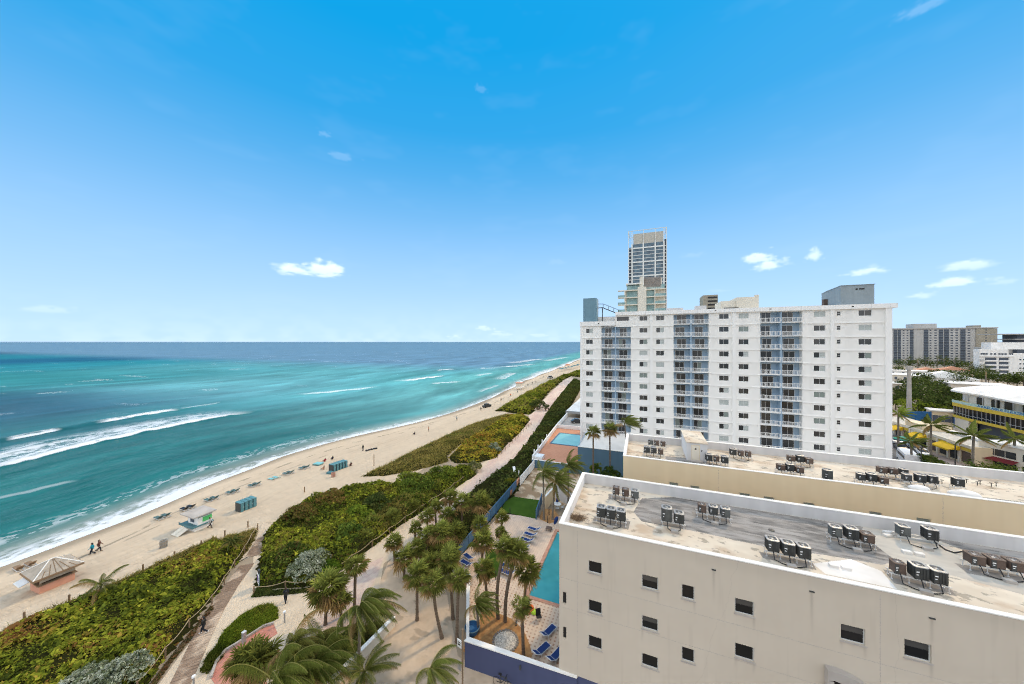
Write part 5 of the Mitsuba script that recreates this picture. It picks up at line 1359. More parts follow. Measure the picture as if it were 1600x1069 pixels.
for k, (px_, py_) in enumerate([(-67.60, 66.09), (-67.33, 66.69), (-67.06, 67.30), (-66.79, 67.92), (-66.46, 68.27)]):
    one('beach_bag', f'dark bag, {["first", "second", "third", "fourth", "fifth"][k]} from the left in the short line on the sand', 'bag', trimesh.Trimesh(heap.vertices * [.35, .3, .25] + [px_, py_, float(ground_z(px_, py_)) + .15], heap.faces, process=False), 'black', 'line of dark bags', smooth=True)

# ------------------------------------------------------------------ beach huts and furniture
kz = float(ground_z(-64.5, 16))
ki = thing('beach_kiosk', 'closed beach kiosk with salmon walls and a pale shingled hip roof', 'kiosk')
part(ki, 'wall', MB().box(-66.3, -63.55, 14.7, 17.2, kz - .35, kz + .95), 'salmon')
part(ki, 'counter', MB().box(-66.4, -63.4, 14.55, 17.35, kz + .95, kz + 1.03), 'wood')
part(ki, 'shadowed_core', MB().box(-66.0, -63.9, 15.0, 16.9, kz + 1.03, kz + 2.0), 'black')  # solid black box: the shade inside the kiosk put into its colour
for x, y in ((-66.2, 14.8), (-63.65, 14.8), (-66.2, 17.1), (-63.65, 17.1)):
    part(ki, 'post', MB().box(x - .08, x + .08, y - .08, y + .08, kz + 1.03, kz + 2.0), 'wood')
part(ki, 'shutter', MB().obox((-63.45, 15.95, kz + 1.62), (.05, 2.5, .62), 0, 0), 'shingle')
part(ki, 'side_awning', MB().add([(-66.0, 14.5, kz + 1.75), (-64.2, 14.5, kz + 1.75), (-64.2, 13.5, kz + 1.45), (-66.0, 13.5, kz + 1.45), (-66.0, 14.5, kz + 1.71), (-64.2, 14.5, kz + 1.71), (-64.2, 13.5, kz + 1.41), (-66.0, 13.5, kz + 1.41)], [[0, 3, 2, 1], [4, 5, 6, 7], [3, 7, 6, 2]]), 'metal_light')
e0, e1, f0, f1, ez, rz_ = -66.9, -63.0, 14.15, 17.75, kz + 2.0, kz + 3.05
r0, r1 = (-64.95, 15.75), (-64.95, 16.15)
rf = MB().quad((e1, f0, ez), (e1, f1, ez), (*r1, rz_), (*r0, rz_)).quad((e0, f1, ez), (e0, f0, ez), (*r0, rz_), (*r1, rz_)).add([(e0, f0, ez), (e1, f0, ez), (*r0, rz_)], [[0, 1, 2]]).add([(e1, f1, ez), (e0, f1, ez), (*r1, rz_)], [[0, 1, 2]])
rf.quad((e0, f0, ez - .02), (e0, f1, ez - .02), (e1, f1, ez - .02), (e1, f0, ez - .02))
k_r = part(ki, 'roof', rf, 'shingle')
part(k_r, 'eave_board', ring_wall(e0 - .02, e1 + .02, f0 - .02, f1 + .02, ez - .22, ez + .01, .06), 'wood')
rid = MB()
for c in ((e0, f0), (e1, f0)):
    rid.beam((*c, ez + .02), (*r0, rz_ + .02), .09, .05)
for c in ((e0, f1), (e1, f1)):
    rid.beam((*c, ez + .02), (*r1, rz_ + .02), .09, .05)
rid.beam((*r0, rz_ + .03), (*r1, rz_ + .03), .1, .05)
part(k_r, 'ridge', rid, 'cap_white')
for t in np.linspace(.16, .84, 6):
    yb = f0 + (f1 - f0) * t
    yt = np.interp(t, [0, .44, .56, 1], [15.75, 15.75, 16.15, 16.15])
    s = 1.0 if .4 < t < .6 else (t / .44 if t < .44 else (1 - t) / .44)
    top_ = np.array([e1, yb, ez]) + (np.array([r0[0], np.interp(t, [0, 1], [15.75, 16.15]), rz_]) - np.array([e1, yb, ez])) * min(1, s) * .96
    part(k_r, 'batten', MB().beam((e1, yb, ez + .015), tuple(top_ + [0, 0, .015]), .05, .04), 'wood')

hz_ = float(ground_z(-63.7, 29))
hu = thing('lifeguard_hut', 'small white and teal beach hut with a flat grey roof and a green panel', 'hut')
part(hu, 'base', MB().box(-65.3, -62.3, 28.0, 30.2, hz_ - .3, hz_ + .75), 'white_trim')
part(hu, 'deck', MB().box(-65.7, -62.1, 27.6, 30.3, hz_ + .75, hz_ + .85), 'teal_box')
part(hu, 'wall', MB().box(-65.0, -62.4, 28.4, 30.2, hz_ + .85, hz_ + 2.25), 'white_trim')
part(hu, 'roof', MB().box(-65.6, -62.0, 27.7, 30.6, hz_ + 2.25, hz_ + 2.38), 'concrete')
part(hu, 'window', MB().box(-64.3, -63.3, 28.37, 28.40, hz_ + 1.15, hz_ + 1.9), 'far_slate')
part(hu, 'green_panel', MB().box(-62.40, -62.36, 29.0, 30.15, hz_ + 1.15, hz_ + 1.85), 'green_print')
part(hu, 'wall_trim', MB().box(-62.4, -62.35, 28.4, 30.2, hz_ + 1.95, hz_ + 2.02), 'teal_box')
part(hu, 'railing', MB().box(-65.7, -62.15, 27.6, 27.66, hz_ + .85, hz_ + 1.1), 'teal_box')
rp = MB()
for k in range(2):
    rp.obox((-63.4 - .95 * k, 26.95, hz_ + .38), (.85, 1.3, .06), 0, .45)
part(hu, 'ramp', rp, 'cream_paint')

cab = Proto()
cab.part('body', MB().box(-.75, .75, -.29, .29, 0, 1.55), 'teal_box').part('door', MB().box(.75, .78, -.24, .24, .08, 1.45), 'teal_door').part('side_panel', MB().box(-.70, .70, -.305, -.29, .06, 1.48), 'metal_dark')
cab.part('roof', MB().add([(-.78, -.31, 1.55), (.80, -.31, 1.55), (.80, .31, 1.55), (-.78, .31, 1.55), (-.70, -.22, 1.64), (.70, -.22, 1.64), (.70, .22, 1.64), (-.70, .22, 1.64)], [[0, 1, 5, 4], [1, 2, 6, 5], [2, 3, 7, 6], [3, 0, 4, 7], [4, 5, 6, 7]]), 'teal_door')
cab.part('vent_pipe', MB().tube([(-.6, .18, 1.6), (-.6, .18, 2.0)], .04, 6), 'metal_grey').part('handle', MB().box(.78, .80, .14, .20, .75, .9), 'metal_light')
for (x0, y0), (x1, y1), n, lab, gr in (((-62.32, 34.02), (-62.28, 36.54), 4, 'near row behind the hut', 'near row of teal cabinets'), ((-62.94, 52.21), (-62.31, 55.51), 5, 'far row on the open sand', 'far row of teal cabinets')):
    for k in range(n):
        t = (k + .5) / n
        x, y = x0 + (x1 - x0) * t - .75, y0 + (y1 - y0) * t
        cab.place('beach_cabinet', f'teal beach cabinet, {["first", "second", "third", "fourth", "fifth"][k]} from the left in the {lab}', 'cabinet', (x, y, float(ground_z(x, y)) - .02), 0, (1, (y1 - y0) / n / .69, .98), gr)
x, y = (-62.50, 51.37)
one('storage_chest', 'low teal chest lying before the far row of cabinets', 'chest', MB().box(x - .9, x + .3, y - .5, y + .5, float(ground_z(x, y)) - .05, float(ground_z(x, y)) + .35), 'teal_box')

bl = Proto()
bl.part('frame', MB().box(-1.0, .95, -.30, -.25, .22, .29).box(-1.0, .95, .25, .30, .22, .29).box(-1.0, -.93, -.25, .25, .22, .29).box(.88, .95, -.25, .25, .22, .29), 'metal_light')
bl.part('cushion', MB().box(-.96, .30, -.27, .27, .291, .37), 'teal_fabric')
bl.part('backrest', MB().add([(.28, -.27, .33), (.28, .27, .33), (.92, .27, .86), (.92, -.27, .86), (.35, -.27, .28), (.35, .27, .28), (.99, .27, .81), (.99, -.27, .81)], [[0, 3, 2, 1], [4, 5, 6, 7], [0, 4, 7, 3], [1, 2, 6, 5], [3, 7, 6, 2]]), 'teal_fabric')
for sx_ in (-.85, .80):
    for sy_ in (-.26, .26):
        bl.part('leg', MB().box(sx_ - .03, sx_ + .03, sy_ - .03, sy_ + .03, -.02, .22), 'metal_light')
k = 0
for (px_, py_), lab, mt in [((-74.58, 29.18), 'first pair left of the lifeguard hut', None), ((-74.18, 32.32), 'pair just behind the lifeguard hut', 'black'), ((-74.13, 35.69), 'pair behind the gap between hut and cabinets', None), ((-73.75, 38.85), 'pair behind the near cabinets', None),
                       ((-73.06, 42.27), 'next pair past the near cabinets', None), ((-73.03, 46.09), 'low pair in the middle of the row', 'teal_pale'), ((-72.53, 48.75), 'pair after the low one', None), ((-72.16, 52.14), 'last standing pair before the pile', None), ((-75.21, 16.20), 'brown pair behind the salmon kiosk', 'wood')]:
    for s, w_ in ((-.42, 'left'), (.48, 'right')):
        bl.place('beach_lounger', f'teal beach lounger, {w_} of the {lab}' if mt != 'wood' else f'brown slatted beach lounger, {w_} one of the pair behind the salmon kiosk', 'sun lounger', (px_ + .1, py_ + s, float(ground_z(px_, py_)) + .01), .06 * s, (1, 1, .45 if lab.startswith('low') else 1.0), 'beach loungers in pairs along the sand', {'cushion': mt, 'backrest': mt} if mt else None)
x, y = (-71.22, 54.85)
pile = thing('lounger_pile', 'flat pile of stacked pale teal lounger cushions on the sand', 'cushion pile')
for k in range(4):
    part(pile, 'cushion', MB().obox((x + .05 * k, y + .04 * k, float(ground_z(x, y)) + .08 + .1 * k), (1.9, 1.3, .085), .05 * k), 'teal_pale' if k > 1 else 'teal_fabric')


def wire_bin(px, lab, mat):
    x, y = px
    z = float(ground_z(x, y))
    b = thing('litter_bin', lab, 'bin')
    m = MB()
    for k in range(14):
        a = 2 * math.pi * k / 14
        m.beam((x + .36 * math.cos(a), y + .36 * math.sin(a), z), (x + .40 * math.cos(a), y + .40 * math.sin(a), z + .95), .045, .02)
    part(b, 'slats', m, mat)
    part(b, 'liner', MB().lathe((x, y, z), [(.33, .05), (.36, .85)], 14), mat)
    for h in (.08, .5, .92):
        part(b, 'hoop', MB().lathe((x, y, z + h), [(.38, -.03), (.42, -.03), (.42, .03), (.38, .03)], 16), 'metal_grey')


wire_bin((-61.68, 24.33), 'pale brown slatted litter bin on the sand left of the lifeguard hut', 'shingle')
wire_bin((-60.34, 50.05), 'small orange litter bin on the sand before the far cabinets', 'salmon')

post = MB().tube([(0, 0, -.3), (0, 0, .95)], .09, 8).mesh()
pp_ = Proto().part('shaft', post, 'wood')
for k, p in enumerate([(-57.80, 12.47), (-57.21, 15.10), (-56.63, 20.49), (-56.35, 23.26), (-56.02, 25.88), (-55.87, 28.54), (-55.50, 31.30), (-59.03, 42.78)]):
    pp_.place('dune_post', ['first', 'second', 'third', 'fourth', 'fifth', 'sixth', 'seventh', 'eighth'][k] + ' short wooden post from the left along the beach edge of the dune', 'post', gp(p), 0, (1, 1, 1), 'wooden posts along the dune edge')
x, y, z = gp((-56.60, 57.47))
one('beach_pole', 'tall thin wooden pole on the sand at the tip of the dune grass', 'pole', MB().tube([(x, y, z - .2), (x, y, z + 2.6)], .07, 8), 'wood')

# far along the beach: vehicles, a lifeguard tower, umbrellas
def buggy(p, lab, s=1.0, a=1.5, mat='metal_dark'):
    x, y, z = gp(p)
    v = thing('beach_vehicle', lab, 'vehicle')
    c_, s_ = math.cos(a), math.sin(a)
    W = lambda u, w, h: (x + (u * c_ - w * s_) * s, y + (u * s_ + w * c_) * s, z + h * s)
    part(v, 'body', MB().obox(W(0, 0, .68), (4.2 * s, 1.7 * s, .55 * s), a).obox(W(1.3, 0, 1.0), (1.3 * s, 1.6 * s, .16 * s), a), mat)
    part(v, 'cabin', MB().obox(W(-.1, 0, 1.25), (1.7 * s, 1.5 * s, .62 * s), a), 'window_glass')
    part(v, 'roof', MB().obox(W(-.1, 0, 1.60), (1.8 * s, 1.6 * s, .09 * s), a), mat)
    for u in (-1.35, 1.35):
        for w in (-.8, .8):
            q = np.array(W(u, w, .38))
            d = np.array([-s_, c_, 0]) * .13 * s
            part(v, 'wheel', MB().tube([q - d, q + d], .38 * s, 14), 'rubber')


buggy((-64.13, 130.79), 'dark pickup parked on the far sand', 1.0, 1.2)
buggy((-67.19, 249.39), 'distant grey vehicle at the edge of the far dune', 1.3, 1.3, 'metal_grey')
x, y, z = gp((-70.83, 189.81))
tw = thing('lifeguard_tower', 'tiny pale lifeguard tower far down the beach', 'tower')
part(tw, 'cabin', MB().box(x - 1.6, x + 1.6, y - 1.6, y + 1.6, z + 1.6, z + 4.0), 'cream_paint')
part(tw, 'roof', MB().box(x - 2.1, x + 2.1, y - 2.1, y + 2.1, z + 4.0, z + 4.3), 'salmon')
part(tw, 'deck', MB().box(x - 2.3, x + 2.3, y - 2.3, y + 2.3, z + 1.4, z + 1.6), 'white_trim')
for dx in (-1.5, 1.5):
    for dy in (-1.5, 1.5):
        part(tw, 'leg', MB().box(x + dx - .12, x + dx + .12, y + dy - .12, y + dy + .12, z, z + 1.4), 'white_trim')
umb = Proto()
umb.part('pole', MB().tube([(0, 0, 0), (0, 0, 2.5)], .05, 6), 'metal_light').part('canopy', MB().lathe((0, 0, 0), [(1.7, 2.1), (1.2, 2.45), (.5, 2.75), (.001, 2.85)], 12), 'teal_box')
rng = np.random.default_rng(14)
for k, p in enumerate([(-73.17, 312.28), (-72.92, 319.42), (-70.94, 322.06), (-70.09, 333.20), (-68.20, 340.18), (-67.99, 352.92), (-65.84, 356.17), (-67.07, 370.63)]):
    umb.place('beach_umbrella', f'tiny dark beach umbrella, {["first", "second", "third", "fourth", "fifth", "sixth", "seventh", "eighth"][k]} from the left in the distant cluster', 'umbrella', gp(p), 0, 1.25, 'distant cluster of beach umbrellas')
umb.place('beach_umbrella', 'tiny orange beach umbrella standing out in the distant cluster', 'umbrella', gp((-73.65, 343.64)), 0, 2.0, None, {'canopy': 'terracotta'})

# ------------------------------------------------------------------ rope fences, signs and lights on the paths
def rope_fence(lab, pts, step, h=.95, skip_posts=False):
    f = thing('rope_fence', lab, 'fence')
    pts = np.array(pts, float)
    seg_ = np.r_[0, np.cumsum(np.linalg.norm(np.diff(pts, axis=0), axis=1))]
    n = max(2, int(round(seg_[-1] / step)) + 1)
    P = [np.array([np.interp(s_, seg_, pts[:, 0]), np.interp(s_, seg_, pts[:, 1])]) for s_ in np.linspace(0, seg_[-1], n)]
    for p in P:
        z = float(ground_z(*p))
        part(f, 'post', MB().tube([(*p, z - .1), (*p, z + h + .05)], .065, 7), 'wood')
    for p, q in zip(P, P[1:]):
        t = np.linspace(0, 1, 7)
        z0, z1 = float(ground_z(*p)), float(ground_z(*q))
        part(f, 'rope', MB().tube(np.c_[p[0] + (q[0] - p[0]) * t, p[1] + (q[1] - p[1]) * t, z0 + (z1 - z0) * t + h - .22 * 4 * t * (1 - t)], .035, 5), 'rope_tan')


rope_fence('rope fence on wooden posts along the left side of the boardwalk', [(-37.15, 13.12), (-37.37, 13.45), (-40.37, 17.17), (-42.65, 20.85), (-45.84, 23.95), (-48.99, 27.34), (-53.21, 31.30)], 3.2)
rope_fence('rope fence round the shrubs at the corner of the pale plaza', [(-39.71, 22.98), (-38.31, 24.39), (-36.26, 25.16), (-34.55, 26.25)], 2.6)
rope_fence('long rope fence between the shrubs and the sandy promenade', [(-34.27, 27.66), (-34.04, 31.91), (-34.06, 36.18), (-34.01, 41.56), (-33.72, 47.35), (-33.24, 49.53), (-33.44, 55.05), (-33.32, 57.29)], 3.4)
rope_fence('wooden fence beside the far dune shrubs on the promenade', [(-32.23, 71.72), (-32.98, 81.32), (-34.10, 93.38), (-34.79, 104.67)], 3.0, .8)
x, y, z = gp((-40.56, 23.96))
sg = thing('notice_board', 'white notice board with a purple picture at the rope fence corner', 'sign')
part(sg, 'post', MB().box(x - .05, x + .05, y - .02, y + .08, z, z + 1.6), 'shaft_blue')
part(sg, 'board', MB().obox((x, y - .05, z + .95), (.95, .05, 1.05), -.4), 'white_plastic')
part(sg, 'picture', MB().obox((x - .012, y - .082, z + .98), (.72, .02, .66), -.4), 'purple_print')
part(sg, 'top_box', MB().obox((x, y + .03, z + 1.75), (.4, .2, .35), -.4), 'metal_dark')
lb = Proto()
lb.part('post', MB().tube([(0, 0, 0), (0, 0, 1.0)], .07, 8), 'metal_grey').part('lamp_head', MB().lathe((0, 0, 1.0), [(.13, 0), (.15, .05), (.12, .14), (.001, .16)], 12), 'white_plastic')
lb.place('path_light', 'short path light with a white head on the pale plaza', 'path light', gp((-32.99, 21.85)), 0, 1.0)
lb.place('path_light', 'short path light with a white head at the bottom edge beside the boardwalk', 'path light', gp((-33.37, 14.94)), 0, 1.0)
x, y, z = gp((-34.24, 18.98))
pi = thing('square_pillar', 'slim square grey pillar beside the curved red path', 'pillar')
part(pi, 'shaft', MB().box(x - .13, x + .13, y - .13, y + .13, z, z + 1.0), 'metal_grey')
part(pi, 'cap', MB().box(x - .15, x + .15, y - .15, y + .15, z + 1.0, z + 1.06), 'metal_light')
x, y = (-13.19, 22.58)
zt = 4.85
sp = thing('street_pole', 'thin dark pole with a small white sign in front of the navy wall', 'pole')
part(sp, 'shaft', MB().tube([(x, y, G), (x, y, zt)], .065, 8), 'wood')
part(sp, 'sign', MB().obox((x - .25, y - .08, zt - 1.15), (.42, .04, .62), -.2), 'white_plastic', label='small white sign')
part(sp, 'sign_print', MB().obox((x - .25, y - .105, zt - 1.05), (.26, .01, .08), -.2).obox((x - .25, y - .105, zt - 1.22), (.26, .01, .12), -.2), 'metal_dark')
part(sp, 'lower_sign', MB().obox((x - .25, y - .06, zt - 2.9), (.35, .04, .75), -.2), 'metal_grey')
lo = thing('low_wall', 'low cream wall cutting diagonally across the bottom of the photo', 'wall')
wp = [(-23.16, 18.30), (-22.91, 20.93), (-22.64, 25.59)]
part(lo, 'wall', MB().beam((*wp[0], G + .45), (*wp[1], G + .45), .28, .9).beam((*wp[1], G + .45), (*wp[2], G + .45), .28, .9), 'cream_paint')
part(lo, 'coping', MB().beam((*wp[0], G + .93), (*wp[1], G + .93), .36, .08).beam((*wp[1], G + .93), (*wp[2], G + .93), .36, .08), 'cap_white')
bk = thing('bicycle', 'dark bicycle leaning against the foot of the navy wall', 'bicycle')
bx_, by_ = -11.0, 24.25
for dx in (0, 1.0):
    t = np.linspace(0, 2 * math.pi, 19)
    part(bk, 'wheel', MB().tube(np.stack([bx_ + dx + .32 * np.cos(t), by_ + .05 * np.sin(t), G + .33 + .32 * np.sin(t)], 1), .022, 5, False), 'rubber')
part(bk, 'frame', MB().beam((bx_, by_, G + .33), (bx_ + .4, by_, G + .35), .04).beam((bx_ + .4, by_, G + .35), (bx_ + .85, by_ + .03, G + .85), .04).beam((bx_ + .3, by_ + .03, G + .85), (bx_ + .85, by_ + .03, G + .85), .04).beam((bx_ + .4, by_, G + .35), (bx_ + .28, by_ + .04, G + .95), .04).beam((bx_ + 1.0, by_, G + .33), (bx_ + .83, by_ + .04, G + .98), .04), 'metal_dark')
part(bk, 'saddle', MB().box(bx_ + .16, bx_ + .42, by_ - .04, by_ + .11, G + .95, G + 1.0), 'black')
part(bk, 'handlebar', MB().beam((bx_ + .83, by_ - .22, G + 1.0), (bx_ + .83, by_ + .24, G + 1.0), .035), 'black')


# ------------------------------------------------------------------ plants
WIND = np.array([.93, -.20, 0.])                                   # the sea wind blows inland


def leaf_quads(c, n, size, rng, col, ratio=.62, up=None):
    """One rhombus per leaf at c with normal n; returns vertices, faces, colours."""
    k = len(c)
    r = rng.normal(0, 1, (k, 3)) if up is None else up
    t = np.cross(n, r)
    t /= np.linalg.norm(t, axis=1, keepdims=True) + 1e-9
    b = np.cross(n, t)
    s = size[:, None] if np.ndim(size) else size
    v = np.stack([c + t * s * .5, c + b * s * .5 * ratio, c - t * s * .5, c - b * s * .5 * ratio], 1).reshape(-1, 3)
    i = np.arange(k)[:, None] * 4
    f = np.vstack([np.hstack([i, i + 1, i + 2]), np.hstack([i, i + 2, i + 3])])
    return v, f, np.repeat(col, 4, axis=0)


def palette(cols, w, rng, jit=.22):
    """Colours of the leaves from a list, chosen by w in [0, 1] plus a little chance."""
    cols = np.array(cols)
    k = np.clip((w * len(cols)).astype(int), 0, len(cols) - 1)
    c = cols[k] * np.exp(rng.normal(0, jit, (len(w), 1)))
    return np.clip(c, 0, 1)


def hedge(key, label, poly, n, size, h, cols, seed, clump=1.6, edge=1.0, blades=0., base=(.035, .035, .012), cat=None, grid=.6, rough=1., ragged=.55):
    """A mass of shrubs as one object: a dark lumpy body, covered with leaves (and grass blades)."""
    rng = np.random.default_rng(seed)
    P = np.array(poly, float)
    lo, hi = P.min(0), P.max(0)

    def height(x, y):
        e = np.clip((edge_dist(P, x, y) - ragged * meshkit.noise(np.stack([x * 1.1, y * 1.1, x * 0], -1), seed + 21)) / edge, 0, 1)
        q = np.stack([x / clump, y / clump, x * 0], -1)
        return h * np.sqrt(e) * (.45 + rough * .95 * (meshkit.fbm(q, 3, seed) - .12) + .35 * (meshkit.noise(q * .33, seed + 9) - .5))

    need, pts = int(n * 1.02), []
    while need > 0:
        x, y = rng.uniform(lo[0], hi[0], 3 * n), rng.uniform(lo[1], hi[1], 3 * n)
        keep = inside(P, x, y)
        x, y = x[keep][:need], y[keep][:need]
        pts.append(np.c_[x, y])
        need -= len(x)
    p = np.vstack(pts)[:n]
    x, y = p[:, 0], p[:, 1]
    H = height(x, y)
    g = .15
    nx, ny = (height(x - g, y) - height(x + g, y)) / (2 * g), (height(x, y - g) - height(x, y + g)) / (2 * g)
    nrm = np.stack([nx * .8, ny * .8, np.ones(n)], 1) + rng.normal(0, .55, (n, 3))
    nrm /= np.linalg.norm(nrm, axis=1, keepdims=True)
    z = ground_z(x, y) + H * (1 - .35 * rng.uniform(0, 1, n) ** 3) + rng.normal(0, .04, n) * h
    w = np.clip(.5 + 1.25 * (meshkit.fbm(np.stack([x / (2.2 * clump), y / (2.2 * clump), x * 0], -1), 3, seed + 3) - .5) + rng.normal(0, .17, n), 0, .999)
    col = palette(cols, w, rng)
    V, F, Cc = [], [], []
    at_ = 0
    isb = rng.uniform(0, 1, n) < blades
    s = size * np.exp(rng.normal(0, .3, n)) * (.55 + .95 * meshkit.fbm(np.stack([x / (1.7 * clump), y / (1.7 * clump), x * 0], -1), 3, seed + 40))
    s = np.where(meshkit.fbm(np.stack([x / (.8 * clump), y / (.8 * clump), x * 0], -1), 3, seed + 51) < .40, s * .35, s) * 1.12
    q = leaf_quads(np.c_[x, y, z][~isb], nrm[~isb], s[~isb], rng, col[~isb])
    parts_ = [q]
    if isb.any():
        b = np.c_[x, y, z - .1 * h][isb]
        k = len(b)
        d = np.stack([rng.normal(.55, .4, k), rng.normal(-.1, .4, k), rng.uniform(.5, 1.2, k)], 1)
        d /= np.linalg.norm(d, axis=1, keepdims=True)
        L = size * rng.uniform(1.6, 3.6, k)[:, None]
        sd = np.cross(d, rng.normal(0, 1, (k, 3)))
        sd *= size * .16 / (np.linalg.norm(sd, axis=1, keepdims=True) + 1e-9)
        v = np.stack([b - sd, b + sd, b + d * L], 1).reshape(-1, 3)
        i = np.arange(k)[:, None] * 3
        parts_.append((v, np.hstack([i, i + 1, i + 2]), np.repeat(col[isb], 3, axis=0)))
    gx, gy = np.meshgrid(np.arange(lo[0] - grid, hi[0] + grid, grid), np.arange(lo[1] - grid, hi[1] + grid, grid), indexing='ij')
    ins = inside(P, gx, gy)
    gz_ = ground_z(gx, gy) + np.where(ins, height(gx, gy) * .80, -.12)
    ny_ = gx.shape[1]
    i, j = np.meshgrid(np.arange(gx.shape[0] - 1), np.arange(ny_ - 1), indexing='ij')
    ok = (ins[:-1, :-1] | ins[1:, :-1] | ins[:-1, 1:] | ins[1:, 1:])
    qd = np.stack([i * ny_ + j, (i + 1) * ny_ + j, (i + 1) * ny_ + j + 1, i * ny_ + j + 1], -1)[ok]
    bv = np.stack([gx, gy, gz_], -1).reshape(-1, 3)
    parts_.append((bv, np.vstack([qd[:, [0, 1, 2]], qd[:, [0, 2, 3]]]), np.tile(base, (len(bv), 1))))
    for v, f, c in parts_:
        V.append(v)
        F.append(f + at_)
        Cc.append(c)
        at_ += len(v)
    k = fresh(key)
    scene[k] = mikit.ply(trimesh.Trimesh(np.vstack(V), np.vstack(F), process=False), 'mat_leaf', color=np.vstack(Cc))
    labels[k] = {'kind': 'stuff', 'label': label, 'category': cat or 'shrubs'}


GRAPE = [(.055, .070, .014), (.095, .120, .018), (.160, .190, .022), (.230, .255, .028), (.330, .330, .038), (.290, .215, .042), (.210, .105, .036)]
DUNE_C = [(.17, .16, .04), (.26, .22, .055), (.33, .27, .075), (.40, .32, .10), (.29, .215, .072), (.22, .235, .048)]
DARK = [(.032, .048, .014), (.048, .070, .020), (.070, .096, .026), (.105, .125, .032), (.135, .140, .042)]
YEL = [(.12, .15, .022), (.23, .24, .03), (.35, .32, .036), (.43, .32, .042), (.38, .215, .048), (.24, .26, .032)]
hedge('sea_grape_thicket', 'broad thicket of yellow-green sea grape between the beach and the boardwalk', [(-57.21, 9.09), (-56.27, 10.82), (-56.30, 12.93), (-55.51, 15.55), (-55.37, 18.78), (-55.00, 24.42), (-55.33, 27.75), (-49.51, 27.71), (-47.33, 25.56), (-45.68, 23.22), (-43.87, 21.82), (-42.99, 20.25), (-40.89, 18.15), (-39.22, 15.72), (-37.72, 14.17), (-36.76, 13.23), (-34.23, 10.13), (-45.05, 5.82)],
      26000, .30, 1.35, GRAPE, 1, 1.5, 1.1)
hedge('dune_grass', 'tuft of brown dune grass at the seaward tip of the sea grape thicket', [(-55.65, 27.16), (-54.85, 29.05), (-53.71, 31.51), (-52.33, 30.87), (-49.11, 27.87), (-47.89, 25.86), (-48.83, 24.96)], 2600, .22, .8, DUNE_C, 2, .9, .6, .8)
hedge('sea_grape_thicket', 'deep green and rusty sea grape thicket behind the white notice board', [(-50.50, 30.47), (-52.36, 33.42), (-53.79, 36.67), (-54.49, 40.19), (-52.94, 43.78), (-50.08, 46.94), (-45.39, 49.38), (-42.53, 52.35), (-39.17, 58.36), (-35.58, 65.14), (-32.43, 61.05), (-32.89, 55.57), (-33.13, 51.43), (-33.53, 44.45), (-34.12, 39.79), (-33.96, 35.11), (-34.12, 31.48), (-34.08, 28.18), (-34.28, 26.68), (-36.57, 25.45), (-39.33, 23.93), (-39.39, 23.11), (-42.18, 24.61), (-45.97, 27.43)],
      34000, .32, 1.75, [(.150, .105, .034), (.075, .105, .018)] + GRAPE[:5] + [(.20, .17, .035)], 3, 1.9, 1.2, .06)
hedge('dune_grass', 'wide slope of olive-brown dune grass above the dark thicket', [(-54.43, 51.35), (-54.38, 58.16), (-54.68, 67.30), (-54.76, 81.60), (-53.94, 99.66), (-48.81, 115.79), (-45.73, 114.68), (-44.06, 94.08), (-45.80, 77.38), (-44.33, 68.81), (-41.96, 65.14), (-45.47, 58.05), (-49.92, 53.39)],
      17000, .30, .75, DUNE_C, 4, 2.2, 1.2, .55)
hedge('sea_grape_thicket', 'bright yellow and orange sea grape beside the middle stretch of promenade', [(-43.35, 67.29), (-45.24, 76.43), (-45.94, 93.33), (-47.15, 111.85), (-42.43, 118.33), (-37.29, 111.47), (-35.08, 96.06), (-33.88, 80.38), (-32.66, 71.55), (-35.38, 66.90), (-39.88, 65.10)],
      15000, .36, 1.7, YEL, 5, 2.4, 1.2)
hedge('dune_shrubs', 'far belt of dune shrubs between the sand and the promenade', [(-55.62, 121.85), (-58.00, 154.15), (-60.10, 193.29), (-61.05, 249.76), (-56.38, 314.90), (-48.18, 341.99), (-42.96, 259.47), (-54.23, 265.31), (-54.00, 236.55), (-48.79, 178.62), (-42.35, 134.35), (-40.15, 119.24), (-47.80, 119.86)],
      15000, .75, 2.0, GRAPE[:5] + DUNE_C[1:4], 6, 5.0, 2.0, .1, grid=1.5)
hedge('promenade_shrubs', 'dark green shrub belt between the promenade and the white terrace wall', [(-48.21, 247.75), (-36.40, 219.85), (-27.99, 134.35), (-24.86, 101.73), (-24.54, 84.68), (-23.68, 75.14), (-22.29, 68.84), (-21.89, 59.95), (-21.55, 53.43), (-21.96, 47.37), (-21.59, 40.83), (-21.44, 36.54), (-22.85, 36.37), (-25.84, 39.14), (-28.41, 45.21), (-29.32, 52.95), (-28.97, 63.15), (-28.56, 74.13), (-30.89, 95.41), (-36.38, 135.26), (-43.98, 203.34)],
      22000, .42, 1.9, DARK[1:] + [(.075, .095, .020), (.050, .070, .016), (.110, .120, .024)], 7, 1.8, 1.3, .05)
hedge('understorey', 'dark low planting under the cluster of palms beside the blue fence', [(-22.4, 52), (-22.3, 37), (-22.6, 33.5), (-25, 33), (-28, 36), (-29, 42), (-27.5, 50)], 5000, .35, 1.1, DARK, 8, 1.5, .8, .2)
hedge('dune_grass', 'fringe of brown grass along the beach edge of the sea grape thicket', [(-56.18, 10.15), (-57.41, 11.03), (-57.68, 13.25), (-57.11, 16.00), (-57.11, 19.37), (-56.99, 25.30), (-56.91, 28.00), (-54.37, 27.27), (-54.29, 24.10), (-54.58, 18.51), (-54.78, 15.34), (-55.62, 12.78), (-55.51, 10.67)], 3600, .20, .55, DUNE_C, 14, .9, .4, .85, ragged=.2, grid=.4)
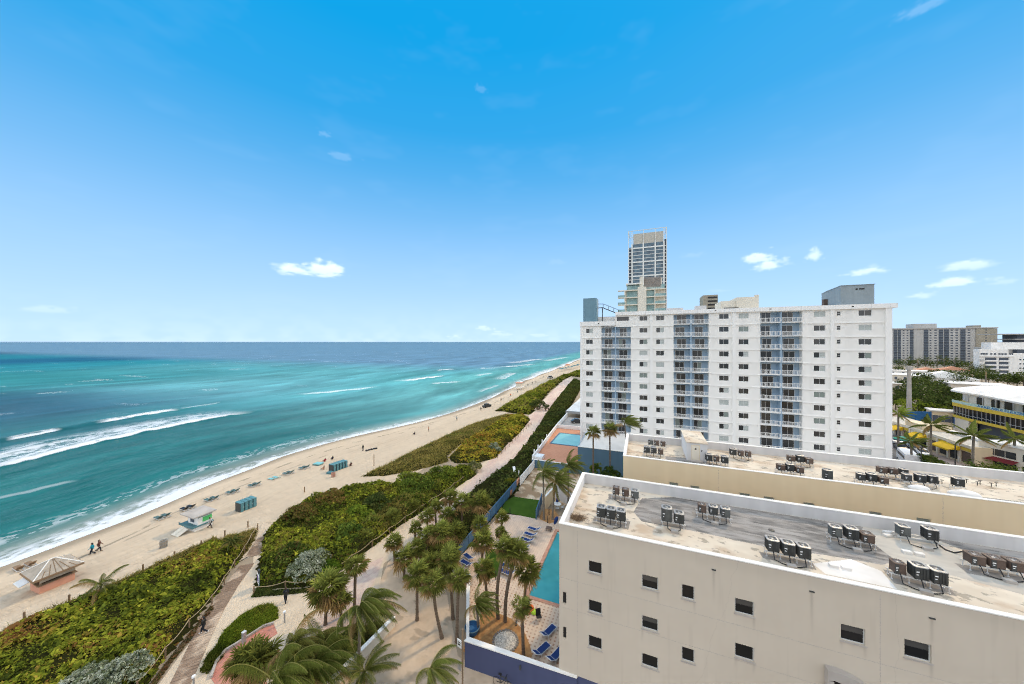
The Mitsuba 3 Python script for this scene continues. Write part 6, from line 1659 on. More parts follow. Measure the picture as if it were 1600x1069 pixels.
hedge('dune_grass', 'grassy olive strip between the thicket and the rope fence', [(-38.55, 33.91), (-39.68, 42.44), (-38.90, 49.67), (-36.69, 54.67), (-34.12, 55.70), (-34.04, 46.51), (-34.32, 40.46), (-34.18, 35.34), (-34.63, 31.95)], 7000, .24, 1.9, DUNE_C[:3] + [(.18, .22, .04), (.24, .27, .05)], 15, 1.4, 1.0, .6)
hedge('ground_cover', 'oval patch of bright green ground cover on the plaza', [(-37.67, 22.29), (-36.96, 22.93), (-35.41, 22.74), (-34.12, 21.97), (-34.19, 20.98), (-34.58, 19.84), (-34.78, 18.83), (-35.06, 17.97), (-36.20, 17.71), (-37.43, 18.92), (-38.04, 20.65)], 7000, .16, .30, [(.11, .15, .016), (.15, .20, .02), (.19, .24, .026), (.22, .22, .035)], 9, 1.0, .4, .3, ragged=.2, grid=.4)
hedge('ground_cover', 'ragged patch of ground cover at the lower end of the curved red path', [(-36.48, 18.15), (-35.18, 17.98), (-34.40, 17.39), (-34.30, 16.69), (-33.95, 16.13), (-34.73, 15.93), (-35.72, 16.74)], 1900, .18, .35, [(.055, .080, .012), (.085, .105, .016), (.15, .15, .035)], 10, .8, .4, .5, ragged=.25, grid=.4)
hedge('ground_cover', 'strip of ground cover under the rope at the plaza corner', [(-39.64, 22.62), (-40.75, 23.78), (-38.33, 24.33), (-35.85, 25.53), (-34.59, 26.76), (-34.11, 25.61), (-36.90, 24.10)], 1700, .18, .32, DARK[1:] + [(.09, .13, .02)], 11, .8, .3, .3, ragged=.2, grid=.4)
hedge('ground_cover', 'strip of red-brown leaf litter and weeds along the boardwalk rope', [(-36.82, 13.25), (-37.48, 14.16), (-38.90, 15.85), (-40.44, 17.95), (-42.38, 20.41), (-41.60, 20.36), (-39.65, 17.89), (-38.02, 15.57), (-36.47, 13.70)], 1500, .16, .18, [(.20, .09, .04), (.16, .10, .05), (.09, .09, .03), (.24, .13, .06)], 12, .8, .25, .2, base=(.22, .17, .11), ragged=.1, grid=.3)
hedge('dark_shrubs', 'dark shrubs under the wind-bent palms beside the low cream wall', [(-26.91, 22.25), (-26.37, 23.56), (-24.32, 25.15), (-23.03, 25.67), (-23.25, 22.88), (-23.41, 20.92), (-23.69, 18.44), (-26.51, 17.31), (-26.82, 19.67)], 5200, .34, 1.3, DARK + [(.16, .13, .035), (.10, .10, .03)], 13, 1.3, .8, .25)


def shrub(name, label, c, rad, h, cols, n, size, seed, cat='shrub', group=None, stems=5, cl=1.):
    """A bush: a hemispherical cloud of leaves in clumps round branching stems."""
    rng = np.random.default_rng(seed)
    x, y = c
    z = float(ground_z(x, y))
    t = thing(name, label, cat, group)
    k = max(8, int(n / 45 / cl))
    a, r = rng.uniform(0, 6.283, k), np.sqrt(rng.uniform(0, 1, k))
    hh = np.sqrt(np.clip(1 - r * r, 0, 1)) * rng.uniform(.55, 1.05, k) * (.75 + .5 * meshkit.noise(np.stack([1.1 * r * rad * np.cos(a), 1.1 * r * rad * np.sin(a), a * 0], -1), seed))
    cc = np.c_[x + rad * r * np.cos(a) * .9, y + rad * r * np.sin(a) * .9, z + .25 * h + h * .72 * hh]
    per = n // k
    d = rng.normal(0, 1, (k, per, 3))
    d /= np.linalg.norm(d, axis=2, keepdims=True)
    d[..., 2] = np.abs(d[..., 2]) * .8 - .15
    p = (cc[:, None] + d * rad * rng.uniform(.12, .30, (k, 1, 1)) * cl).reshape(-1, 3)
    nr = d.reshape(-1, 3) + rng.normal(0, .45, (k * per, 3)) + [0, 0, .35]
    nr /= np.linalg.norm(nr, axis=1, keepdims=True)
    w = np.clip(np.repeat(rng.uniform(.1, .9, k), per) + rng.normal(0, .16, k * per), 0, .999)
    v, f, c_ = leaf_quads(p, nr, size * np.exp(rng.normal(0, .25, len(p))), rng, palette(cols, w, rng))
    part(t, 'crown', trimesh.Trimesh(v, f, process=False), 'leaf', color=c_)
    m = MB()
    for q in cc[:stems]:
        m.tube([(x + (q[0] - x) * .15, y + (q[1] - y) * .15, z - .1), (x + (q[0] - x) * .5, y + (q[1] - y) * .5, z + .4 * h), tuple(q)], [.07 * rad / 1.5, .05 * rad / 1.5, .02], 6)
    part(t, 'stem', m, 'bark')
    return t


SILVER = [(.13, .16, .08), (.24, .27, .17), (.36, .39, .28), (.48, .50, .40)]
shrub('silver_bush', 'large silvery shrub behind the notice board on the plaza', (-36.95, 27.50), 2.5, 2.5, SILVER, 6500, .17, 31, cl=.55)
shrub('silver_bush', 'silvery shrub at the bottom edge, left one of two', (-40.45, 11.02), 2.3, 2.0, SILVER, 5500, .17, 32, cl=.55)
shrub('silver_bush', 'silvery shrub at the bottom edge beside the rope fence', (-39.09, 12.97), 1.9, 2.1, SILVER, 5500, .17, 33, cl=.55)
shrub('silver_bush', 'small grey-green shrub by the fence below the bright sea grape', (-35.02, 75.55), 1.8, 2.0, SILVER[:3], 1500, .30, 34)
shrub('silver_bush', 'pale yellowish shrub at the end of the rope fence', (-33.66, 62.76), 1.7, 1.9, [(.13, .14, .06), (.20, .20, .08), (.26, .23, .09)], 1500, .26, 35)
shrub('green_bush', 'bright green shrub next to the large silvery one', (-34.83, 28.11), 1.4, 1.6, [(.05, .10, .012), (.08, .14, .015), (.12, .18, .02)], 2200, .20, 36)
shrub('green_bush', 'round yellow-green shrub in the dark belt beside the bare lot', (-23.56, 58.08), 1.2, 2.1, [(.12, .14, .015), (.19, .19, .02), (.24, .22, .03)], 1300, .24, 37)
shrub('green_bush', 'round light green bush at the foot of the slate blue podium, left one', (-8.6, 66.5), 1.5, 4.6, [(.06, .10, .012), (.11, .15, .018), (.16, .19, .025)], 1500, .28, 38)
shrub('green_bush', 'round dark green bush at the foot of the slate blue podium, right one', (-5.4, 64.0), 2.1, 4.6, [(.03, .055, .012), (.055, .085, .016), (.09, .12, .02)], 2200, .28, 39)


for k, (lab, c, rad, h, cols) in enumerate([
    ('rounded olive bush on the left shoulder of the green thicket', (-48.74, 34.71), 2.6, 2.6, [(.12, .09, .03), (.17, .13, .035), (.13, .16, .03), (.22, .13, .045)]),
    ('rusty sea grape bush at the beach side of the green thicket', (-49.02, 40.54), 2.8, 2.4, [(.14, .12, .03), (.20, .15, .04), (.26, .14, .05), (.17, .20, .03)]),
    ('dark round bush in the middle of the green thicket', (-40.55, 41.65), 2.4, 2.6, DARK[1:]),
    ('bright green bush left of the palmettos in the thicket', (-40.96, 38.39), 2.3, 2.2, [(.10, .15, .02), (.16, .22, .026), (.22, .28, .035)]),
    ('deep green tree-like bush near the upper rope fence', (-38.03, 49.47), 3.4, 3.2, [(.05, .08, .016), (.09, .135, .022), (.14, .19, .03), (.19, .23, .04)]),
    ('second deep green bush near the upper rope fence', (-37.37, 55.68), 3.2, 3.0, [(.06, .09, .016), (.11, .155, .024), (.17, .22, .03), (.24, .27, .04)]),
    ('yellow-green bush at the top of the thicket by the side path', (-41.78, 51.42), 2.6, 2.5, [(.10, .13, .02), (.18, .22, .03), (.27, .30, .04)]),
    ('dark bush beside the silvery shrub in the thicket', (-41.12, 28.04), 2.2, 2.3, [(.04, .06, .014), (.07, .10, .02), (.12, .15, .03), (.16, .11, .04)]),
    ('feathery green bush on the grassy strip of the thicket', (-37.89, 33.86), 2.0, 2.4, [(.06, .10, .02), (.10, .15, .026), (.15, .20, .035)]),
    ('orange-tinged bush in the bright sea grape by the promenade', (-41.45, 82.19), 2.9, 2.6, [(.24, .20, .03), (.36, .26, .035), (.36, .18, .04), (.20, .22, .03)]),
    ('round yellow bush at the promenade corner of the bright sea grape', (-39.19, 102.92), 3.6, 3.2, [(.24, .25, .03), (.36, .33, .04), (.42, .36, .05)]),
    ('dark round shrub at the start of the far dune belt', (-39.76, 129.65), 4.2, 3.6, DARK)]):
    shrub('thicket_bush', lab, c, rad, h, cols, 2600 if k < 9 else 1800, .27 if k < 9 else .42, 60 + k, 'bush', 'bushes rising from the dune thickets')


def fan_leaf(p, d, r, up, rng, col, segs=12, droop=.35):
    """A palmetto leaf: pointed segments spread from p about direction d."""
    d = d / np.linalg.norm(d)
    s = np.cross(d, up)
    s /= np.linalg.norm(s) + 1e-9
    n = np.cross(s, d)
    th = np.linspace(-1.9, 1.9, segs)
    V, F, Cc = [], [], []
    for k, t in enumerate(th):
        e = d * math.cos(t) + s * math.sin(t)
        L = r * (.72 + .28 * math.cos(t)) * rng.uniform(.88, 1.05)
        o = np.cross(n, e) * r * .062
        fold = n * r * .03 * (1 if k % 2 else -1)
        tip = p + e * L - np.array([0, 0, droop * r * (.25 + .5 * abs(math.sin(t)))]) * rng.uniform(.3, 1.2) + WIND * r * .10
        mid = p + e * L * .55 + fold
        i = len(V)
        V += [p, mid + o, tip, mid - o]
        F += [[i, i + 1, i + 2], [i, i + 2, i + 3]]
        c = col * math.exp(rng.normal(0, .15))
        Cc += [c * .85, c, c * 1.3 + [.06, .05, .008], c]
    return V, F, Cc


def fan_palm(label, P, r, seed, n=34, tint=1.0, dead=.33, name='fan_palm', group='fan palms around the pool garden', trunk=.15, bend=0.):
    rng = np.random.default_rng(seed)
    bx, by, cx, cy, cz = P
    t = thing(name, label, 'palm tree', group)
    z0 = float(ground_z(bx, by)) if cz > 1 else G
    k = np.linspace(0, 1, 9)
    off = np.sin(k * math.pi) * bend
    pts = np.c_[bx + (cx - bx) * k ** 1.3 + off, by + (cy - by) * k ** 1.3 + off * .4, z0 - .1 + (cz - z0) * k]
    part(t, 'trunk', MB().tube(pts, np.interp(k, [0, .08, .5, .9, 1], [trunk * 1.35, trunk * 1.05, trunk * .95, trunk * 1.0, trunk * .8]), 9), 'bark')
    c = np.array([cx, cy, cz])
    V, F, Cc = [], [], []
    for q in range(n):
        u = (q + .5) / n
        el = math.radians(88 - 125 * u ** .9) + rng.normal(0, .12)
        az = q * 2.39996 + rng.normal(0, .2)
        d = np.array([math.cos(az) * math.cos(el), math.sin(az) * math.cos(el), math.sin(el)]) + WIND * .22
        d /= np.linalg.norm(d)
        pet = r * rng.uniform(.30, .62)
        p = c + d * pet
        old = u > 1 - dead
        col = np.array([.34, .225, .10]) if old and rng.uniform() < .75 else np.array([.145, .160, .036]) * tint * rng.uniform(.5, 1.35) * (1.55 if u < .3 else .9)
        v, f, cc = fan_leaf(p, d + np.array([0, 0, -.12]), r * rng.uniform(.46, .66), np.array([0, 0, 1.0]), rng, col, 12, .30 if not old else .7)
        F += [[a + len(V) for a in w] for w in f]
        V += v
        Cc += cc
        s = np.cross(d, [0, 0, 1.]) * .018
        i = len(V)
        V += [c - s, c + s, p + s, p - s]
        F += [[i, i + 1, i + 2], [i, i + 2, i + 3]]
        Cc += [col] * 4
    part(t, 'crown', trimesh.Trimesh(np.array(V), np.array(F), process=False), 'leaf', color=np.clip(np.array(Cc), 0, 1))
    return t


def frond(c, az, el, L, rng, col, wind=.5, n=44, leaf=.62, lw=1.):
    """One feather frond: an arching midrib with two rows of hanging leaflets, bent by the wind."""
    d = np.array([math.cos(az) * math.cos(el), math.sin(az) * math.cos(el), math.sin(el)]) + WIND * .55 * wind
    d /= np.linalg.norm(d)
    pts = [np.array(c, float)]
    m = 14
    for k in range(m):
        u = k / m
        d = d + (WIND * wind * .20 * (.4 + u) + np.array([0, 0, -.125 * (.25 + u)])) * (14 / m) * .62
        d /= np.linalg.norm(d)
        pts.append(pts[-1] + d * L / m)
    pts = np.array(pts)
    tan = np.gradient(pts, axis=0)
    tan /= np.linalg.norm(tan, axis=1, keepdims=True)
    side = np.cross(tan, [0, 0, 1.])
    side /= np.linalg.norm(side, axis=1, keepdims=True) + 1e-9
    V, F, Cc = [], [], []
    for k in range(len(pts) - 1):
        w0, w1 = .05 * (1 - k / m) + .012, .05 * (1 - (k + 1) / m) + .010
        i = len(V)
        V += [pts[k] - side[k] * w0, pts[k] + side[k] * w0, pts[k + 1] + side[k + 1] * w1, pts[k + 1] - side[k + 1] * w1, pts[k] + [0, 0, .05], pts[k + 1] + [0, 0, .04]]
        F += [[i, i + 4, i + 5], [i, i + 5, i + 3], [i + 4, i + 1, i + 2], [i + 4, i + 2, i + 5]]
        Cc += [np.array([.26, .25, .08])] * 6
    for k in range(n):
        u = .10 + .88 * (k + .5) / n
        q = u * m
        a = int(min(q, m - 1))
        p = pts[a] + (pts[a + 1] - pts[a]) * (q - a)
        tn, sd = tan[a], side[a]
        ll = leaf * L * .30 * math.sin(math.pi * min(1, .18 + .82 * u) ** .8) * rng.uniform(.85, 1.1) + .12
        for s in (-1, 1):
            e = sd * s * .62 + tn * .80 + WIND * wind * .60 + np.array([0, 0, -.36])
            e /= np.linalg.norm(e)
            wv = tn * .015 * lw * L / 3.0
            c_ = col * math.exp(rng.normal(0, .18))
            i = len(V)
            mid = p + e * ll * .5 + np.array([0, 0, .05 * ll])
            tip = p + e * ll + np.array([0, 0, -.34 * ll]) + WIND * .12 * ll * wind
            V += [p - wv * .6, p + wv * .6, mid + wv, tip, mid - wv]
            F += [[i, i + 1, i + 2], [i, i + 2, i + 4], [i + 4, i + 2, i + 3]]
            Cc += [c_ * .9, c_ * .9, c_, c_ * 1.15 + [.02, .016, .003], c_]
    return np.array(V), np.array(F), np.clip(np.array(Cc), 0, 1)


def feather_palm(label, P, L, seed, n=15, wind=.6, separate=False, name='coconut_palm', group='wind-bent coconut palms', trunk=.14, col=(.105, .125, .026), nl=72, lo=-25, hi=80, z0=None, dead=2, cat='palm tree', lw=1.):
    rng = np.random.default_rng(seed)
    bx, by, cx, cy, cz = P
    t = thing(name, label, cat, group)
    z0 = float(ground_z(bx, by)) if z0 is None else z0
    k = np.linspace(0, 1, 9)
    pts = np.c_[bx + (cx - bx) * k ** 1.4, by + (cy - by) * k ** 1.4, z0 - .15 + (cz - z0 + .1) * k]
    part(t, 'trunk', MB().tube(pts, np.interp(k, [0, .1, .5, 1], [trunk * 1.5, trunk * 1.05, trunk * .9, trunk * .8]), 9), 'bark_grey')
    V, F, Cc, at_ = [], [], [], 0
    for q in range(n):
        u = (q + .5) / n
        el = math.radians(hi - (hi - lo) * u ** .9) + rng.normal(0, .08)
        az = q * 2.39996 + seed + rng.normal(0, .2)
        old = q >= n - dead
        c = (np.array([.33, .215, .09]) if old else np.array(col) * (1.45 if u < .3 else 1.0)) * rng.uniform(.85, 1.15)
        v, f, cc = frond((cx, cy, cz), az, el, L * rng.uniform(.82, 1.08), rng, c, wind, nl, lw=lw)
        if separate:
            part(t, 'frond', trimesh.Trimesh(v, f, process=False), 'leaf', color=cc)
        else:
            V.append(v)
            F.append(f + at_)
            Cc.append(cc)
            at_ += len(v)
    if not separate:
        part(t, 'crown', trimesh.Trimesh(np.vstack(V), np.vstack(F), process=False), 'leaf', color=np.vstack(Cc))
    return t


# fan palms of the plaza, the sandy yard and the pool garden: base and crown
for k, (lab, P, r, kw) in enumerate([
    ('fan palm with a tan skirt standing left of the big wind-bent palm', (-29.04, 23.19, -28.84, 23.27, 3.06), 2.15, dict(dead=.45, n=54)),
    ('slender fan palm behind the wind-bent palm, beside the pink path', (-27.83, 25.59, -27.70, 25.63, 4.24), 1.45, {}),
    ('small brownish fan palm half hidden behind the skirted one', (-27.18, 23.47, -27.29, 23.42, 2.26), 1.2, dict(dead=.5)),
    ('straight fan palm standing at the left of the sandy yard', (-20.97, 26.97, -20.97, 26.97, 4.26), 1.75, {}),
    ('leaning fan palm in the middle of the sandy yard', (-17.52, 26.21, -18.30, 25.89, 4.71), 1.5, dict(bend=-.2)),
    ('fan palm of the sandy yard with the thinnest straight trunk', (-17.71, 28.43, -18.13, 28.26, 5.51), 1.65, {}),
    ('fan palm beside the white return wall of the pool garden', (-16.02, 26.38, -15.86, 26.44, 5.48), 1.35, {}),
    ('low fan palm beside the rope fence on the promenade', (-29.50, 37.52, -29.50, 37.52, 1.62), 1.15, {}),
    ('fan palm left of the cluster, above the sandy path', (-28.99, 32.87, -29.14, 32.81, 2.23), 1.45, {}),
    ('fan palm in front of the low one, on the left of the cluster', (-25.48, 32.66, -25.56, 32.63, 2.37), 1.5, {}),
    ('tallest yellowish fan palm in the middle of the cluster', (-23.82, 34.93, -23.67, 34.99, 3.52), 1.9, dict(tint=1.25)),
    ('fan palm at the upper left of the cluster', (-27.92, 38.15, -27.92, 38.15, 3.23), 1.35, {}),
    ('fan palm at the back of the cluster', (-28.20, 40.70, -28.38, 40.63, 3.23), 1.4, {}),
    ('bluish fan palm right of the back one', (-25.59, 39.72, -25.67, 39.69, 3.09), 1.45, {}),
    ('fan palm right of centre in the cluster, in front of dark shrubs', (-22.92, 34.29, -23.14, 34.20, 1.70), 1.5, dict(tint=.8)),
    ('fan palm with a pale trunk, left of two on the dark shrubs', (-24.29, 41.40, -24.29, 41.40, 4.28), 1.75, {}),
    ('fan palm with a pale trunk, right of two on the dark shrubs', (-22.34, 43.04, -22.25, 43.08, 3.89), 2.1, dict(dead=.35)),
    ('fan palm beside the blue fence, top of a row of three', (-20.06, 38.29, -19.90, 38.35, 3.53), 1.5, {}),
    ('fan palm beside the pair of loungers, middle of a row of three', (-17.86, 35.16, -17.82, 35.17, 3.61), 1.8, dict(dead=.35)),
    ('fan palm in front of the narrow lawn, nearest of a row of three', (-15.41, 31.61, -15.79, 31.46, 3.22), 1.45, dict(dead=.35)),
    ('small fan palm at the corner of the artificial lawn', (-18.29, 42.00, -18.29, 42.00, 3.04), 1.25, {}),
    ('small fan palm below the corner one, on the pool deck', (-17.25, 39.41, -17.33, 39.37, 2.52), 1.0, {}),
    ('left of the two tall curved trunks rising from the brown bed', (-13.26, 29.76, -12.71, 29.98, 6.99), 1.65, dict(bend=-.35, trunk=.17)),
    ('right of the two tall curved trunks rising from the brown bed', (-12.50, 29.66, -11.57, 30.03, 6.66), 1.7, dict(bend=-.25, trunk=.17)),
    ('fan palm at the near corner of the pool', (-11.12, 31.02, -10.82, 31.14, 4.50), 1.75, dict(dead=.15)),
    ('small fan palm at the edge of the brown bed, over the orange inflatable', (-9.65, 26.99, -9.83, 26.92, 4.25), 1.15, dict(n=26, dead=.3)),
    ('slim fan palm by the slate blue podium, leftmost of three', (-8.77, 63.98, -8.77, 63.98, 10.18), 1.75, dict(group=None)),
    ('slim fan palm by the slate blue podium, middle of three', (-5.86, 66.35, -5.92, 66.32, 10.37), 1.8, dict(group=None, dead=.4)),
    ('fan palm in the middle of the cluster, over the dark understorey', (-25.77, 35.21, -25.84, 35.18, 2.46), 1.7, dict(tint=1.1)),
    ('fan palm at the right of the cluster beside the fence corner', (-22.66, 36.99, -22.74, 36.96, 2.66), 1.7, dict(tint=.85)),
    ('fan palm low in the cluster, between the path and the leaning palm', (-25.99, 31.07, -26.06, 31.04, 2.13), 1.6, dict(dead=.4)),
    ('fan palm tucked behind the straight one of the sandy yard', (-22.76, 31.59, -22.76, 31.59, 2.01), 1.7, {}),
    ('pale fan palm at the back of the cluster beside the path', (-27.48, 43.19, -27.48, 43.19, 3.58), 1.7, dict(dead=.4)),
    ('fan palm above the leaning one, with an olive crown', (-20.64, 32.44, -20.71, 32.41, 3.04), 1.6, dict(tint=.9)),
]):
    fan_palm(lab, P, r * .96, 100 + k, **kw)
for k, (lab, P, r) in enumerate([('silvery palmetto clump by the rope fence, nearest one', (-35.52, 34.49, -35.60, 34.46, 0.71), 1.3), ('palmetto clump in the middle of the rope fence', (-35.20, 39.36, -35.20, 39.36, 1.10), 1.45), ('palmetto clump near the upper end of the rope fence', (-34.61, 44.02, -34.70, 43.98, 0.70), 1.3),
                                 ('dark palmetto clump inside the green thicket', (-41.78, 51.42, -41.78, 51.42, 1.13), 1.5)]):
    fan_palm(lab, P, r, 150 + k, n=30, tint=1.0, dead=.1, name='palmetto', group='palmetto clumps along the rope fence', trunk=.1)

# feather palms
feather_palm('coconut palm with open fronds at the bottom edge, in front of the low cream wall', (-20.86, 19.93, -20.71, 19.99, 1.08), 2.9, 1, 17, .45, True, trunk=.17, lo=-5, hi=78)
feather_palm('big wind-bent coconut palm above the low cream wall', (-21.54, 20.19, -21.34, 20.26, 5.97), 3.9, 2, 28, 1.5, True, lo=5, hi=85)
feather_palm('small coconut palm with a ragged crown at the bottom edge of the sandy yard', (-14.92, 20.63, -14.83, 20.67, 2.93), 2.6, 3, 16, 1.1, True, lo=-25, hi=70)
feather_palm('big coconut palm swept right at the bottom edge of the photo', (-23.37, 14.84, -23.37, 14.84, 4.30), 4.3, 4, 26, 1.2, True, lo=0, hi=80)
feather_palm('second swept coconut palm right of the big one at the bottom edge', (-22.63, 17.20, -22.63, 17.20, 3.46), 3.6, 15, 24, 1.3, True, lo=5, hi=70)
feather_palm('swept coconut palm leaning over the red path at the bottom edge', (-25.12, 17.13, -25.12, 17.13, 3.98), 3.4, 16, 24, 1.3, True, lo=5, hi=75, col=(.14, .14, .035), dead=6)
feather_palm('coconut palm with brown fronds behind the swept one at the bottom edge', (-25.10, 17.88, -24.91, 17.95, 2.43), 3.4, 5, 22, 1.2, True, col=(.16, .15, .04), dead=4, lo=-10)
feather_palm('wind-bent coconut palm left of the skirted fan palm trunk', (-24.87, 19.18, -24.72, 19.24, 2.92), 3.0, 6, 22, 1.3, True, lo=0)
fan_palm('low fan palm over the curved red path, left of the swept coconut palms', (-28.95, 16.34, -29.14, 16.26, 2.33), 1.6, 171, 40, .75, .4, group=None)
fan_palm('fan palm with dead leaves at the bottom edge beside the red path', (-27.97, 16.73, -28.16, 16.66, 2.13), 1.8, 172, 44, .8, .5, group=None)
feather_palm('wind-bent feathery palm in the pool garden behind the blue planter', (-14.49, 27.79, -14.66, 27.73, 2.44), 2.3, 7, 24, 1.0, True, z0=0, lo=0, hi=85)
feather_palm('coconut palm on the bare lot with the leftmost of three crowns', (-14.19, 48.97, -14.28, 48.93, 7.33), 3.1, 8, 22, .8, z0=0)
feather_palm('coconut palm on the bare lot with hanging brown fronds in the middle', (-12.95, 49.46, -12.53, 49.63, 5.95), 3.4, 9, 26, .8, z0=0, dead=6, lo=-60)
feather_palm('dense coconut palm on the bare lot against the terracotta terrace', (-11.76, 55.39, -11.76, 55.39, 6.52), 3.2, 10, 28, 1.0, lo=-30)
feather_palm('big wind-blown palm by the slate blue podium, rightmost of three', (-2.35, 68.37, -3.29, 67.99, 11.47), 3.4, 12, 26, 1.4, lo=0, group=None)
feather_palm('small palm sticking out of the sea grape towards the beach', (-54.45, 16.56, -54.58, 16.51, 1.22), 2.9, 13, 11, .9, group='small palms in the dune thicket', trunk=.10, lo=0)
feather_palm('small dark palm at the seaward tip of the sea grape thicket', (-49.81, 26.17, -49.81, 26.17, 1.49), 1.7, 14, 16, .9, group='small palms in the dune thicket', trunk=.09, lo=-10, col=(.06, .08, .018))


# ------------------------------------------------------------------ the town to the right
def crown_tree(label, c, rad, h, cols, seed, group='street and garden trees of the town', size=.75, n=620, name='broadleaf_tree'):
    """A spreading tree: trunk, limbs and a crown of leaf clumps with gaps."""
    rng = np.random.default_rng(seed)
    x, y = c
    t = thing(name, label, 'tree', group)
    k = 20
    d = rng.normal(0, 1, (k, 3))
    d /= np.linalg.norm(d, axis=1, keepdims=True)
    cc = np.array([x, y, h * .62]) + d * [rad * .72, rad * .72, h * .26] * rng.uniform(.5, 1, (k, 1))
    per = n // k
    e = rng.normal(0, 1, (k, per, 3))
    e /= np.linalg.norm(e, axis=2, keepdims=True)
    p = (cc[:, None] + e * rad * rng.uniform(.22, .42, (k, 1, 1)) * [1, 1, .75]).reshape(-1, 3)
    nr = e.reshape(-1, 3) + rng.normal(0, .4, (k * per, 3))
    nr /= np.linalg.norm(nr, axis=1, keepdims=True)
    w = np.clip(np.repeat(rng.uniform(.05, .95, k), per) + rng.normal(0, .15, k * per), 0, .999)
    v, f, c_ = leaf_quads(p, nr, size * np.exp(rng.normal(0, .25, len(p))), rng, palette(cols, w, rng))
    part(t, 'crown', trimesh.Trimesh(v, f, process=False), 'leaf', color=c_)
    m = MB().tube([(x, y, G - .1), (x, y, h * .5)], [.22, .14], 7)
    for q in cc[:5]:
        m.tube([(x, y, h * .32), tuple((q + [x, y, h * .4]) / 2), tuple(q)], [.12, .08, .03], 5)
    part(t, 'trunk', m, 'bark')
    return t


LUSH = [(.035, .052, .014), (.052, .074, .019), (.075, .100, .026), (.105, .130, .034)]
LIME = [(.10, .14, .016), (.16, .21, .022), (.22, .26, .03)]
SPOTS = [((96.65, 183.43), 5, 1400, 622), ((199.15, 374.24), 6, 1405, 577.5), ((248.22, 466.45), 8, 1405, 569), ((114.84, 213.71), 5, 1410, 610), ((137.21, 254.36), 5, 1412, 598), ((243.40, 444.39), 8, 1420, 571), ((107.94, 196.71), 5, 1421, 617), ((131.57, 237.54), 5, 1426, 603), ((158.22, 283.57), 5, 1430, 592), ((120.32, 213.70), 6, 1435, 611), ((252.76, 448.12), 8, 1436, 571), ((104.04, 183.14), 6, 1440, 624), ((142.48, 250.37), 6, 1441, 600), ((170.08, 296.25), 6, 1446, 590), ((93.84, 162.32), 5, 1450, 636), ((263.88, 452.56), 8, 1455, 571), ((139.20, 237.92), 7, 1457, 604), ((117.27, 200.43), 7, 1457, 617), ((201.68, 341.82), 6, 1462, 583), ((104.44, 174.39), 6, 1471, 630), ((117.40, 195.09), 7, 1474, 620), ((283.96, 470.35), 8, 1476, 570), ((196.98, 324.72), 6, 1479, 586), ((143.08, 234.36), 6, 1483, 606), ((105.14, 171.95), 5, 1484, 632), ((261.69, 425.30), 8, 1488, 574), ((124.31, 201.40), 5, 1490, 618), ((182.37, 293.20), 7, 1495, 592), ((290.22, 463.06), 8, 1500, 571), ((202.00, 317.51), 7, 1510, 588), ((276.29, 431.13), 8, 1515, 574), ((239.30, 368.06), 8, 1525, 581), ((220.21, 333.98), 7, 1535, 586), ((204.51, 305.93), 7, 1545, 591), ((202.99, 297.66), 7, 1560, 593), ((201.58, 289.93), 7, 1575, 595), ((206.87, 292.04), 7, 1590, 595), ((206.98, 288.68), 8, 1600, 596), ((236.29, 322.65), 8, 1618, 590)]
where = ['at the edge of the white block', 'among the low roofs', 'behind the blue hoarding', 'below the grey apartment slab', 'near the pale mast', 'left of the curved roof', 'in front of the white hotel']
HERE = {}
for k, (p, r, px_, py_) in enumerate(SPOTS):
    w_ = where[0] if px_ < 1412 else where[6] if px_ > 1530 else where[3] if py_ < 576 else where[5] if px_ > 1480 else where[4] if px_ < 1430 else where[1] if py_ < 606 else where[2]
    HERE[w_] = HERE.get(w_, 0) + 1
    crown_tree(f'dark green town tree, {["first", "second", "third", "fourth", "fifth", "sixth", "seventh", "eighth"][HERE[w_] - 1]} from the left {w_}', p, r, r * 1.35, LUSH, 300 + k)
crown_tree('wide lime green tree behind the blue hoarding', (91.22, 163.79), 6.5, 7.0, LIME, 350, None, .6, 900)
crown_tree('low yellow-green tree between the hoarding and the curved building', (97.40, 163.99), 4.5, 6.0, LIME[:2], 351, None, .6)
PALM_XY = [(249.93, 456.32), (231.15, 411.29), (256.12, 445.33), (276.98, 467.11), (262.97, 435.58), (262.34, 423.73), (279.02, 430.38), (180.83, 271.99)]
for k, p in enumerate(PALM_XY):
    feather_palm(f'distant dark palm, {["first", "second", "third", "fourth", "fifth", "sixth", "seventh", "eighth"][k]} from the left before the grey apartment slab', (p[0], p[1], p[0], p[1], 11.0), 5.0, 400 + k, 11, .5, group='distant row of palms before the apartment slab', trunk=.35, col=(.05, .065, .02), nl=12, lw=4., z0=G, dead=1)
for k, (lab, P, L) in enumerate([('bright green street palm beside the white block', (61.75, 116.27, 61.75, 116.27, 8.96), 3.4), ('tall street palm before the tan gable', (62.87, 107.83, 62.87, 107.83, 8.06), 3.9), ('smaller street palm behind the green patio umbrella', (55.69, 100.73, 55.55, 100.67, 5.35), 3.0),
                                 ('street palm in front of the pale shop at the kerb', (64.31, 99.62, 64.56, 99.72, 7.84), 3.9), ('street palm at the right border before the white shop', (72.29, 102.81, 72.54, 102.91, 7.17), 3.6)]):
    feather_palm(lab, P, L, 420 + k, 14, .35, group='palms along the avenue', trunk=.22, nl=24, lw=5., col=(.085, .105, .024) if k else (.14, .18, .03), lo=-30, hi=70)

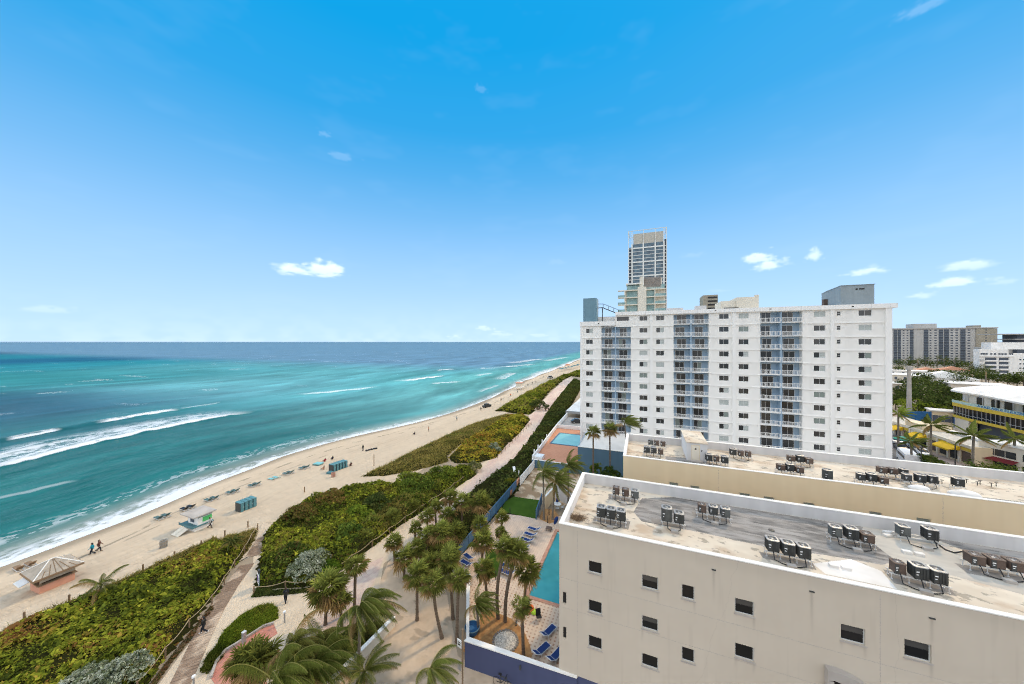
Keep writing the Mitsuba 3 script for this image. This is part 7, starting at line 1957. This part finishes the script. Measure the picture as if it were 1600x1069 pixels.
# grey apartment slab far away
def far_slab():
    t = thing('apartment_slab', 'long grey-tan apartment slab on the skyline at the right', 'building')
    y = 532.0
    X = lambda px: (278.63, 42.39)[0] + (px - 1397) / 161 * ((361.85, 43.33)[0] - (278.63, 42.39)[0])
    zt = (321.69, 42.88)[1]
    part(t, 'wall', MB().box(X(1394), X(1527), y, y + 22, G, zt), 'far_grey')
    part(t, 'end_wall', MB().box(X(1527), X(1558), y - .8, y + 22, G, zt - .2), 'far_tan')
    part(t, 'roof_edge', MB().box(X(1394) - 1, X(1559), y - 1.2, y + 23, zt, zt + 1.0), 'far_grey')
    part(t, 'roof_house', MB().box(X(1433), X(1471), y + 3, y + 15, zt + 1, zt + 6), 'far_grey')
    part(t, 'roof_house', MB().box(X(1527), X(1539), y + 3, y + 12, zt + 1, zt + 3.4), 'far_tan')
    fl = np.arange(4, zt - 1.5, 2.95)
    for a, b in ((1396.5, 1403), (1404, 1409), (1424, 1430), (1446.5, 1454), (1470.5, 1477.5), (1479, 1486.5), (1504, 1512)):
        part(t, 'balcony_stack', MB().box(X(a), X(b), y - .08, y + .02, 2, zt - 1), 'far_slate')
        s = MB()
        for z in fl:
            s.box(X(a), X(b), y - .9, y - .1, z - .16, z + .10)
        labels[part(t, 'balcony_slabs', s, 'penthouse_grey')] = {'kind': 'stuff'}
    for px_, wd in ((1413.5, 3.0), (1420, 2.8), (1457.5, 3), (1465.5, 4), (1491, 4), (1498.5, 4), (1517, 4), (1541.5, 2.2)):
        s = MB()
        o = -.85 if px_ > 1527 else -.05
        for z in fl:
            s.box(X(px_ - wd / 2), X(px_ + wd / 2), y + o, y + o + .05, z + .9, z + 2.2)
        labels[part(t, 'window_column', s, 'far_slate')] = {'kind': 'stuff'}


far_slab()


def mid_white():
    t = thing('white_hotel', 'white mid-rise building with dark balconies at the right border', 'building')
    y = 367.0
    X = lambda px: (240.64, 21.85)[0] + (px - 1531) / 69 * ((263.14, 22.03)[0] - (240.64, 21.85)[0])
    Z = lambda py: (251.92, 21.94)[1] + (546 - py) / 40 * ((251.92, 21.94)[1] - (251.92, 2.60)[1])
    part(t, 'wall', MB().box(X(1531), X(1577), y, y + 5, G, Z(546)).box(X(1577), X(1640), y - .5, y + 20, G, Z(553)), 'white_wall')
    part(t, 'roof_wing', MB().box(X(1562), X(1640), y + 6, y + 14, Z(546), Z(535)), 'white_wall')
    part(t, 'roof_ledge', MB().box(X(1530.5), X(1584), y - 1.0, y - .01, Z(557.5), Z(555.8)), 'white_trim')
    for px_ in (1534, 1538, 1542, 1549.5, 1555.5, 1562.5, 1567, 1572, 1578.5, 1582):
        part(t, 'window', MB().box(X(px_ - 1.2), X(px_ + 1.2), y - .55, y - .02, Z(554.5), Z(552.0)), 'far_slate')
    for r in range(5):
        p = 558.5 + 6.6 * r
        for a, b in ((1540, 1558), (1562, 1576.5)):
            part(t, 'balcony', MB().box(X(a), X(b), y - .04, y - .01, Z(p + 4.6), Z(p + .6)), 'far_slate')
            part(t, 'balcony_front', MB().box(X(a), X(b), y - 1.0, y - .9, Z(p + 6.2), Z(p + 4.3)), 'white_trim')
        part(t, 'side_balcony', MB().box(X(1531.5), X(1537), y - .9, y - .02, Z(p + 6.0), Z(p + 3.6)), 'far_grey')
        for px_ in (1594, 1599.5, 1606):
            part(t, 'window', MB().box(X(px_ - 1.6), X(px_ + 1.6), y - .53, y - .50, Z(p + 4.2), Z(p + 2.0)), 'far_slate')


mid_white()
PYS = [(328.84, 35.18)[1], (328.84, 30.27)[1], (328.84, 25.35)[1]]
dk = thing('unfinished_block', 'dark unfinished concrete floors showing above the white hotel', 'building')
x0, x1 = (319.68, 30.30)[0], (352.85, 30.19)[0]
for k, py_ in enumerate(PYS):
    part(dk, 'floor_slab', MB().box(x0 + (12 if k else 0), x1, 470, 490, py_ - .5, py_ + .3), 'far_grey')
part(dk, 'core', MB().box(x0 + 16, x1, 474, 488, G, PYS[0] - .5), 'far_slate')
part(dk, 'wing', MB().box(x0 - 1, x0 + 26, 478, 492, G, PYS[2] - 3), 'far_grey')
part(dk, 'lift_shaft', MB().box(x0 + 30, x0 + 40, 476, 486, PYS[0], PYS[0] + 9), 'far_grey')
part(dk, 'crane_box', MB().box(x0 + 34, x1, 476, 480, PYS[0] + 13, PYS[0] + 16), 'far_slate')

# low houses between the trees
def house(label, p, sx, sy, h, wall, roof, kind='flat', group='low houses among the trees'):
    t = thing('low_house', label, 'house', group)
    a = math.atan2(av[1], av[0]) - math.pi / 2
    m = lambda q: np.asarray(q) @ np.array([[math.cos(a), math.sin(a)], [-math.sin(a), math.cos(a)]]) + np.array(p)
    c = m([(-sx, -sy), (sx, -sy), (sx, sy), (-sx, sy)])
    part(t, 'wall', MB().prism(c, G, h), wall)
    if kind == 'flat':
        part(t, 'roof', MB().prism(m([(-sx - .3, -sy - .3), (sx + .3, -sy - .3), (sx + .3, sy + .3), (-sx - .3, sy + .3)]), h, h + .35), roof)
    else:
        e = m([(-sx - .5, -sy - .5), (sx + .5, -sy - .5), (sx + .5, sy + .5), (-sx - .5, sy + .5), (0, -sy * .5), (0, sy * .5)])
        v = np.c_[e, [h, h, h, h, h + sx * .35, h + sx * .35]]
        part(t, 'roof', MB().add(v, [[0, 1, 4], [2, 3, 5]]).add(v, [[1, 2, 5, 4], [3, 0, 4, 5]]), roof)
    for k, q in enumerate(np.linspace(-.7, .7, 4)):
        b = m([(sx * q - .6, -sy - .05), (sx * q + .6, -sy - .05)])
        part(t, 'window', MB().quad((*b[0], h * .35), (*b[1], h * .35), (*b[1], h * .75), (*b[0], h * .75)), 'far_slate')


for lab, p, sx, sy, h, wl, rf_, kd in [
    ('white flat-roofed house beside the white block', (168.63, 318.76), 9, 9, 4.5, 'cream_paint', 'roof_white', 'flat'), ('long low white roof left of the pale mast', (202.02, 371.64), 12, 8, 4.0, 'white_wall', 'roof_white', 'flat'),
    ('beige flat house in front of the trees at the white block', (135.65, 254.92), 7, 6, 4.0, 'stucco_beige', 'roof_far', 'flat'), ('terracotta roofed house far behind the trees', (223.22, 386.79), 6, 5, 4.0, 'cream_paint', 'terracotta', 'hip'),
    ('second terracotta roofed house, farther right', (238.12, 386.39), 8, 5, 4.5, 'cream_paint', 'terracotta', 'hip'), ('broad white roof in the middle of the trees', (181.24, 300.70), 12, 7, 4.5, 'white_wall', 'roof_white', 'hip'),
    ('white roofed house right of the broad white roof', (181.21, 318.99), 9, 8, 4.0, 'white_wall', 'roof_white', 'flat'), ('pale building with a long flat roof behind the curved roof', (151.13, 232.78), 9, 7, 7.0, 'stucco_beige', 'roof_far', 'flat'),
    ('tan stair tower between the two blue hoardings', (90.96, 151.64), 2.7, 2.5, 5.0, 'stucco_cream', 'roof_far', 'flat')]:
    house(lab, p, sx, sy, h, wl, rf_, kd)
for lab, a, b in (('bright blue hoarding left of the tan stair tower', (78.97, 147.53), (87.65, 150.06)), ('bright blue hoarding right of the tan stair tower', (92.32, 150.51), (90.40, 141.48))):
    h_ = thing('blue_hoarding', lab, 'fence')
    part(h_, 'board', MB().beam((*a, 2.6), (*b, 2.6), .15, 4.4), 'fence_bright')
    part(h_, 'base', MB().beam((*a, .1), (*b, .1), .3, .8), 'white_trim')
x, y = (84.57, 154.12)
mast = thing('mast', 'tall pale concrete mast rising from the trees', 'mast')
part(mast, 'shaft', MB().tube([(x, y, G), (x, y, 18.44)], [.75, .45], 10), 'concrete')
part(mast, 'head', MB().tube([(x, y, 18.00), (x, y, 19.31)], .8, 8), 'concrete')

# the building with yellow bands and a curved white roof
def yellow_building():
    t = thing('yellow_banded_building', 'office building with yellow bands, dark glass and a curved white roof', 'building')
    front = np.array([(90.84, 147.41), (90.08, 140.98), (90.32, 136.04), (90.49, 130.98), (90.64, 126.41), (90.90, 118.49)])
    back = [(front[-1][0] + 34, front[-1][1]), (front[0][0] + 34, front[0][1] + 10), (front[0][0] + 6, front[0][1] + 6)]

    def ring(off):
        d = np.gradient(front, axis=0)
        d /= np.linalg.norm(d, axis=1, keepdims=True)
        n = np.c_[-d[:, 1], d[:, 0]]
        n *= np.sign((n * (front - np.mean(back, 0))).sum(1, keepdims=True))
        return [tuple(v) for v in front + n * off] + back

    part(t, 'ground_floor', MB().prism(ring(-2.5), G, 4.0), 'far_slate')
    part(t, 'pink_pier', MB().prism([tuple(front[0] + [.3, -.3]), tuple(front[1] + [0, -.2]), tuple(front[1] + [2, 0]), tuple(front[0] + [2, 0])], G, 4.0), 'cream_paint')
    part(t, 'yellow_band', MB().prism(ring(0), 4.0, 4.75), 'yellow_paint')
    part(t, 'glass_wall', MB().prism(ring(-.25), 4.75, 7.55), 'dark_glass')
    part(t, 'yellow_band', MB().prism(ring(.1), 7.55, 8.55), 'yellow_paint')
    part(t, 'upper_wall', MB().prism(ring(-3.5), 8.55, 11.6), 'stucco_grey')
    seg_ = np.r_[0, np.cumsum(np.linalg.norm(np.diff(front, axis=0), axis=1))]
    for k, s_ in enumerate(np.arange(.4, seg_[-1], 1.25)):
        p = np.array([np.interp(s_, seg_, front[:, 0]), np.interp(s_, seg_, front[:, 1])])
        part(t, 'mullion', MB().box(p[0] - .02, p[0] + .10, p[1] - .035, p[1] + .035, 4.75, 7.55), 'metal_grey')
    rl = MB()
    for a, b in zip(front, front[1:]):
        rl.beam((*(a + [.1, 0]), 5.55), (*(b + [.1, 0]), 5.55), .1, .07)
    part(t, 'glass_rail', rl, 'metal_light')
    bn = MB()
    for a, b in zip(front, front[1:]):
        bn.beam((*(a + [-.12, 0]), 9.0), (*(b + [-.12, 0]), 9.0), .05, .8)
    part(t, 'banner', bn, 'banner_green', label='pale green banner with blue lettering along the balcony')
    # lettering: runs left to right as seen from the street side, follows the banner
    d = (front[4] - front[2]) / np.linalg.norm(front[4] - front[2])
    txt = meshkit.text_mesh('AVAILABLE FLEXIBLE SPACE', .62, .03, True)
    w_ = txt.bounds[1][0]
    start = np.array([np.interp(seg_[2] - 2.0, seg_, front[:, 0]), np.interp(seg_[2] - 2.0, seg_, front[:, 1])])
    v = np.array(txt.vertices)
    sx_ = 17.5 / w_
    pos = seg_[2] - 2.0 + v[:, 0] * sx_
    P = np.c_[np.interp(pos, seg_, front[:, 0]) - .16 - v[:, 2], np.interp(pos, seg_, front[:, 1]), 8.72 + v[:, 1]]
    part(t, 'lettering', trimesh.Trimesh(P, txt.faces, process=False), 'fence_bright')
    # doors and posts of the terrace
    for s_ in (5.0, 9.5, 13.0, 17.5):
        p = np.array([np.interp(s_, seg_, front[:, 0]), np.interp(s_, seg_, front[:, 1])])
        part(t, 'terrace_door', MB().box(p[0] + 3.2, p[0] + 3.49, p[1] - 1.0, p[1] + 1.0, 8.56, 10.9), 'black')
        part(t, 'terrace_post', MB().box(p[0] + .8, p[0] + 1.0, p[1] - .1, p[1] + .1, 8.55, 11.6), 'metal_grey')
    # the curved roof: a shallow vault with a thin bright edge
    tip = np.array((94.38, 153.88))
    fr = np.array([tip, (93.31, 148.88), (93.52, 142.83), (91.97, 133.98), (90.63, 126.40), (90.11, 116.24)])
    n, m_ = len(fr), 9
    V = []
    for k, p in enumerate(fr):
        depth = np.interp(k, [0, 1, 2, 5], [5, 12, 22, 30])
        for j in range(m_):
            u = j / (m_ - 1)
            V.append((p[0] + depth * u, p[1] + 4.0 * u * (1 if k < 3 else .5), 11.8 + 3.6 * math.sin(math.pi * min(1, u * .95)) * np.interp(k, [0, 1, 3, 5], [.15, .55, 1, 1])))
    i, j = np.meshgrid(np.arange(n - 1), np.arange(m_ - 1), indexing='ij')
    q = np.stack([i * m_ + j, (i + 1) * m_ + j, (i + 1) * m_ + j + 1, i * m_ + j + 1], -1).reshape(-1, 4)
    r = MB().add(V, q)
    V2 = np.array(V) - [0, 0, .45]
    r.add(V2, q[:, ::-1])
    ed = [k * m_ for k in range(n)]
    for a, b in zip(ed, ed[1:]):
        r.quad(V2[a], V2[b], V[b], V[a])
    for j in range(m_ - 1):
        r.quad(V[j], V[j + 1], V2[j + 1], V2[j])
    part(t, 'curved_roof', r, 'roof_white', smooth=35)


yellow_building()


def shop_row():
    t = thing('shop_row', 'low cream row of shops with yellow awnings along the avenue', 'building')
    f = [np.array((68.07, 134.62)), np.array((67.85, 127.00)), np.array((67.59, 115.52)), np.array((67.68, 105.30))]
    a, b = f[0] + (f[0] - f[1]) * .6, f[3]
    d = (b - a) / np.linalg.norm(b - a)
    nrm = np.array([-d[1], d[0]])
    nrm = nrm if nrm[0] > 0 else -nrm
    L = np.linalg.norm(b - a)
    Q = lambda s, w: tuple(a + d * s + nrm * w)
    part(t, 'wall', MB().prism([Q(0, .3), Q(L, .3), Q(L, 7.5), Q(0, 7.5)], G, 4.2), 'stucco_cream')
    part(t, 'cornice', MB().prism([Q(0, 0), Q(L, 0), Q(L, .35), Q(0, .35)], 3.7, 4.35), 'cream_paint')
    part(t, 'roof', MB().prism([Q(.3, .36), Q(L - .3, .36), Q(L - .3, 7.2), Q(.3, 7.2)], 4.2, 4.24), 'roof_pale')
    part(t, 'roof_duct', MB().prism([Q(L * .55, 5), Q(L * .95, 5), Q(L * .95, 6), Q(L * .55, 6)], 4.3, 4.9), 'metal_light')
    part(t, 'gable', MB().prism([Q(L * .38, .5), Q(L * .56, .5), Q(L * .56, 6), Q(L * .38, 6)], 4.25, 5.6), 'stucco_cream')
    n = 11
    for k in range(n):
        s0, s1 = L * (k + .12) / n, L * (k + .88) / n
        part(t, 'shop_window', MB().quad((*Q(s0, .27), .2), (*Q(s1, .27), .2), (*Q(s1, .27), 2.7), (*Q(s0, .27), 2.7)), ['window_glass', 'unit_brown', 'window_dim'][k % 3])
        part(t, 'sign_board', MB().prism([Q(s0, .12), Q(s1, .12), Q(s1, .29), Q(s0, .29)], 2.9, 3.6), ['yellow_paint', 'cream_paint', 'yellow_paint', 'stucco_cream'][k % 4])
        part(t, 'pier', MB().prism([Q(L * k / n - .25, 0), Q(L * k / n + .25, 0), Q(L * k / n + .25, .3), Q(L * k / n - .25, .3)], G, 3.7), 'cream_paint')
    S = lambda p: float(np.dot(np.array(p) - a, d))
    for s0, s1, mt in ((S((67.73, 112.91)), S((67.57, 107.97)), 'yellow_awning'), (S((67.70, 121.78)), S((67.58, 117.71)), 'yellow_awning'), (S((67.75, 129.35)), S((67.83, 126.22)), 'yellow_awning')):
        part(t, 'awning', MB().add([(*Q(s0, 0), 3.5), (*Q(s1, 0), 3.5), (*Q(s1, -1.9), 2.6), (*Q(s0, -1.9), 2.6), (*Q(s1, -1.9), 2.25), (*Q(s0, -1.9), 2.25)], [[0, 1, 2, 3], [3, 2, 4, 5]]).add([(*Q(s0, 0), 3.5), (*Q(s0, -1.9), 2.6), (*Q(s0, 0), 2.6)], [[0, 1, 2]]).add([(*Q(s1, 0), 3.5), (*Q(s1, 0), 2.6), (*Q(s1, -1.9), 2.6)], [[0, 1, 2]]), mt)
    # the next, whiter building of the row
    t2 = thing('corner_shop', 'white two-storey shop with a dark red awning at the right end of the row', 'building')
    p0, p1 = np.array((70.19, 107.35)), np.array((72.59, 101.24))
    d2 = (p1 - p0) / np.linalg.norm(p1 - p0)
    n2 = np.array([-d2[1], d2[0]])
    n2 = n2 if n2[0] > 0 else -n2
    R_ = lambda s, w: tuple(p0 + d2 * s + n2 * w)
    L2 = np.linalg.norm(p1 - p0) + 14
    part(t2, 'wall', MB().prism([R_(0, .05), R_(L2, .05), R_(L2, 14), R_(0, 14)], G, 5.4), 'cream_paint')
    part(t2, 'cornice', MB().prism([R_(-.2, -.15), R_(L2, -.15), R_(L2, .3), R_(-.2, .3)], 5.4, 5.75), 'white_trim')
    part(t2, 'roof', MB().prism([R_(0, .31), R_(L2, .31), R_(L2, 14), R_(0, 14)], 5.41, 5.5), 'roof_far')
    for k, (s0, s1) in enumerate([(.9, 5.6), (6.4, 8.2), (9.6, 12.4), (14.2, 20), (21, 26)]):
        for q in range(3):
            u0, u1 = s0 + (s1 - s0) * q / 3 + .06, s0 + (s1 - s0) * (q + 1) / 3 - .06
            part(t2, 'window', MB().quad((*R_(u0, 0), 2.9), (*R_(u1, 0), 2.9), (*R_(u1, 0), 4.3), (*R_(u0, 0), 4.3)), 'window_glass')
        part(t2, 'shop_opening', MB().quad((*R_(s0, .01), G), (*R_(s1, .01), G), (*R_(s1, .01), 1.9), (*R_(s0, .01), 1.9)), 'black')
    part(t2, 'awning', MB().add([(*R_(.6, 0), 2.6), (*R_(6, 0), 2.6), (*R_(6, -1.5), 2.0), (*R_(.6, -1.5), 2.0)], [[0, 1, 2, 3]]), 'maroon_awning')


shop_row()

# street life: cars, a green patio umbrella, poles, low street planting
CARC = dict(white=(.66, .66, .66), black=(.02, .02, .022), silver=(.38, .39, .40), red=(.30, .03, .03), grey=(.16, .165, .17), pearl=(.60, .58, .54))
for k, c in CARC.items():
    bsdf('car_' + k, c, .25, .5, clearcoat=.6)


def car(label, p, col, a, van=False, z=None):
    x, y = p
    z = G if z is None else z
    t = thing('delivery_van' if van else 'parked_car', label, 'van' if van else 'car', None if van else 'cars along the avenue')
    L, W = (7.2, 2.3) if van else (4.5, 1.8)
    c_, s_ = math.cos(a), math.sin(a)

    def loft(prof, w0, w1):
        q = np.array(prof)
        n = len(q)
        v = []
        for side in (-1, 1):
            for u, h in q:
                w = np.interp(h, [.3, q[:, 1].max()], [w0, w1]) / 2 * side
                v.append((x + u * c_ - w * s_, y + u * s_ + w * c_, z + h))
        i = np.arange(n)
        m = MB().add(v, np.stack([i, (i + 1) % n, (i + 1) % n + n, i + n], 1))
        tr = np.asarray(m3.triangulate([q if np.sum(q[:, 0] * np.roll(q[:, 1], -1) - np.roll(q[:, 0], -1) * q[:, 1]) > 0 else q[::-1]]))
        o = np.arange(n) if np.sum(q[:, 0] * np.roll(q[:, 1], -1) - np.roll(q[:, 0], -1) * q[:, 1]) > 0 else np.arange(n)[::-1]
        m.add(np.array(v)[:n], o[tr]).add(np.array(v)[n:], o[tr][:, ::-1])
        return m
    if van:
        part(t, 'body', loft([(-3.6, .35), (3.5, .35), (3.6, 1.2), (3.1, 2.6), (2.8, 2.75), (-3.55, 2.75)], W, W * .94), 'car_' + col)
        part(t, 'windscreen', loft([(3.2, 1.45), (3.62, 1.3), (3.14, 2.45), (3.0, 2.5)], W * .9, W * .86), 'window_glass')
        part(t, 'window_strip', loft([(-3.0, 1.55), (2.6, 1.55), (2.6, 2.2), (-3.0, 2.2)], W * 1.01, W * .99), 'window_glass')
    else:
        part(t, 'body', loft([(-2.2, .32), (2.15, .32), (2.22, .62), (2.0, .78), (.95, .90), (-1.75, .95), (-2.2, .85)], W, W * .93), 'car_' + col)
        part(t, 'cabin_glass', loft([(1.0, .89), (.30, 1.36), (-1.05, 1.38), (-1.75, .94)], W * .93, W * .70), 'window_glass')
        part(t, 'roof', loft([(.35, 1.36), (.22, 1.43), (-1.0, 1.45), (-1.15, 1.38)], W * .74, W * .70), 'car_' + col)
        for s in (-.62, .62):
            part(t, 'headlight', MB().obox((x + 2.16 * c_ - s * s_, y + 2.16 * s_ + s * c_, z + .64), (.14, .36, .14), a), 'white_plastic')
    for u in ((-2.3, 2.2) if van else (-1.4, 1.38)):
        for s in (-1, 1):
            q = np.array([x + u * c_ - s * W * .47 * s_, y + u * s_ + s * W * .47 * c_, z + .33])
            e = np.array([-s_, c_, 0]) * .11
            w = part(t, 'wheel', MB().tube([q - e, q + e], .33, 14), 'rubber')
            part(w, 'hub_cap', MB().tube([q - e * 1.06, q + e * 1.06], .18, 10), 'metal_light')


aa = math.atan2(av[1], av[0])
for lab, p, c in [('dark red car first from the top beside the white block', (78.87, 149.99), 'red'), ('white car second from the top beside the white block', (75.04, 141.57), 'white'), ('silver car third from the top in the parked row', (71.98, 134.21), 'silver'),
                  ('black car in the parked row below the green patio umbrella', (67.54, 123.79), 'black'), ('pearl car in the parked row after the black one', (66.34, 119.77), 'pearl'), ('grey car in the parked row after the pearl one', (65.22, 116.04), 'grey'), ('white car last in the parked row before the shops', (64.32, 112.62), 'white'),
                  ('silver car in the street lane at the corner of the white block', (68.72, 131.48), 'silver'), ('white car in the street lane, second from the white block', (65.18, 123.46), 'white'), ('black car in the street lane behind the white van', (62.22, 116.46), 'black'), ('pearl car in the street lane right of the white van', (59.30, 105.52), 'pearl'), ('silver car half behind the cream roof parapet', (58.80, 102.78), 'silver')]:
    car(lab, p, c, aa + (.0 if 'lane' in lab else math.pi))
car('long white van parked on the near side of the avenue', (56.63, 103.59), 'white', aa, True)
car('black car parked in the yard behind the white terrace', (-19.76, 108.03), 'black', .4, z=.9)
x, y = (63.91, 118.24)
pu = thing('patio_umbrella', 'green patio umbrella over the pavement beside the street palms', 'umbrella')
part(pu, 'pole', MB().tube([(x, y, G), (x, y, 2.4)], .05, 6), 'metal_light')
part(pu, 'canopy', MB().lathe((x, y, 0), [(2.0, 1.9), (1.5, 2.25), (.7, 2.5), (.001, 2.6)], 14), 'green_canopy')
for k, (lab, p, h) in enumerate([('dark street light pole before the yellow awning', (63.07, 101.71), 5.2), ('slim dark street pole near the cream parapet', (56.23, 98.99), 4.5)]):
    s = thing('street_light', lab, 'street light')
    part(s, 'pole', MB().tube([(*p, G), (*p, h)], .10, 8), 'metal_dark')
    part(s, 'lamp_head', MB().obox((p[0], p[1], h + .05), (.5, .25, .14)), 'metal_dark')
for k, (lab, p, r) in enumerate([('dense dark street hedge tree below the corner shop', (62.34, 93.26), 3.6), ('second dark street tree below the corner shop', (64.82, 93.59), 3.2), ('dark street tree left of the kerb palm', (61.55, 93.61), 2.4), ('dark street tree at the right border', (65.61, 92.62), 2.6), ('small street tree beside the white van', (57.81, 99.49), 2.3), ('low shrub right of the white van', (59.26, 99.12), 1.6)]):
    crown_tree(lab, p, r, r * 1.3, [(.05, .08, .018), (.08, .115, .024), (.12, .155, .03), (.16, .18, .045)], 360 + k, None, .34, 900, 'street_tree')
